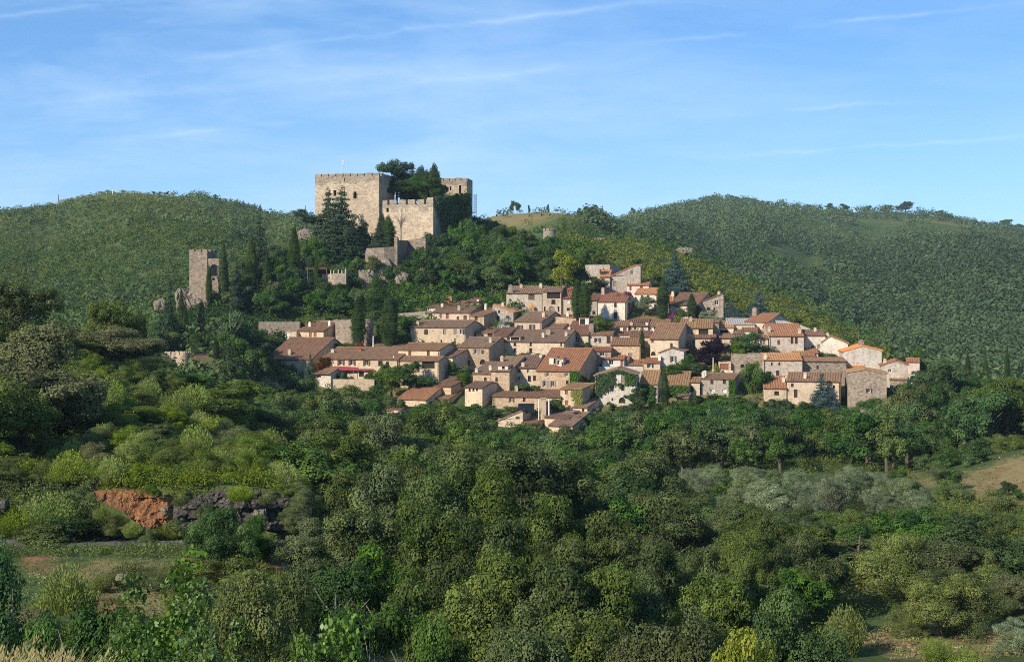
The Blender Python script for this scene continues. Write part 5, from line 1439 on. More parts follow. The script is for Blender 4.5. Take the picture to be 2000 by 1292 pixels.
T('broad', 917, 420, 505, 50, 'broadleaf_tree', 'tall tree under the right end of the castle flank', Y=384)
for i, (px, top, base, w, k, t) in enumerate(((1000, 791, 812, 46, 'scrub', 'yellowish bush under the long flat brown roof'), (1089, 776, 812, 28, 'broad', 'dark climber bush left of the square tower-like house'), (1142, 806, 828, 44, 'broad', 'green bush right of the grey parasol'), (958, 790, 815, 46, 'broad', 'dense bush left of the slanted lean-to'), (1030, 822, 842, 60, 'bright', 'light green bush under the glass railing'), (925, 786, 812, 40, 'broad', 'bush below the three square windows'), (690, 668, 690, 34, 'bright', 'low bush at the foot of the garden wall right part'), (525, 652, 676, 40, 'bright', 'light bush at the left foot of the garden wall'), (548, 662, 684, 30, 'broad', 'dark bush in front of the garage annex'))):
    T('bush', px, top, base, w, 'garden_shrub', t, 'shrub', k)
for px, top, base, w, k, Y, t in ((808, 496, 548, 40, 'broad', 347, 'green bush hanging below the upper shaded bastion wall'), (778, 506, 550, 30, 'scrub', 346, 'dry bush between bastion wall and cliff'), (722, 512, 548, 22, 'broad', 345.5, 'small green bush on the left of the cliff'), (768, 540, 585, 34, 'bright', 344.5, 'bright creeper bush on the right of the cliff'), (655, 545, 585, 50, 'broad', 332, 'bush in front of the low terrace wall with posts'), (632, 540, 580, 36, 'broad', 333, 'bush hiding the left end of the low terrace wall'), (600, 612, 650, 40, 'scrub', 318.5, 'dry bush on the bare scar above the garden wall'), (1070, 459, 500, 46, 'broad', 420, 'tree crown hiding the foot of the small round tower'), (372, 600, 640, 30, 'broad', 324, 'bush on the crag of the ruined tower'), (350, 600, 640, 26, 'scrub', 327, 'dry bush below the leaning crag')):
    T('bush', px, top, base, w, 'garden_shrub' if Y < 320 else 'wild_shrub', t, 'shrub', k, Y=Y)
for px, top, base, w, k, Y, t in ((572, 729, 795, 96, 'broad', 277, 'big dark tree mass below the big bare brown roof'), (640, 757, 815, 84, 'broad', 271, 'tree in front of the small tiled hut terrace'), (692, 754, 812, 84, 'oak', 272, 'olive-toned tree below the awning terrace'), (737, 748, 805, 70, 'broad', 275, 'dark tree right below the awning terrace end'), (768, 772, 820, 50, 'bright', 269, 'light green tree left of the pink parasol'), (838, 786, 835, 74, 'broad', 267, 'tree before the low house with worn red roof'), (872, 780, 835, 60, 'oak', 268, 'tree below the half-hidden lower roof'), (1440, 764, 815, 54, 'bright', 271, 'flowering light tree right of the white arches'), (1400, 776, 820, 60, 'broad', 270, 'green tree below the white arches'), (1345, 780, 825, 60, 'bright', 269, 'light green tree below the ribbed ochre roof'), (1520, 774, 825, 54, 'broad', 270, 'dark tree below the low red-roofed house'), (1568, 780, 830, 50, 'broad', 269, 'green tree before the dark front door at the right'), (1240, 786, 830, 60, 'broad', 269, 'leafy tree below the ivy gable, right side'), (1180, 800, 845, 60, 'bright', 266, 'light tree below the ivy gable, left side'), (1655, 790, 840, 56, 'broad', 269, 'tree at the left foot of the massive stone gable'), (1710, 776, 830, 60, 'broad', 271, 'tree at the right foot of the massive stone gable'), (1765, 744, 800, 70, 'broad', 280, 'tree below the far east end gable house')):
    T(k, px, top, base, w, 'broadleaf_tree' if k != 'oak' else 'holm_oak', t, Y=Y)
for px, top, base, w, k, Y, t in ((824, 478, 525, 34, 'ivy', 351.5, 'ivy clump on the right end of the upper bastion wall'), (730, 498, 530, 30, 'scrub', 345.2, 'dry bush growing from the curved bastion wall'), (760, 516, 550, 26, 'broad', 345.0, 'dark bush under the middle of the bastion'), (700, 545, 590, 32, 'scrub', 340, 'dry bush on the lower mossy outcrop'), (790, 530, 575, 40, 'ivy', 346, 'ivy mass right of the cliff'), (836, 452, 500, 26, 'broad', 371, 'small tree at the corner foot of the curtain wall'), (712, 430, 480, 24, 'broad', 372, 'bush at the foot of the keep corner')):
    T('bush', px, top, base, w, 'wild_shrub', t, 'shrub', k, Y=Y)
T('broad', 700, 500, 560, 50, 'broadleaf_tree', 'mossy green tree beside the cliff top', Y=350, mat='bright')
T('cypress', 735, 540, 630, 46, 'cypress_tree', 'broad dark conical cypress under the cliff', Y=326, mat='cypress')
T('cypress', 700, 584, 680, 27, 'cypress_tree', 'full rounded cypress in front of the long garden wall', Y=305.5, mat='bright').children[0].material_slots[0].material = LEAF['cypress']
T('cypress', 760, 578, 672, 33, 'cypress_tree', 'tapering cypress right of the full rounded one by the garden wall', Y=305)
T('cypress', 491, 468, 575, 22, 'cypress_tree', 'tallest slender cypress between the ruined tower and the cedars', Y=335)
T('cypress', 436, 478, 590, 19, 'cypress_tree', 'slender cypress hiding the end of the arched wall', Y=327)
T('cypress', 521, 500, 580, 15, 'cypress_tree', 'thin cypress right of the tallest slender one', Y=333)
T('cedar', 462, 498, 600, 34, 'conifer_tree', 'shaggy conifer right of the arched wall', Y=325)
T('cedar', 506, 415, 545, 58, 'cedar_tree', 'tall shaggy cedar on the skyline left of the red crag', Y=352)
T('cypress', 575, 445, 560, 22, 'cypress_tree', 'pale green cypress below the red crag', Y=350)
T('cypress', 618, 508, 556, 10, 'cypress_tree', 'very thin dark cypress before the canopy roof', Y=334)
T('cypress', 408, 520, 598, 11, 'cypress_tree', 'small cypress against the ruined tower wall', Y=325)
T('cedar', 332, 540, 700, 46, 'cedar_tree', 'tall dark cedar left of the ruined tower crag', Y=285)
T('cypress', 354, 570, 670, 15, 'cypress_tree', 'dark cypress in front of the leaning crag', Y=300)
T('cypress', 362, 600, 690, 13, 'cypress_tree', 'lower cypress just right of the leaning crag', Y=292)
T('cypress', 394, 590, 690, 15, 'cypress_tree', 'straight cypress below the ruined tower', Y=290)
T('cypress', 264, 622, 715, 13, 'cypress_tree', 'leftmost narrow cypress in the west valley', Y=262)
T('cypress', 281, 628, 715, 15, 'cypress_tree', 'second narrow cypress in the west valley', Y=265)
T('cedar', 312, 590, 715, 44, 'conifer_tree', 'drooping dark conifer behind the gate tower', Y=272)
T('cypress', 421, 662, 732, 12, 'cypress_tree', 'thin cypress right of the gate tower roof', Y=270)
T('oak', 448, 612, 735, 96, 'plane_tree', 'large grey-green tree with pale limbs west of the village', Y=283, mat='broad')
T('broad', 508, 640, 712, 56, 'broadleaf_tree', 'dark round tree by the left end of the long garden wall', Y=300)
T('deadtree', 448, 606, 735, 80, 'bare_tree', 'leafless pale-limbed tree among the west valley trees', Y=280)
T('bush', 455, 713, 752, 78, 'clipped_hedge', 'big clipped dark hedge right of the gate tower', 'hedge', Y=272)
# village trees
T('cypress', 1127, 550, 620, 21, 'cypress_tree', 'left one of the twin cypresses at the pale red-roofed house', Y=316)
T('cypress', 1143, 556, 622, 23, 'cypress_tree', 'right one of the twin cypresses at the pale red-roofed house', Y=315)
T('cypress', 1295, 546, 624, 24, 'cypress_tree', 'big solitary upper cypress in front of the orange-brown roof')
T('cypress', 1351, 575, 624, 19, 'cypress_tree', 'small full cypress before the wide sloping brown roof', Y=321)
T('bush', 1363, 594, 624, 18, 'dark_shrub', 'dark shrub standing in for the shadow beside the small full cypress', 'shrub', 'cypress', Y=322)  # dark bush shape added for the shadow right of the cypress
T('cypress', 1254, 644, 694, 10, 'cypress_tree', 'very slim cypress in the middle of the village roofs', Y=301)
T('cypress', 1297, 723, 806, 18, 'cypress_tree', 'tall slim cypress between the two ribbed ochre roofs', Y=272)
T('topiary', 883, 706, 740, 18, 'topiary_bush', 'tall clipped green topiary against the shaded house side', 'topiary', Y=288)
T('topiary', 906, 727, 756, 34, 'topiary_bush', 'wide clipped green dome below the arched cellar door', 'topiary', Y=284)
T('bush', 905, 712, 740, 46, 'flowering_shrub', 'pinkish flowering shrubs above the clipped green dome', 'shrub', 'pink', Y=289).material_slots[0].material = LEAF['scrub']
T('bush', 706, 660, 694, 28, 'oleander_bush', 'pink flowering bush under the full rounded cypress', 'shrub', 'pink', Y=302)
T('bush', 1316, 602, 624, 18, 'bougainvillea_bush', 'bright violet bougainvillea right of the big upper cypress', 'shrub', 'violet', Y=322)
T('bush', 1220, 566, 604, 30, 'oleander_bush', 'pink oleander right of the pale red-roofed house', 'shrub', 'pink', Y=327)
T('broad', 1258, 576, 612, 40, 'olive_tree', 'dull green tree before the cottage with the pale posts', Y=325, mat='olive')
T('bush', 1162, 538, 566, 40, 'dark_shrub', 'dark round shrub in front of the flat-topped grey tower house', 'shrub', 'oak', Y=334)
T('bush', 1172, 614, 644, 40, 'flowering_shrub', 'dull pinkish shrub below the pale red-roofed house', 'shrub', 'scrub', Y=312)
T('bush', 1183, 624, 644, 32, 'climbing_vine', 'green vine mass left of the two brown shutters', 'vine', 'vine', Y=311)
T('bush', 984, 620, 650, 26, 'oleander_bush', 'white flowering oleander in the upper village', 'shrub', 'whitefl', Y=316)
T('bush', 968, 622, 650, 26, 'garden_shrub', 'dark shrub left of the white oleander', 'shrub', 'broad', Y=317)
T('bush', 956, 634, 650, 14, 'red_shrub', 'small red-leaved shrub beside the stone corner house', 'shrub', 'redleaf', Y=315)
for i, (px, top, w) in enumerate(((995, 689, 30), (1022, 687, 34), (1050, 688, 30), (1075, 690, 26))):
    T('bush', px, top, 708, w, 'climbing_vine', ['leftmost', 'second', 'third', 'rightmost'][i] + ' bright vine clump along the long stone house wall', 'vine', 'vine', Y=297, group='vine clumps under the long stone house')
T('bush', 1030, 742, 772, 52, 'garden_hedge', 'rounded green hedge above the long flat brown roof', 'hedge', 'bright', Y=281)
T('bush', 1004, 751, 772, 26, 'garden_hedge', 'smaller dark hedge left of the rounded green hedge', 'hedge', 'broad', Y=281)
T('bush', 1149, 667, 684, 15, 'garden_shrub', 'little round shrub on a tiled porch in mid village', 'shrub', 'broad', Y=305)
T('oak', 1388, 663, 726, 80, 'purple_plum_tree', 'dark purple-leaved plum tree in the middle right of the village', mat='purple', Y=298)
T('broad', 1465, 646, 704, 72, 'garden_tree', 'dense green garden tree over the bare rubble wall', Y=302)
T('bush', 1437, 664, 700, 34, 'garden_shrub', 'green shrub between the purple tree and the garden tree', 'shrub', 'bright', Y=301)
T('bush', 1342, 688, 730, 36, 'climbing_vine', 'green climber right of the grey gable house', 'vine', 'vine', Y=294)
T('broad', 1322, 708, 744, 46, 'garden_tree', 'low green tree at the foot of the grey gable house', Y=289)
T('broad', 1362, 706, 740, 54, 'garden_tree', 'spreading green tree under the purple plum tree', Y=290)
T('bush', 1398, 707, 736, 14, 'garden_shrub', 'bright yellow-green shrub left of the red garage door', 'shrub', 'fig', Y=291)
T('oak', 1471, 707, 800, 64, 'holm_oak', 'dark round tree in front of the bare rubble wall', Y=283, mat='broad')
T('bluefir', 1605, 727, 806, 62, 'blue_conifer', 'blue-green conifer in front of the long lower house', Y=274)
T('bush', 1612, 680, 708, 48, 'garden_shrub', 'dark shrub row before the bright orange roof slope', 'shrub', 'oak', Y=303)
T('bush', 1506, 674, 696, 24, 'garden_shrub', 'greyish shrub at the wall of the corner balcony house', 'shrub', 'olive', Y=302)
T('broad', 1243, 754, 802, 48, 'garden_tree', 'dark tree between the ivy gable and the steep ochre roof', Y=270)
T('bush', 1195, 780, 800, 20, 'garden_shrub', 'small shrub left of the arched door of the ivy gable', 'shrub', 'broad', Y=272)
T('bush', 1330, 600, 628, 26, 'garden_shrub', 'brownish shrub below the blue shutters', 'shrub', 'scrub', Y=320)
T('bush', 1386, 603, 628, 38, 'garden_shrub', 'dull green shrub before the brown stone house with slanted gable', 'shrub', 'olive', Y=320)
T('bush', 560, 704, 744, 46, 'garden_shrub', 'dark green shrub in front of the big bare brown roof', 'shrub', 'broad', Y=288)
T('bush', 535, 720, 744, 22, 'garden_shrub', 'bright green shrub under the big low house windows', 'shrub', 'bright', Y=288)
T('cedar', 606, 690, 748, 28, 'conifer_tree', 'small dark conifer at the corner of the big bare brown roof', Y=287)
T('bush', 632, 694, 726, 32, 'red_shrub', 'red-leaved shrub above the small tiled hut', 'shrub', 'redleaf', Y=290)
T('bush', 672, 668, 692, 44, 'garden_shrub', 'low green shrubs between garden wall and shuttered house', 'shrub', 'bright', Y=303)
T('bush', 652, 676, 692, 26, 'garden_shrub', 'orange-tinted shrub right of the shaded upper house', 'shrub', 'redleaf', Y=303)
T('bush', 745, 628, 680, 22, 'garden_shrub', 'pale yellow-green shrub between the two garden wall cypresses', 'shrub', 'fig', Y=309)
T('broad', 790, 612, 684, 40, 'garden_tree', 'dark green tree left of the long pale stone house', Y=312)
T('bush', 786, 650, 682, 40, 'garden_shrub', 'flowering shrub at the corner of the long pale stone house', 'shrub', 'broad', Y=308)
T('bush', 889, 664, 690, 20, 'garden_shrub', 'small climber below the long pale stone house', 'vine', 'vine', Y=300)
T('bush', 835, 617, 640, 14, 'climbing_vine', 'bright climber at the left of the four red-brown shutters', 'vine', 'vine', Y=318)
T('bush', 800, 612, 634, 52, 'garden_hedge', 'dark trimmed hedge on the wall left of the four red-brown shutters', 'hedge', 'broad', Y=323)
T('broad', 800, 706, 770, 74, 'garden_tree', 'leafy tree in front of the loggia wing', Y=281)
T('broad', 765, 716, 772, 60, 'garden_tree', 'pale green tree left of the leafy loggia tree', Y=280, mat='bright')
T('bush', 838, 738, 760, 40, 'garden_shrub', 'low shrubs under the loggia wing corner', 'shrub', 'broad', Y=282)
T('bush', 668, 722, 752, 20, 'terrace_plant', 'leafy plant on the awning terrace, left one', 'plant', 'broad', Y=287.6)
T('bush', 722, 722, 752, 22, 'terrace_plant', 'leafy plant on the awning terrace, right one', 'plant', 'vine', Y=287.4)
T('bush', 748, 706, 760, 22, 'climbing_vine', 'vine hanging beside the dark openings right of the awning', 'vine', 'vine', Y=286.5)
T('bright', 1105, 488, 572, 64, 'fig_tree', 'bright yellow-green tree behind the tall brown pole', Y=331, mat='fig')
T('broad', 1132, 486, 566, 46, 'broadleaf_tree', 'dark tree right behind the bright yellow-green tree', Y=336)
T('bluefir', 1318, 487, 575, 60, 'blue_conifer', 'tall blue-grey conifer on the slope above the brown roofs', Y=345)
T('bluefir', 1482, 566, 634, 62, 'blue_conifer', 'blue-grey conifer above the old rampart wall', Y=332)
T('bluefir', 1428, 584, 634, 52, 'blue_conifer', 'pale blue-grey conifer right of the slanted gable house', Y=327)
T('oak', 1834, 706, 800, 96, 'holm_oak', 'large dark round tree right of the east end house', Y=276, mat='broad')
T('bright', 1794, 676, 740, 32, 'broadleaf_tree', 'yellow-flecked tree behind the east end house', Y=312, mat='bright')
T('bluefir', 1762, 658, 740, 34, 'conifer_tree', 'dim conifer on the slope behind the east end house', Y=330, mat='cedar')
T('broad', 1735, 668, 735, 40, 'broadleaf_tree', 'brownish tree behind the plain grey gable', Y=322, mat='scrub')
T('cypress', 1890, 690, 770, 12, 'cypress_tree', 'nearer dark cypress of the valley cypresses at the right', Y=330)
T('cypress', 1925, 690, 770, 10, 'cypress_tree', 'thin valley cypress next along to the right', Y=345)
T('cypress', 1967, 680, 770, 11, 'cypress_tree', 'valley cypress near the right picture edge', Y=345)
T('cypress', 1936, 775, 860, 13, 'cypress_tree', 'green cypress standing in the right-hand wood', Y=262)
T('cypress', 1837, 736, 800, 12, 'cypress_tree', 'cypress in front of the large dark round tree', Y=268)
T('bluefir', 1868, 780, 850, 44, 'conifer_tree', 'pale layered conifer in the right-hand wood', Y=255, mat='bluefir')
T('pine', 1985, 730, 800, 60, 'umbrella_pine', 'bright domed pine at the right edge', Y=300, mat='bright')

# climbers on houses
def hq(label, px0, px1, py0, py1, off=.04):
    root, f = HOUSE[label][:2]
    out = []
    for px, py in ((px0, py1), (px1, py1), (px1, py0), (px0, py0)):
        u, z = f(px, py); a = root.rotation_euler.z
        out.append(Vector((root.location.x + u * math.cos(a) + off * math.sin(a), root.location.y + u * math.sin(a) - off * math.cos(a), root.location.z + z)))
    return out


IG = 'ivy-covered gable house with grey shutters and a cream lower front'


def ivy_mask(u, v, rng):
    px = 1163 + u * 80; py = 795 - v * 74
    roof = np.interp(px, [1163, 1208, 1243], [733, 721, 732])
    low = np.interp(px, [1163, 1175, 1192, 1200, 1212, 1222, 1243], [778, 768, 757, 745, 756, 742, 744]) + rng.normal(size=len(u)) * 2.5
    hole = ((px > 1201) & (px < 1222) & (py > 728) & (py < 748)) | ((px > 1224) & (px < 1240) & (py > 730) & (rng.random(len(u)) < .75))
    return (py > roof) & (py < low) & ~hole


sheet_ivy('wall_ivy', hq(IG, 1163, 1243, 721, 795), 9000, .16, 'ivy', 'dark ivy covering the upper gable with grey shutters', off=.3, seed=1, mask=ivy_mask)
sheet_ivy('climbing_vine', hq(IG, 1220, 1243, 730, 752), 700, .16, 'vine', 'bright creeper at the right edge of the ivy gable', off=.2, seed=2, cat='vine')
BO = 'large house with a big orange roof and a cut-in white dormer'
sheet_ivy('wall_ivy', hq(BO, 1114, 1131, 724, 768), 1800, .17, 'ivy', 'ivy on the right front corner of the big orange-roofed house', off=.3, seed=3)
br, bf = HOUSE[BO][:2]
a_ = br.rotation_euler.z
wB = bf(1131, 725)[0]
gx = lambda v, z: Vector((br.location.x + (wB + .05) * math.cos(a_) - v * math.sin(a_), br.location.y + (wB + .05) * math.sin(a_) + v * math.cos(a_), br.location.z + z))
sheet_ivy('wall_ivy', [gx(0, -2), gx(12, -2), gx(12, 1.2), gx(0, 3.6)], 2600, .17, 'ivy', 'ivy creeping over the dark gable side of the big orange-roofed house', off=.3, seed=4)
T('bush', 1148, 736, 790, 40, 'ivy_mound', 'mound of ivy between the big orange roof house and ivy gable', 'ivy', 'ivy', Y=277)
T('bush', 1128, 744, 790, 30, 'ivy_mound', 'ivy mound over the ochre-roofed tower house', 'ivy', 'ivy', Y=280)
TH = 'square tower-like house with yellow-green ivy on its corner'
sheet_ivy('climbing_vine', hq(TH, 1114, 1138, 762, 800), 1500, .15, 'yvine', 'yellow-green creeper on the square tower-like house', off=.15, seed=5, cat='vine', mask=lambda u, v, r: u > .75 - v * .6 + .2 * r.normal(size=len(u)))
AH = 'stone house with two small windows over two white arches'
sheet_ivy('wall_ivy', hq(AH, 1424, 1436, 741, 775), 1100, .16, 'vine', 'ivy on the right corner of the two white arches house', off=.25, seed=6)
sheet_ivy('wall_ivy', hq('ribbed ochre-roofed house right of the tall slim cypress', 1305, 1344, 753, 775), 1600, .17, 'ivy', 'ivy hanging under the ribbed ochre roof', off=.3, seed=7)
sheet_ivy('wall_ivy', hq('house with a steep ribbed ochre roof right of the ivy gable', 1251, 1278, 752, 786), 1700, .17, 'ivy', 'ivy under the steep ribbed ochre roof', off=.35, seed=8, mask=lambda u, v, r: (u + .4 * v + .15 * r.normal(size=len(u))) > .35)
# ivy of the castle flank
fl_a = Vector((B.x + .1, B.y - .3, 0)); d1 = P(881, 383, 391.6); d2 = P(915.5, 379, 404.6)
zb_ = 15.5


def fmask(u, v, r): return v > .98 - 1.5 * u + .12 * r.normal(size=len(u)) + .06 * np.sin(u * 30)


for i, (p, q, n) in enumerate((((fl_a.x, fl_a.y, zb_), d1, 6500), (d1, d2, 6000))):
    a = Vector((p[0], p[1], zb_)); b = Vector((q[0], q[1], zb_))
    zt_ = 26.6 if i == 0 else 28.2
    c_ = Vector((q[0], q[1], 27.6 if i == 0 else 29.4)); d_ = Vector((p[0], p[1], zt_))
    sheet_ivy('wall_ivy', [a, b, c_, d_], n, .24, 'ivy', parent=castle, off=.7, seed=20 + i, mask=fmask if i == 0 else None)
aR = P(876, 392, 404.6); bR = P(912, 392, 400.0)
sheet_ivy('wall_ivy', [Vector((aR.x, aR.y, 24)), Vector((bR.x, bR.y, 24)), Vector((bR.x, bR.y, 30.4)), Vector((aR.x, aR.y, 29.4))], 2600, .22, 'ivy', parent=castle, off=.5, seed=23, mask=lambda u, v, r: v < .55 + .25 * np.sin(u * 14) + .15 * r.normal(size=len(u)))

# skyline trees on the far hills
def sky_tree(kind, px, top, w, Y, name, label, mat=None, h=None, group=None):
    Y = max(np.linspace(.8 * Y, 1.2 * Y, 80), key=lambda q: zg((px - CX) / F * q, q) / q); Y = float(Y)
    z0 = zg((px - CX) / F * Y, Y)
    return plant(kind, px, top, w, Y, name, label, mat=mat, group=group, hmin=(h or (w * .8 if kind != 'cedar' else w * 1.4) / F * Y))


for i, (px, top, w, lab) in enumerate(((326, 373, 11, 'round tree on the left hill crest, second from the summit pole'), (311, 376, 9, 'little tree on the left hill crest left of the round one'), (300, 378, 8, 'smallest bush-like tree on the left hill crest'), (391, 384, 8, 'small dark tree before the row of conifers on the left hill'), (405, 385, 10, 'rounded dark tree at the start of the skyline conifer row'))):
    sky_tree('broad', px, top, w, 860, 'broadleaf_tree', lab)
for i, (px, top, w) in enumerate(((421, 380, 12), (431, 388, 9), (440, 388, 9), (450, 386, 10), (463, 387, 11), (476, 391, 10), (486, 396, 12), (497, 397, 12), (508, 402, 14))):
    sky_tree('cedar', px, top, w, 830, 'conifer_tree', ['first', 'second', 'third', 'fourth', 'fifth', 'sixth', 'seventh', 'eighth', 'ninth'][i] + ' conifer from the left in the row crossing the left skyline', group='skyline conifers on the left hill')
for px, top, w, Y, lab in ((1000, 391, 12, 700, 'left umbrella-shaped tree on the bare meadow crest'), (1010, 392, 14, 702, 'right umbrella-shaped tree on the bare meadow crest'), (1033, 399, 5, 690, 'tiny dark shrub in the middle of the meadow crest'), (1070, 398, 6, 700, 'wind-bent little tree on the meadow crest'),
                           (1130, 405, 10, 880, 'dark bushy tree at the right end of the meadow crest'), (1145, 402, 14, 900, 'rounded tree in the dip right of the meadow crest'), (1160, 401, 16, 920, 'larger rounded tree in the dip right of the meadow crest'), (1237, 404, 12, 1150, 'lone tree where the far right ridge begins to climb'),
                           (1435, 385, 18, 1440, 'biggest tree on the highest point of the far right ridge'), (1386, 388, 14, 1430, 'tree left of the biggest one on the far right ridge'), (1409, 391, 12, 1430, 'low tree between two larger ones on the far right ridge'), (1498, 397, 13, 1450, 'tree at the right shoulder of the far right ridge'), (1540, 402, 5, 1450, 'tiny lone bush on the bare stretch of the far ridge'),
                           (1577, 408, 14, 1430, 'first tree of the wooded part of the far right ridge'), (1620, 414, 20, 1420, 'broad tree in the wooded part of the far right ridge'), (1650, 415, 22, 1410, 'domed tree in the wooded part of the far right ridge'), (1695, 414, 18, 1400, 'tree right of the domed one on the far ridge'), (1735, 412, 20, 1390, 'tree beside the isolated round one on the far ridge'), (1768, 407, 30, 1380, 'isolated large round tree on the far right ridge'),
                           (1838, 413, 19, 1380, 'larger of two lone trees on the bare far right slope'), (1855, 419, 14, 1378, 'smaller of two lone trees on the bare far right slope'), (1966, 431, 30, 1370, 'round dark tree near the right edge of the ridge'), (1994, 436, 22, 1375, 'flat dark tree at the right edge of the ridge'), (1905, 428, 6, 1375, 'tiny bush between the lone trees and the edge tree')):
    sky_tree('broad' if w > 7 else 'bush', px, top, w, Y, 'broadleaf_tree', lab)
sky_tree('cedar', 1177, 401, 10, 900, 'conifer_tree', 'small pointed conifer in the dip right of the meadow crest')

# left hill: single trees and bushes
for kind, px, top, w, Y, nm, lab, mt in (
    ('oak_fine', 28, 552, 150, 142, 'holm_oak', 'dark holm oak at the top of the left picture edge', None),
    ('oak_fine', 70, 640, 250, 108, 'holm_oak', 'huge dark holm oak on the left hill with bare lower limbs', None),
    ('oak_fine', -30, 700, 240, 99, 'holm_oak', 'dark holm oak cut by the left edge below the huge one', None),
    ('oak_fine', 205, 582, 110, 168, 'holm_oak', 'brownish round oak on the left hill crest', 'scrub'),
    ('oak_fine', 232, 640, 150, 155, 'holm_oak', 'olive-toned oak below the brownish round oak', None),
    ('oak_fine', 130, 655, 110, 150, 'holm_oak', 'oak between the huge dark oak and the olive-toned oak', None),
    ('oak_fine', 425, 745, 175, 148, 'holm_oak', 'broad dark oak on the lower left hill crest', None),
    ('oak_fine', 345, 725, 110, 156, 'holm_oak', 'green oak left of the broad dark oak', 'broad'),
    ('scrub_fine', 285, 690, 110, 150, 'shrub', 'olive bush in front of the gate tower', None),
    ('oak_fine', 620, 810, 150, 150, 'holm_oak', 'oak at the foot of the left hill', None),
    ('oak_fine', 745, 812, 140, 160, 'holm_oak', 'pale-topped oak right of the left hill foot', None),
    ('oak_fine', 690, 830, 120, 158, 'holm_oak', 'low oak between two larger ones at the hill foot', 'scrub'),
    ('oak_fine', 520, 790, 90, 168, 'holm_oak', 'small oak behind the broad dark oak', 'broad'),
    ('scrub_fine', 330, 770, 120, 130, 'shrub', 'light olive bush in the middle of the left slope', None),
    ('scrub_fine', 240, 800, 130, 122, 'shrub', 'yellowish bush right of the huge dark holm oak', 'broom'),
    ('scrub_fine', 300, 850, 130, 112, 'shrub', 'grey-brown bush low on the left slope', None),
    ('oak_fine', 440, 850, 120, 130, 'holm_oak', 'squat oak on the lower middle of the left slope', None),
    ('broom', 200, 888, 120, 97, 'broom_bush', 'bright green broom spreading above the orange earth bank', None),
    ('broom', 128, 915, 90, 96, 'broom_bush', 'tall broom left of the spreading one', None),
    ('broom', 285, 905, 90, 99, 'broom_bush', 'broom bush above the join of earth and slate', None),
    ('broom', 100, 960, 120, 93.4, 'broom_bush', 'low broom hanging at the left end of the earth bank', None),
    ('broom', 372, 912, 90, 101, 'broom_bush', 'pale broom above the slate face', None),
    ('broom', 470, 900, 110, 104, 'broom_bush', 'wide pale broom right of the slate face top', None),
    ('broom', 560, 915, 90, 106, 'broom_bush', 'broom above the right end of the slate face', None),
    ('bush', 140, 1004, 120, 91.5, 'shrub', 'dark green shrubs below the left part of the earth bank', 'broad'),
    ('bush', 90, 1010, 110, 91, 'shrub', 'green shrub at the road edge far left', 'scrub'),
    ('bush', 215, 1030, 80, 92.3, 'shrub', 'green shrub under the orange earth bank', 'broad'),
    ('broom', 330, 1030, 70, 92.3, 'broom_bush', 'brownish broom at the foot of the earth bank', 'scrub'),
    ('broom', 30, 985, 90, 93, 'broom_bush', 'broom tuft by the dark boulder at the left edge', None),
    ('oak_fine', 440, 985, 130, 80, 'young_oak', 'young open oak standing before the slate face', 'broad'),
    ('oak_fine', 500, 1010, 70, 84, 'young_oak', 'small green tree beside the tan boulder', 'broad'),
    ('broom', 540, 1110, 60, 80, 'broom_bush', 'yellow-green broom on the bare slope right of the road', 'fig'),
    ('bush', 480, 1080, 110, 78, 'shrub', 'brown-green shrub on the slope under the road', 'scrub'),
    ('broom', 130, 1100, 130, 70, 'broom_bush', 'dry grassy broom on the bare slope under the road', 'scrub'),
):
    plant(kind, px, top, w, Y, nm, lab, 'tree' if 'oak' in nm else 'shrub', mt)
T('bush', 300, 944, 968, 34, 'shrub', 'small bright shrub on the top edge of the earth bank', 'shrub', 'bright', Y=93.6)
for px, top, base, w, k, Y, t in ((360, 950, 985, 44, 'scrub_fine', 92.0, 'dry bush hanging over the left part of the slate cliff'), (402, 975, 1030, 40, 'scrub_fine', 91.2, 'bush growing against the slate cliff left of the young oak'), (470, 945, 980, 60, 'broom', 92.2, 'broom hanging over the middle of the slate cliff'), (528, 950, 982, 50, 'scrub_fine', 92.2, 'bush hanging over the right part of the slate cliff'), (575, 985, 1040, 56, 'scrub_fine', 91.2, 'bush at the right foot of the slate cliff'), (222, 1000, 1040, 50, 'scrub_fine', 91.4, 'dull bush under the left of the orange earth'), (258, 1018, 1050, 44, 'broom', 91.3, 'green tuft under the middle of the orange earth'), (292, 1036, 1058, 36, 'scrub_fine', 91.2, 'low bush at the lower tip of the orange earth'), (200, 984, 1025, 40, 'broom', 91.8, 'pale tuft at the upper left tip of the orange earth'), (345, 1006, 1046, 44, 'bush', 91.0, 'green bush where orange earth meets slate'), (590, 950, 1010, 60, 'scrub_fine', 92.0, 'olive bush closing the right end of the slate cliff')):
    T(k, px, top, base, w, 'cliff_shrub', t, 'shrub', 'scrub' if k == 'bush' else None, Y=Y)
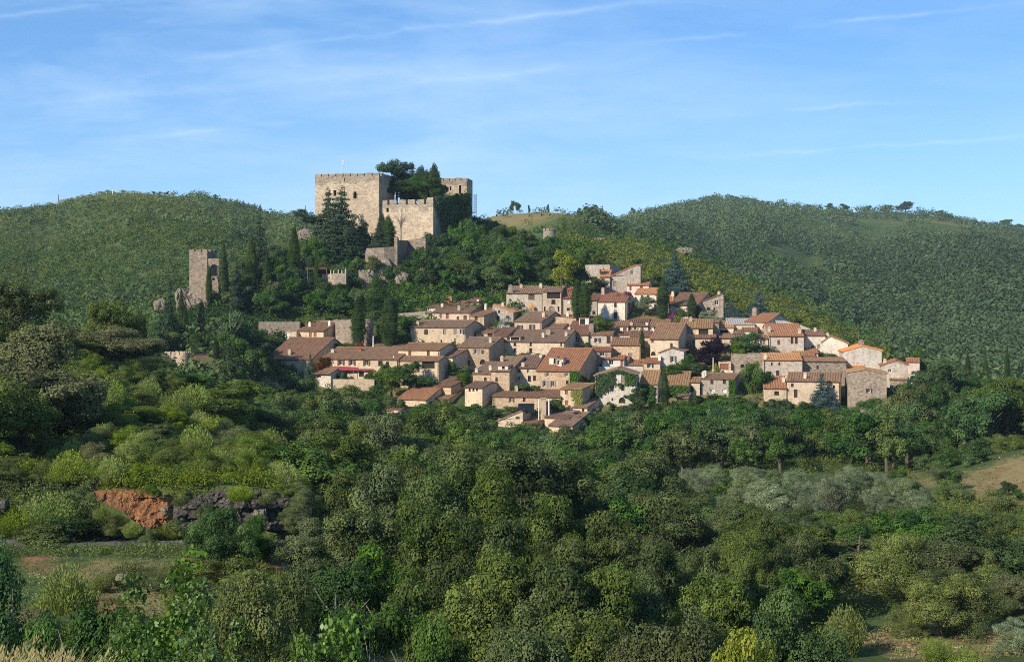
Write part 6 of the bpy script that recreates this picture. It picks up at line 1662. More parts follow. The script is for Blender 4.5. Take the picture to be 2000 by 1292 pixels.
# foreground trees
for kind, px, top, w, Y, nm, lab, mt in (
    ('oak_fine', 655, 925, 150, 100, 'holm_oak', 'grey-green oak at the left shoulder of the foreground wood', None),
    ('oak_fine', 760, 905, 175, 96, 'holm_oak', 'rounded oak at the top left of the foreground wood', None),
    ('oak_fine', 880, 903, 190, 93, 'holm_oak', 'highest pale oak crowning the foreground wood', None),
    ('oak_fine', 985, 918, 180, 94, 'holm_oak', 'oak right of the highest one in the foreground wood', None),
    ('oak_fine', 1065, 965, 160, 90, 'holm_oak', 'oak stepping down on the right flank of the foreground wood', None),
    ('oak_fine', 1160, 1010, 190, 84, 'holm_oak', 'wide pale oak lower on the right flank', None),
    ('oak_fine', 1255, 1065, 160, 78, 'holm_oak', 'brown-tinged oak at the right end of the foreground wood', None),
    ('oak_fine', 700, 990, 190, 82, 'holm_oak', 'oak in the second tier at the left of the foreground wood', None),
    ('oak_fine', 830, 985, 190, 80, 'holm_oak', 'oak in the second tier above the dark hollow', None),
    ('oak_fine', 960, 1000, 190, 78, 'holm_oak', 'oak in the second tier right of the dark hollow', None),
    ('oak_fine', 610, 1020, 130, 82, 'holm_oak', 'slim oak at the road end beside the foreground wood', None),
    ('broad_fine', 655, 1090, 190, 66, 'broadleaf_tree', 'vivid green tree at the lower left of the foreground wood', 'broad'),
    ('broad_fine', 745, 1050, 190, 70, 'broadleaf_tree', 'dark leafy tree left of the dark hollow', 'broad'),
    ('oak_fine', 960, 1062, 230, 64, 'holm_oak', 'large front oak with forked pale trunk', None),
    ('oak_fine', 1075, 1085, 210, 62, 'holm_oak', 'front oak right of the one with forked trunk', None),
    ('oak_fine', 1180, 1120, 200, 62, 'holm_oak', 'front oak on the right side of the wood', None),
    ('oak_fine', 1120, 1180, 230, 54, 'holm_oak', 'lowest front oak with silvery twigs', None),
    ('open', 810, 1085, 170, 56, 'broadleaf_tree', 'thin tree with bare white trunk before the dark hollow', 'oak'),
    ('open', 725, 1140, 180, 50, 'broadleaf_tree', 'flat-branched green tree in the lower left foreground', 'broad'),
    ('oak_fine', 1290, 1130, 180, 66, 'holm_oak', 'round oak left of the clearing path', None),
    ('oak_fine', 1400, 1115, 190, 68, 'holm_oak', 'mid-sized oak in the right foreground', None),
    ('oak_fine', 1545, 1160, 190, 60, 'holm_oak', 'dark green oak beside the grassy gap', 'broad'),
    ('oak_fine', 1300, 1200, 220, 50, 'holm_oak', 'brown oak at the bottom of the right foreground', None),
    ('broad_fine', 1455, 1216, 170, 44, 'broadleaf_tree', 'yellow-green sunlit tree at the bottom right of centre', 'fig'),
    ('oak_fine', 1000, 1215, 220, 48, 'holm_oak', 'shaded oak at the bottom centre', None),
    ('oak_fine', 860, 1215, 160, 46, 'holm_oak', 'dark shaded oak at the bottom left of centre', 'broad'),
    ('oak_fine', 1375, 1062, 105, 92, 'holm_oak', 'compact round oak right of the foreground wood', None),
    ('oak_fine', 1470, 1050, 110, 98, 'holm_oak', 'compact oak next to the first compact round one', None),
    ('oak_fine', 1835, 1122, 130, 97, 'holm_oak', 'brownish oak beside the tan field at the right', 'scrub'),
    ('scrub_fine', 1905, 1128, 120, 97, 'holm_oak', 'second brownish oak beside the tan field, nearer the edge', 'scrub'),
    ('scrub_fine', 1780, 1165, 80, 98, 'shrub', 'dull bush left of the brownish oak by the tan field', 'scrub'),
    ('oak_fine', 1975, 1120, 120, 103, 'holm_oak', 'grey oak at the right edge above the tan field', None),
    ('deadtree', 1680, 1165, 90, 108, 'bare_tree', 'fallen pale dead branches in the grassy gap', None),
    ('pine', 1672, 1045, 150, 118, 'umbrella_pine', 'half-bare pine with grey lower branches in the right wood', 'oak'),
    ('scrub_fine', 1845, 1236, 100, 80, 'shrub', 'bright yellow-green bush in the tan field', 'broom'),
    ('broom', 1600, 1230, 110, 70, 'broom_bush', 'green broom at the bottom of the grassy gap', None),
    ('broom', 1650, 1180, 90, 90, 'broom_bush', 'green broom in the middle of the grassy gap', None),
    ('scrub_fine', 1985, 1200, 90, 88, 'shrub', 'pale olive bush at the right picture edge', 'olive'),
    ('scrub_fine', 1640, 1262, 130, 62, 'shrub', 'grey-green bush at the bottom right of the gap', None),
    ('bigleaf', 330, 1068, 190, 24, 'broadleaf_shrub', 'sunlit shrub with large round leaves at lower left', None),
    ('bigleaf', 265, 1130, 170, 22, 'broadleaf_shrub', 'lower left companion of the sunlit large-leaved shrub', None),
    ('bigleaf', 395, 1140, 170, 21, 'broadleaf_shrub', 'right companion of the sunlit large-leaved shrub', None),
    ('bigleaf', 480, 1215, 170, 18, 'broadleaf_shrub', 'large-leaved shrub at the bottom left of centre', None),
    ('bigleaf', 640, 1188, 190, 18, 'broadleaf_shrub', 'tallest large-leaved shrub at the bottom beside the wood', None),
    ('bigleaf', 560, 1225, 130, 17, 'broadleaf_shrub', 'low large-leaved shrub between two taller ones', None),
    ('broad_fine', 15, 1030, 200, 40, 'broadleaf_tree', 'dark leafy tree at the left edge below the road', 'broad'),
    ('broad_fine', 150, 1150, 210, 34, 'broadleaf_tree', 'shadowy tree behind the dry grass at lower left', 'broad'),
    ('oak_fine', 430, 1120, 210, 40, 'holm_oak', 'dull brownish oak behind the large-leaved shrubs', 'scrub'),
    ('oak_fine', 560, 1130, 170, 46, 'holm_oak', 'dull oak between large-leaved shrubs and green trees', 'scrub'),
    ('broad_fine', 60, 1190, 200, 26, 'broadleaf_tree', 'near dark tree at the lower left corner', 'broad'),
    ('oak_fine', 330, 1200, 230, 28, 'holm_oak', 'dark shaded tree under the sunlit large-leaved shrub', 'broad'),
):
    plant(kind, px, top, w, Y, nm, lab, 'tree' if ('oak' in nm or 'tree' in nm or 'pine' in nm) else 'shrub', mt)
# ------------------------------------------------------------------ woods: every tree its own object
def lerp_line(pts): return lambda px: float(np.interp(px, [a for a, _ in pts], [b for _, b in pts]))


village_foot = lerp_line([(300, 735), (480, 740), (520, 764), (600, 752), (640, 752), (735, 764), (760, 800), (782, 806), (800, 792), (845, 776), (870, 778), (905, 780), (940, 796), (962, 806), (975, 828), (1020, 838), (1060, 834), (1112, 832), (1150, 816), (1170, 800), (1200, 797), (1245, 792), (1285, 784), (1300, 786), (1345, 774), (1430, 775), (1490, 784), (1535, 786), (1640, 796), (1660, 794), (1700, 780), (1735, 760), (1780, 748), (1800, 720), (1850, 730), (1900, 745), (2050, 745)])
ORD = ['first', 'second', 'third', 'fourth', 'fifth', 'sixth']


def zone(zname, box, n, kinds, hr, wr, gap, seed, segs, ceil=None, nocross=None, cat='tree'):
    """scatter n trees over box = (px0, px1, Y0, Y1); kinds = [(variant, material, name, words, weight)]"""
    rng = random.Random(seed)
    px0, px1, Y0, Y1 = box
    done = []
    tries = 0
    while len(done) < n and tries < n * 60:
        tries += 1
        Y = math.exp(rng.uniform(math.log(Y0), math.log(Y1))); px = rng.uniform(px0, px1)
        if nocross and nocross(px, Y): continue
        x = (px - CX) / F * Y
        k = rng.choices(kinds, [q[4] for q in kinds])[0]
        h = rng.uniform(*hr); w = h * rng.uniform(*wr)
        if any((x - a) ** 2 + (Y - b) ** 2 < (gap * (w + c) / 2) ** 2 for a, b, c in done): continue
        z0 = zg(x, Y)
        top = HZ - (z0 + h) / Y * F
        if ceil:
            lim = max(ceil(px), ceil(px - w * F / Y * .35), ceil(px + w * F / Y * .35))
            if top < lim + rng.uniform(0, 6):
                h2 = (HZ - lim - rng.uniform(0, 8)) / F * Y - z0
                if h2 < h * .45 or h2 < 1.2: continue
                w *= (h2 / h) ** .5; h = h2; top = HZ - (z0 + h) / Y * F
        done.append((x, Y, w))
        wpx = w * F / Y
        o = plant(k[0], px, top, wpx, Y, k[2], None, cat, k[1], zone=zname)
        PLANTS[-1] = (o, px, Y, (zname, k[2], k[3], Y0, Y1, segs), k[2], cat, wpx, None)


def label_plants():
    from collections import defaultdict
    cell = defaultdict(list)
    for o, px, Y, z, nm, cat, w, _ in PLANTS:
        zn, _, wd, Y0, Y1, segs = z
        seg = next(t for e, t in segs if px <= e)
        f = (math.log(Y) - math.log(Y0)) / (math.log(Y1) - math.log(Y0))
        row = 'front' if f < .34 else ('middle' if f < .67 else 'back')
        cell[(seg, wd, row)].append((px, o))
    for (seg, wd, row), lst in cell.items():
        lst.sort(key=lambda q: q[0])
        n = len(lst)
        for i, (px, o) in enumerate(lst):
            if n == 1: t = f'{wd} at the {row} of {seg}'
            elif i < 6 and n <= 6: t = f'{ORD[i]} {wd} from left, {row} of {seg}'
            else: t = f'{wd} in the {row} of {seg}'
            o['label'] = t
            o['group'] = f'{wd}s of {seg}'


OAK = lambda v, wt=1: (v, None, 'holm_oak', 'olive-brown oak', wt)
BRD = lambda v, wt=1: (v, 'broad', 'broadleaf_tree', 'deep green tree', wt)
BRI = lambda v, wt=1: (v, 'bright', 'leafy_tree', 'light green tree', wt)
CYP = lambda wt=1: ('cypress', None, 'cypress_tree', 'dark cypress', wt)
CED = lambda wt=1: ('cedar', None, 'conifer_tree', 'dark conifer', wt)
WOD = lambda v, wt=1: (v, 'broad', 'woodland_tree', 'deep green tree', wt)
e_seg = [(880, 'the wood below the castle flank'), (960, 'the wood above the red chimney'), (1040, 'the wood above the top row'), (3000, 'the wood by the round tower')]
zone('castle_wood', (835, 1120, 338, 412), 62, [WOD('broad', 5), BRI('broad', 1.2), OAK('oak', 1)], (6, 10), (.75, 1.05), .58, 1, e_seg,
     lerp_line([(830, 470), (870, 478), (905, 440), (922, 412), (945, 402), (990, 404), (1010, 428), (1045, 452), (1060, 472), (1095, 474), (1110, 488), (1150, 500)]), lambda px, Y: (px < 925 and Y > 372) or Y < 338)
w_seg = [(520, 'the wood by the ruined tower'), (600, 'the wood under the red crag'), (3000, 'the wood above the garden wall')]
zone('west_wood', (430, 735, 324, 372), 46, [WOD('broad', 4), BRI('broad', .8), OAK('oak', 1), CED(1)], (5.5, 9), (.7, 1.0), .55, 2, w_seg,
     lerp_line([(400, 560), (435, 545), (470, 500), (500, 455), (540, 455), (580, 430), (610, 440), (700, 500), (715, 520), (740, 610)]), lambda px, Y: (705 < px and Y > 338) or (625 < px < 690 and 329 < Y < 337) or (585 < px < 645 and 332 < Y < 340))
zone('west_valley', (225, 505, 255, 325), 40, [WOD('broad', 3), OAK('oak', 1.5), CYP(1), CED(.8)], (5.5, 9), (.5, .85), .6, 3, [(330, 'the valley behind the left hill'), (420, 'the trees below the crag'), (3000, 'the trees left of the village')],
     lerp_line([(225, 650), (300, 640), (340, 610), (372, 640), (400, 650), (450, 620), (505, 640)]), lambda px, Y: (310 < px < 425 and Y < 275))
b_seg = [(620, 'the belt under the tiled hut'), (740, 'the belt below the red awning'), (880, 'the belt by the pink parasol'), (990, 'the belt below three square windows'), (1120, 'the belt under the chimney stack'), (1250, 'the belt below the ivy gable'), (1380, 'the belt under the slim cypress'), (1520, 'the belt below the white arches'), (1660, 'the belt below the blue-green conifer'), (1790, 'the belt below the stone gable'), (3000, 'the right-hand wood')]
zone('belt', (470, 2080, 194, 272), 182, [BRD('broad', 5), BRI('bright', 1.1), OAK('oak', 1.6)], (6, 10.5), (.75, 1.1), .58, 4, b_seg, village_foot,
     lambda px, Y: (1540 < px < 1650 and Y < 203) or (px > 1760 and Y < 203) or (px < 640 and Y < 215))
zone('valley_wood', (560, 1420, 118, 192), 78, [OAK('oak_fine', 2.4), BRD('broad', 4), BRI('bright', .8)], (6.5, 10), (.75, 1.05), .55, 5, [(760, 'the valley wood by the hill foot'), (950, 'the valley wood below the parasol'), (1120, 'the valley wood below the stack'), (1260, 'the valley wood at the centre'), (3000, 'the valley wood by the olives')],
     lerp_line([(540, 850), (640, 845), (760, 838), (800, 850), (900, 872), (1000, 868), (1100, 852), (1200, 872), (1300, 880), (1340, 930), (1420, 975)]))
zone('olive_grove', (1335, 1800, 145, 190), 58, [('olive', None, 'olive_tree', 'grey-green olive', 5), ('bush', 'bright', 'shrub', 'light green shrub', 1)], (2.6, 5.0), (.8, 1.2), .95, 6, [(1480, 'the olive grove left part'), (1620, 'the olive grove middle part'), (3000, 'the olive grove right part')],
     lerp_line([(1300, 920), (1400, 905), (1500, 912), (1600, 925), (1660, 905), (1760, 925), (1850, 960)]), lambda px, Y: px > 1760 - (190 - Y) * 1.0 and Y > 176)
zone('right_scrub', (1290, 2120, 96, 158), 112, [OAK('oak_fine', 3), BRD('broad', 2.4), BRI('bright', .8), ('scrub_fine', None, 'holm_oak', 'dull round oak', 1.2)], (3.6, 6.4), (.85, 1.25), .6, 7, [(1440, 'the scrub beside the oak wood'), (1600, 'the scrub before the olives'), (1760, 'the scrub by the half-bare pine'), (1900, 'the scrub above the tan field'), (3000, 'the scrub at the right edge')],
     lerp_line([(1290, 1090), (1340, 1060), (1420, 985), (1600, 995), (1700, 985), (1850, 975), (1900, 995), (2100, 1010)]), lambda px, Y: (px > 1660 and Y < 108) or (1590 < px < 1730 and Y < 118))
zone('field_shrubs', (1690, 2120, 152, 198), 50, [('bush', 'broad', 'shrub', 'small dark shrub', 2), ('scrub', None, 'shrub', 'dull shrub', 1)], (.8, 3.0), (.9, 1.3), .75, 8, [(1880, 'the brown field left side'), (3000, 'the brown field right side')], nocross=lambda px, Y: px > 1870 and 158 < Y < 182 and (px * 7 + Y * 13) % 5 > .8, cat='shrub')
l_seg = [(130, 'the slope under the huge oak'), (260, 'the slope above the earth bank'), (400, 'the slope above the slate face'), (3000, 'the slope toward the hill foot')]
zone('left_slope', (-60, 700, 97, 172), 165, [('scrub_fine', None, 'shrub', 'dull olive bush', 3), ('broom', None, 'broom_bush', 'pale green broom', 3), ('scrub_fine', 'broom', 'shrub', 'light green bush', 2.5), ('oak_fine', None, 'holm_oak', 'small holm oak', .7)], (1.1, 3.4), (.9, 1.5), .62, 9, l_seg,
     lerp_line([(-60, 600), (60, 640), (160, 650), (250, 668), (300, 700), (420, 750), (480, 768), (560, 808), (640, 820), (700, 835)]), cat='shrub')
zone('bank_top', (-60, 650, 95.3, 107), 48, [('scrub_fine', None, 'shrub', 'dull olive bush', 2), ('broom', None, 'broom_bush', 'pale green broom', 2), ('scrub_fine', 'broom', 'shrub', 'light green bush', 2)], (.7, 2.3), (.9, 1.5), .6, 15, [(160, 'the bank top at the left'), (330, 'the bank top over orange earth'), (3000, 'the bank top over the slate')],
     lerp_line([(-60, 800), (60, 860), (200, 880), (400, 885), (560, 890), (700, 900)]), cat='shrub')
zone('under_road', (-30, 580, 50, 84), 40, [('scrub_fine', None, 'shrub', 'brown-green bush', 3), ('broom', 'scrub', 'broom_bush', 'dry broom', 1.5), ('bush', 'broad', 'shrub', 'dark green bush', 1.5)], (.9, 2.2), (1.0, 1.7), .7, 10, [(150, 'the bank under the road end'), (320, 'the bank under the orange earth'), (3000, 'the bank under the slate face')],
     lerp_line([(-30, 1090), (80, 1085), (560, 1085)]), cat='shrub')
zone('spur', (1120, 1800, 345, 430), 34, [BRD('broad', 2), OAK('oak', 2), ('bush', 'bright', 'broadleaf_tree', 'light green tree', 1)], (2.6, 5), (.8, 1.2), .8, 11, [(1300, 'the open slope behind the top house'), (1480, 'the open slope behind the slanted gable'), (1640, 'the slope above the rampart wall'), (3000, 'the slope behind the east end')],
     lerp_line([(1120, 470), (1240, 500), (1330, 520), (1420, 560), (1500, 600), (1600, 625), (1700, 665), (1800, 690)]))
zone('east_valley', (1790, 2120, 272, 330), 30, [WOD('broad', 3), OAK('oak', 1), CYP(.6)], (6, 10), (.6, .95), .6, 12, [(1900, 'the trees behind the dark round tree'), (3000, 'the valley trees at the right edge')], lerp_line([(1790, 705), (1850, 715), (1900, 725), (2100, 730)]))
zone('village_foot', (480, 1800, 255, 276), 95, [('bush', 'broad', 'foot_shrub', 'dark green bush', 3), ('bush', 'bright', 'foot_shrub', 'light green bush', 1.4), BRD('broad', 1.4)], (1.6, 4.5), (.9, 1.4), .5, 13, [(e, t.replace('the belt', 'the thicket')) for e, t in b_seg],
     lambda px: village_foot(px) - 6)
zone('village_foot_low', (1240, 1650, 262, 280), 60, [('bush', 'broad', 'foot_shrub', 'low green bush', 3), ('bush', 'vine', 'foot_shrub', 'low bright bush', 1.2)], (.9, 2.4), (1.1, 1.8), .5, 14, [(e, t.replace('the belt', 'the gardens')) for e, t in b_seg],
     lambda px: village_foot(px) - 8)
label_plants()


# ------------------------------------------------------------------ cover that nobody could count
def zg_np(x, y):
    px = CX + x / y * F
    j = np.clip(np.searchsorted(rows, y) - 1, 0, len(rows) - 2); i = np.clip(np.searchsorted(cols, px) - 1, 0, len(cols) - 2)
    v = np.clip((y - rows[j]) / (rows[j + 1] - rows[j]), 0, 1); u = np.clip((px - cols[i]) / (cols[i + 1] - cols[i]), 0, 1)
    return (G[j, i] * (1 - u) + G[j, i + 1] * u) * (1 - v) + (G[j + 1, i] * (1 - u) + G[j + 1, i + 1] * u) * v


def fbm(x, y, s, seed):
    r = np.random.default_rng(seed); out = np.zeros_like(x)
    for k in range(5):
        a, b, c = r.uniform(-1, 1), r.uniform(-1, 1), r.uniform(0, 6.28)
        f = s * 1.8 ** k
        out += .62 ** k * np.sin((a * x + b * y) * f + c + 1.3 * np.sin((b * x - a * y) * f * .7 + c))
    return out / 2.2


def cover(name, box, n, hr, wr, quads, leaf, mat, seed, dens=None, skip=None, uniform=False, spire=False, kind='stuff', tintk=.3, dsd=.35, nup=.35, pat=1.1, rough=.6):
    rng = np.random.default_rng(seed)
    px0, px1, Y0, Y1 = box
    px = rng.uniform(px0, px1, n)
    Y = np.exp(rng.uniform(math.log(Y0), math.log(Y1), n))
    x = (px - CX) / F * Y
    k = np.ones(n, bool)
    if dens: k &= fbm(x, Y, dens[0], seed + 1) > dens[1] + dsd * rng.normal(size=n)
    if skip is not None: k &= ~skip(px, Y)
    px, Y, x = px[k], Y[k], x[k]; n = len(x)
    z = zg_np(x, Y)
    h = hr[0] + (hr[1] - hr[0]) * rng.random(n) ** 1.6
    w = h * rng.uniform(wr[0], wr[1], n)
    m = quads
    d = rng.normal(size=(n, m, 3)); d[..., 2] = np.abs(d[..., 2]) * (1.0) - .25
    d /= np.linalg.norm(d, axis=2, keepdims=True)
    lump = 1 + .25 * np.sin(d[..., 0] * 4 + rng.uniform(0, 6, (n, 1))) * np.sin(d[..., 1] * 5 + rng.uniform(0, 6, (n, 1)))
    rad = rng.uniform(.7, 1.05, (n, m)) * lump
    if spire:
        t = rng.random((n, m)); r_ = (1 - t) * .5 * rng.uniform(.6, 1.1, (n, m)); th = rng.uniform(0, 6.283, (n, m))
        pos = np.stack([x[:, None] + np.cos(th) * r_ * w[:, None], Y[:, None] + np.sin(th) * r_ * w[:, None], z[:, None] + t * h[:, None]], -1)
        d = np.stack([np.cos(th), np.sin(th), np.full_like(th, .5)], -1)
    else:
        pos = np.stack([x[:, None] + d[..., 0] * rad * w[:, None] * .5, Y[:, None] + d[..., 1] * rad * w[:, None] * .5, z[:, None] + (.42 + .58 * d[..., 2] * rad) * h[:, None]], -1)
    nr = d + rough * rng.normal(size=d.shape) + np.array([0, 0, nup])
    sz = np.repeat(leaf * h, m) if not isinstance(leaf, tuple) else np.full(n * m, leaf[0])
    P_ = pos.reshape(-1, 3); N_ = nr.reshape(-1, 3)
    V_ = leaf_quads(P_, N_, 1.0, rng, .7)
    c_ = P_[:, None, :]
    V_ = c_ + (V_ - c_) * sz[:, None, None]
    patch = fbm(x, Y, .02 if Y0 > 300 else .08, seed + 5) + pat * fbm(x, Y, .006 if Y0 > 300 else .03, seed + 9)
    t_ = np.repeat(np.clip(.45 + tintk * .6 * rng.normal(size=n) + .22 * patch, 0, 1), m) + .14 * rng.normal(size=n * m)
    o = link(name, np_mesh(name, V_, np.clip(t_, 0, 1), LEAF[mat]))
    return tag(o, kind=kind)


def clearing(px, Y):
    wv = 14 * np.sin(px * .13) + 10 * np.sin(px * .31 + Y * .05)
    a = ((np.abs(px - 1555) / 62) ** 2 + ((Y - 855 + wv) / 95) ** 2 < 1)
    b_ = (px > 1600) & (px < 1690) & (np.abs(Y - (790 - (px - 1590) * .7) + wv) < 18)
    c_ = ((px < 1145) & (Y > 540) & (Y < 820))
    d_ = (px > 1650) & (px < 1955) & (Y > 1215 + 30 * np.sin(px * .05)) & (Y < 1345)
    e_ = (px > 1490) & (px < 1570) & (Y > 1370)
    f_ = ((np.abs(px - 1445) / 40) ** 2 + ((Y - 905) / 25) ** 2 < 1)
    return a | b_ | c_ | d_ | e_ | f_


cover('far_wood', (960, 2250, 600, 1480), 8200, (4.5, 9.0), (.95, 1.4), 70, .105, 'far', 1, (.012, -.45), nup=.45, tintk=.26, dsd=.16, rough=.28, pat=1.3, skip=clearing)
cover('far_understorey', (960, 2250, 600, 1480), 11000, (1.6, 3.4), (1.2, 2.2), 24, .2, 'far', 20, None, clearing, tintk=.15, nup=1.1, pat=1.3, rough=.35)
cover('ridge_scrub', (960, 2250, 600, 1480), 5000, (.8, 2.0), (1.2, 2.4), 22, .2, 'farscrub', 19, None, lambda px, Y: (px < 1130) & (Y > 630) & (Y < 800), tintk=.15, nup=1.1, pat=1.6)
cover('conifer_plantation', (1410, 1660, 640, 900), 900, (8, 12), (.35, .5), 40, .06, 'far', 2, None, lambda px, Y: np.abs(Y - (790 - (px - 1410) * .55)) > 32, spire=True)
cover('hillside_scrub', (-330, 660, 430, 980), 11000, (1.0, 2.4), (1.2, 2.4), 26, .2, 'farscrub', 3, (.02, -.5), tintk=.15, nup=1.1, pat=1.6)
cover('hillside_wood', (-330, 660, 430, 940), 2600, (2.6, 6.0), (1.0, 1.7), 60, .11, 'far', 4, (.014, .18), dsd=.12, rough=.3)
cover('spur_scrub', (1090, 1850, 345, 600), 8000, (.7, 1.9), (1.1, 2.2), 26, .2, 'farscrub', 5, (.03, -.5), tintk=.15, nup=1.0, pat=1.5)
cover('spur_wood', (1050, 1900, 430, 620), 1100, (2.5, 5), (.9, 1.4), 48, .12, 'far', 6, (.02, -.05), skip=lambda px, Y: (px < 1150) & (Y > 520))
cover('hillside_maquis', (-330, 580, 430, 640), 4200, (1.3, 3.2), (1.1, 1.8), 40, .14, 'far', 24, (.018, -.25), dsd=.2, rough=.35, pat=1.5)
cover('west_slope_growth', (300, 570, 284, 340), 1100, (.6, 2.4), (1.0, 1.8), 50, .12, 'broad', 25, None)
cover('garden_growth', (690, 860, 294, 334), 420, (.5, 2.0), (1.0, 1.8), 50, .12, 'broad', 26, None)
cover('meadow_scrub', (920, 1200, 600, 900), 130, (1.5, 5), (.9, 1.4), 40, .12, 'far', 7, (.012, .1))
cover('valley_wood_cover', (1740, 2250, 320, 610), 2600, (4, 8), (.9, 1.3), 60, .1, 'far', 16, None)
cover('west_valley_cover', (-350, 470, 178, 440), 2600, (2.5, 6), (.9, 1.4), 60, .1, 'far', 17, None, lambda px, Y: (px > 330) & (Y > 300) & (Y < 350))
cover('castle_undergrowth', (420, 1180, 326, 430), 3600, (.8, 2.6), (1.0, 1.8), 44, .14, 'ivy', 8, None, lambda px, Y: (px > 752) & (px < 815) & (Y > 350) & (Y < 372))
cover('valley_undergrowth', (560, 2150, 95, 262), 6000, (.5, 1.7), (1.1, 2.0), 80, .07, 'scrub', 9, (.09, -.45), lambda px, Y: (((px - 1960) / 170) ** 2 + ((Y - 172) / 15) ** 2 < 1) | (((px - 1880) / 200) ** 2 + ((Y - 97) / 11) ** 2 < 1))
cover('slope_undergrowth', (-140, 720, 95.5, 176), 5600, (.35, 1.2), (1.0, 2.2), 100, .065, 'broom', 10, (.15, -.6), nup=.7)
cover('bank_top_grass', (-140, 720, 93.0, 97.5), 1300, (.15, 1.3), (.8, 2.2), 110, .06, 'broom', 18, (.35, -.1), lambda px, Y: (px > 172) & (px < 604) & (Y < 94.5))
cover('bank_face_growth', (-140, 185, 92.4, 95.8), 700, (.2, .8), (1.0, 2.0), 60, .1, 'scrub', 21)
cover('bank_undergrowth', (-100, 620, 40, 87), 2600, (.2, .75), (1.0, 2.4), 60, .09, 'scrub', 11, (.25, -.2))
cover('verge_grass', (-100, 620, 86, 93), 1300, (.12, .6), (1.2, 2.4), 44, .12, 'scrub', 12, None, lambda px, Y: (Y > 89.4) & (Y < 92.4))
cover('near_undergrowth', (-200, 1500, 22, 60), 3000, (.3, 1.3), (1.0, 1.8), 90, .055, 'broad', 13, None)
cover('village_greenery', (470, 1810, 262, 344), 1500, (.4, 1.5), (1.0, 2.0), 40, .15, 'ivy', 14, (.15, -.1))
cover('field_grass', (1640, 2150, 88, 190), 2600, (.12, .45), (1.5, 3), 26, .2, 'broom', 15, (.12, .0))

cover('dry_field_grass', (1680, 2150, 86, 186), 9000, (.1, .4), (1.0, 2.2), 22, .2, 'grass', 22, None, lambda px, Y: ((((px - 1975) / 120) ** 2 + ((Y - 168) / 15) ** 2 > 1) & (((px - 1880) / 200) ** 2 + ((Y - 94) / 8) ** 2 > 1)) | (fbm(px * .1, Y * 2.0, .4, 3) < -.1))

# dry grass on the near bank
rng = np.random.default_rng(5)
n = 8000
px = np.concatenate([rng.uniform(-160, 250, n - 1200), rng.uniform(180, 560, 1200)]); Y = rng.uniform(4.2, 9.5, n)
x = (px - CX) / F * Y; z = zg_np(x, Y)
hmax = np.interp(px, [-160, 60, 160, 240, 300, 520], [.56, .56, .47, .33, .28, .2])
h = hmax * rng.uniform(.3, 1.15, n)
lean = rng.normal(size=(n, 2)) * .22 + np.array([.12, 0])
wd = rng.uniform(.0014, .003, n)
b = np.stack([x, Y, z - .03], 1)
m_ = b + np.stack([lean[:, 0] * h * .4, lean[:, 1] * h * .4, h * .6], 1)
t = b + np.stack([lean[:, 0] * h, lean[:, 1] * h, h], 1)
sx = np.stack([wd, np.zeros(n), np.zeros(n)], 1)
V1 = np.stack([b - sx, b + sx, m_ + sx, m_ - sx], 1); V2 = np.stack([m_ - sx, m_ + sx, t + sx * .25, t - sx * .25], 1)
k = rng.random(n) < .22
ns = k.sum()
ear = []
for q in range(7):
    c0 = t[k] * (1 - q * .035) + m_[k] * (q * .035) + np.stack([rng.normal(size=ns) * .012, rng.normal(size=ns) * .012, np.zeros(ns)], 1)
    dr = np.stack([rng.normal(size=ns) * .25 + lean[k, 0], rng.normal(size=ns) * .2, np.full(ns, .9)], 1); dr /= np.linalg.norm(dr, axis=1, keepdims=True)
    sd_ = np.stack([np.ones(ns), np.zeros(ns), np.zeros(ns)], 1) * .0048
    ear.append(np.stack([c0 - dr * .016, c0 + sd_, c0 + dr * .016, c0 - sd_], 1))
VV = np.concatenate([V1, V2] + ear)
tt = np.concatenate([np.clip(rng.normal(size=n) * .3 + .45, 0, 1)] * 2 + [np.clip(.75 + .2 * rng.normal(size=ns), 0, 1)] * 7)
tag(link('grass', np_mesh('grass', VV, tt, LEAF['grass'])), kind='stuff')
SKY_TINT = (0.66, 0.87, 1.04); CLOUD_AMT = 0.8; CLOUD_COL = (4.6, 6.0, 7.4, 1); SKY_STR = 0.118; EXPO = 0.42; DENOISE = False
SKY_ALT = 2500.0; SKY_DUST = 0.0; HAZE = 0.00007; SKY_FLAT = 0.4; SKY_CONST = (1.25, 2.95, 5.6)
# ------------------------------------------------------------------ light, sky, camera
SUN_AZ, SUN_EL = R(46), R(31)            # the sun stands behind the camera's left shoulder
sd = Vector((-math.sin(SUN_AZ) * math.cos(SUN_EL), -math.cos(SUN_AZ) * math.cos(SUN_EL), math.sin(SUN_EL)))
sl = bpy.data.lights.new('sun', 'SUN'); sl.energy = 5.0; sl.angle = R(0.5); sl.color = (1.0, 0.925, 0.80)
so = bpy.data.objects.new('sun', sl); COL.objects.link(so)
so.rotation_euler = sd.to_track_quat('Z', 'Y').to_euler()
w = bpy.data.worlds.new('World'); S.world = w; w.use_nodes = True
nt = w.node_tree; nt.nodes.clear(); g = N(nt)
sky = g.n('ShaderNodeTexSky', sky_type='NISHITA', sun_disc=False, sun_elevation=SUN_EL, sun_rotation=math.pi + SUN_AZ, altitude=SKY_ALT, air_density=1.0, dust_density=SKY_DUST, ozone_density=3.0)
tc = g.n('ShaderNodeTexCoord').outputs['Generated']
sep = g.n('ShaderNodeSeparateXYZ', {0: tc})
den = g.math('MAXIMUM', g.math('ADD', sep.outputs[2], 0.10), 0.03)
dome = g.n('ShaderNodeCombineXYZ', {0: g.math('DIVIDE', sep.outputs[0], den), 1: g.math('DIVIDE', sep.outputs[1], den), 2: 0.0}).outputs[0]
rot = g.n('ShaderNodeMapping', {'Vector': dome, 'Rotation': (0, 0, R(-14)), 'Scale': (0.42, 2.1, 1)}).outputs[0]
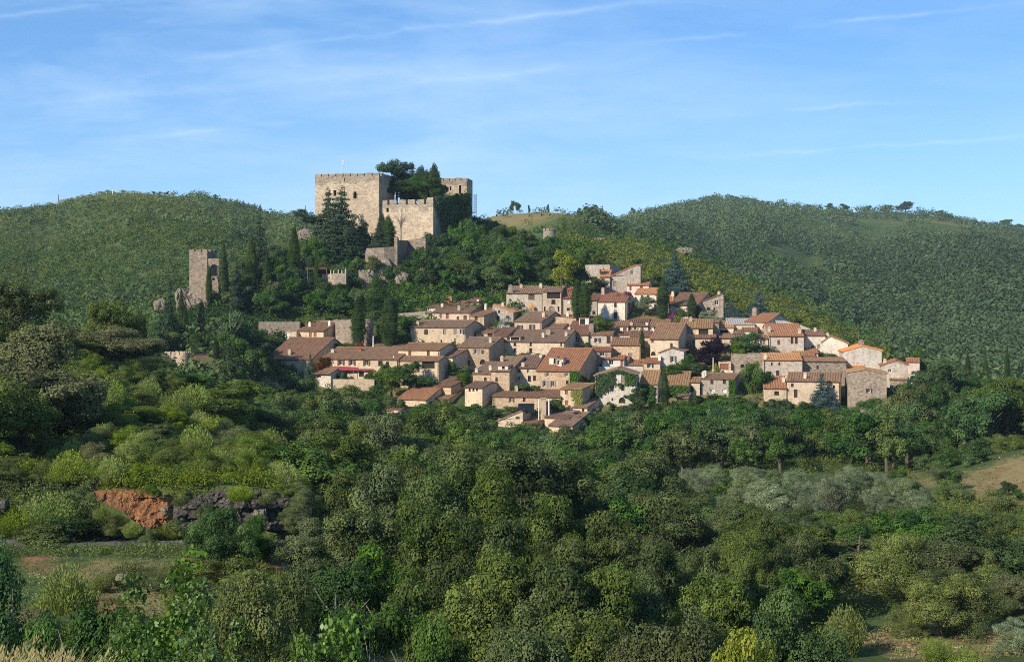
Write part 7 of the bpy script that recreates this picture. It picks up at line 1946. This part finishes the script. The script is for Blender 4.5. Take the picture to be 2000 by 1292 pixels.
warp = g.n('ShaderNodeTexNoise', {'Vector': rot, 'Scale': 0.9, 'Detail': 3.0})
rw = g.n('ShaderNodeVectorMath', {0: rot, 1: g.n('ShaderNodeVectorMath', {0: warp.outputs['Color'], 'Scale': 0.9}, operation='SCALE').outputs[0]}, operation='ADD').outputs[0]
c1 = g.noise(rw, 0.8, 6, 0.6)
azs = g.math('DIVIDE', sep.outputs[0], g.math('MAXIMUM', sep.outputs[1], .2)); els = g.math('DIVIDE', sep.outputs[2], g.math('MAXIMUM', sep.outputs[1], .2))
av = g.n('ShaderNodeMapping', {'Vector': g.n('ShaderNodeCombineXYZ', {0: azs, 1: els, 2: 0.0}).outputs[0], 'Rotation': (0, 0, R(-9)), 'Scale': (4.5, 17, 1), 'Location': (.7, .3, 0)}).outputs[0]
aw_ = g.n('ShaderNodeVectorMath', {0: av, 1: g.n('ShaderNodeVectorMath', {0: g.n('ShaderNodeTexNoise', {'Vector': av, 'Scale': 1.1, 'Detail': 4.0}).outputs['Color'], 'Scale': .8}, operation='SCALE').outputs[0]}, operation='ADD').outputs[0]
c2 = g.noise(aw_, 1.0, 6, 0.62)
veil = g.math('ADD', g.math('MULTIPLY', g.ramp(c1, (0.42, 0.0), (0.85, 1.0)), 0.25), g.math('MULTIPLY', g.ramp(c2, (0.42, 0.0), (0.82, 1.0)), 0.75), clamp=True)
az = g.math('DIVIDE', sep.outputs[0], g.math('MAXIMUM', sep.outputs[1], .05)); el = g.math('DIVIDE', sep.outputs[2], g.math('MAXIMUM', sep.outputs[1], .05))
frw = g.math('GREATER_THAN', sep.outputs[1], .05)
wv = g.n('ShaderNodeCombineXYZ', {0: az, 1: el, 2: 0.0}).outputs[0]
wob = g.noise(g.n('ShaderNodeMapping', {'Vector': wv, 'Scale': (14, 3, 1)}).outputs[0], 1.0, 4, .6)
brk = g.ramp(g.noise(g.n('ShaderNodeMapping', {'Vector': wv, 'Scale': (9, 40, 1)}).outputs[0], 1.0, 5, .65), (.36, 0.0), (.62, 1.0))
trails = None
for (xa, ya, xb, yb, wid, amp) in ((330, 118, 1340, -6, 13, .38), (250, 268, 620, 238, 10, .55), (1180, 92, 2050, 2, 9, .45), (1380, 226, 1820, 196, 9, .35), (1400, 306, 2060, 262, 10, .4), (-40, 38, 330, -4, 12, .6), (640, 190, 1180, 120, 26, .35), (0, 210, 900, 130, 30, .30)):
    a0, e0 = (xa - CX) / F, (HZ - ya) / F; a1, e1 = (xb - CX) / F, (HZ - yb) / F
    k_ = (e1 - e0) / (a1 - a0)
    line = g.math('MULTIPLY_ADD', g.math('SUBTRACT', az, a0), k_, e0)
    dd = g.math('ABSOLUTE', g.math('SUBTRACT', el, g.math('ADD', line, g.math('MULTIPLY_ADD', wob, .012, -.006))))
    s_ = g.math('SUBTRACT', 1.0, g.math('DIVIDE', dd, wid / F), clamp=True)
    s_ = g.math('MULTIPLY', s_, s_)
    ends = g.math('MULTIPLY', g.math('MULTIPLY', g.math('SUBTRACT', az, a0 - .01), 12.0, clamp=True), g.math('MULTIPLY', g.math('SUBTRACT', a1 + .01, az), 12.0, clamp=True))
    s_ = g.math('MULTIPLY', g.math('MULTIPLY', s_, ends), g.math('MULTIPLY', brk, amp))
    trails = s_ if trails is None else g.math('ADD', trails, s_)
trails = g.math('MULTIPLY', trails, frw)
leftish = g.math('MULTIPLY_ADD', sep.outputs[0], -1.1, 0.72, clamp=True)
low = g.math('MULTIPLY_ADD', els, -2.3, .40, clamp=True)
veil = g.math('ADD', g.math('ADD', g.math('MULTIPLY', veil, leftish), trails), low, clamp=True)
blue = g.mix(SKY_FLAT, g.mix(1.0, sky.outputs[0], SKY_TINT, 'MULTIPLY'), SKY_CONST)
cl = g.mix(g.math('MULTIPLY', veil, CLOUD_AMT), blue, CLOUD_COL)
bg = g.n('ShaderNodeBackground', {'Color': cl, 'Strength': SKY_STR})
g.n('ShaderNodeOutputWorld', {'Surface': bg.outputs[0]})
if HAZE > 0:
    m, nt = new_mat('haze_air'); g = N(nt)
    vol = g.n('ShaderNodeVolumePrincipled', {'Density': HAZE, 'Color': (.62, .78, 1.0, 1), 'Anisotropy': 0.0})
    g.n('ShaderNodeOutputMaterial', {'Volume': vol.outputs[0]})
    mb = MB(); mb.box(-2600, 2600, -60, 2700, float(G.min()) - 1.5, max(120.0, float(G.max()) + 14))
    tag(mb.build('haze', m), kind='stuff')
cam = bpy.data.cameras.new('camera'); co = bpy.data.objects.new('camera', cam); COL.objects.link(co)
cam.sensor_width = 36; cam.lens = 36 * F / 2000; cam.clip_end = 12000; cam.clip_start = 0.1
cam.shift_y = (HZ - 646) / 2000
co.location = (0, 0, 0); co.rotation_euler = (R(90), 0, 0)
S.camera = co
vs = S.view_settings
S.display_settings.display_device = 'sRGB'
vs.view_transform = 'Standard'; vs.look = 'None'; vs.gamma = 1.0; vs.use_curve_mapping = False; vs.exposure = EXPO
S.render.engine = 'CYCLES'
c = S.cycles
c.max_bounces = 5; c.diffuse_bounces = 3; c.glossy_bounces = 2; c.transmission_bounces = 3; c.transparent_max_bounces = 4; c.volume_bounces = 0
c.use_denoising = DENOISE; c.use_adaptive_sampling = False; c.filter_width = 1.0
c.sample_clamp_indirect = 2.5; c.caustics_reflective = False; c.caustics_refractive = False
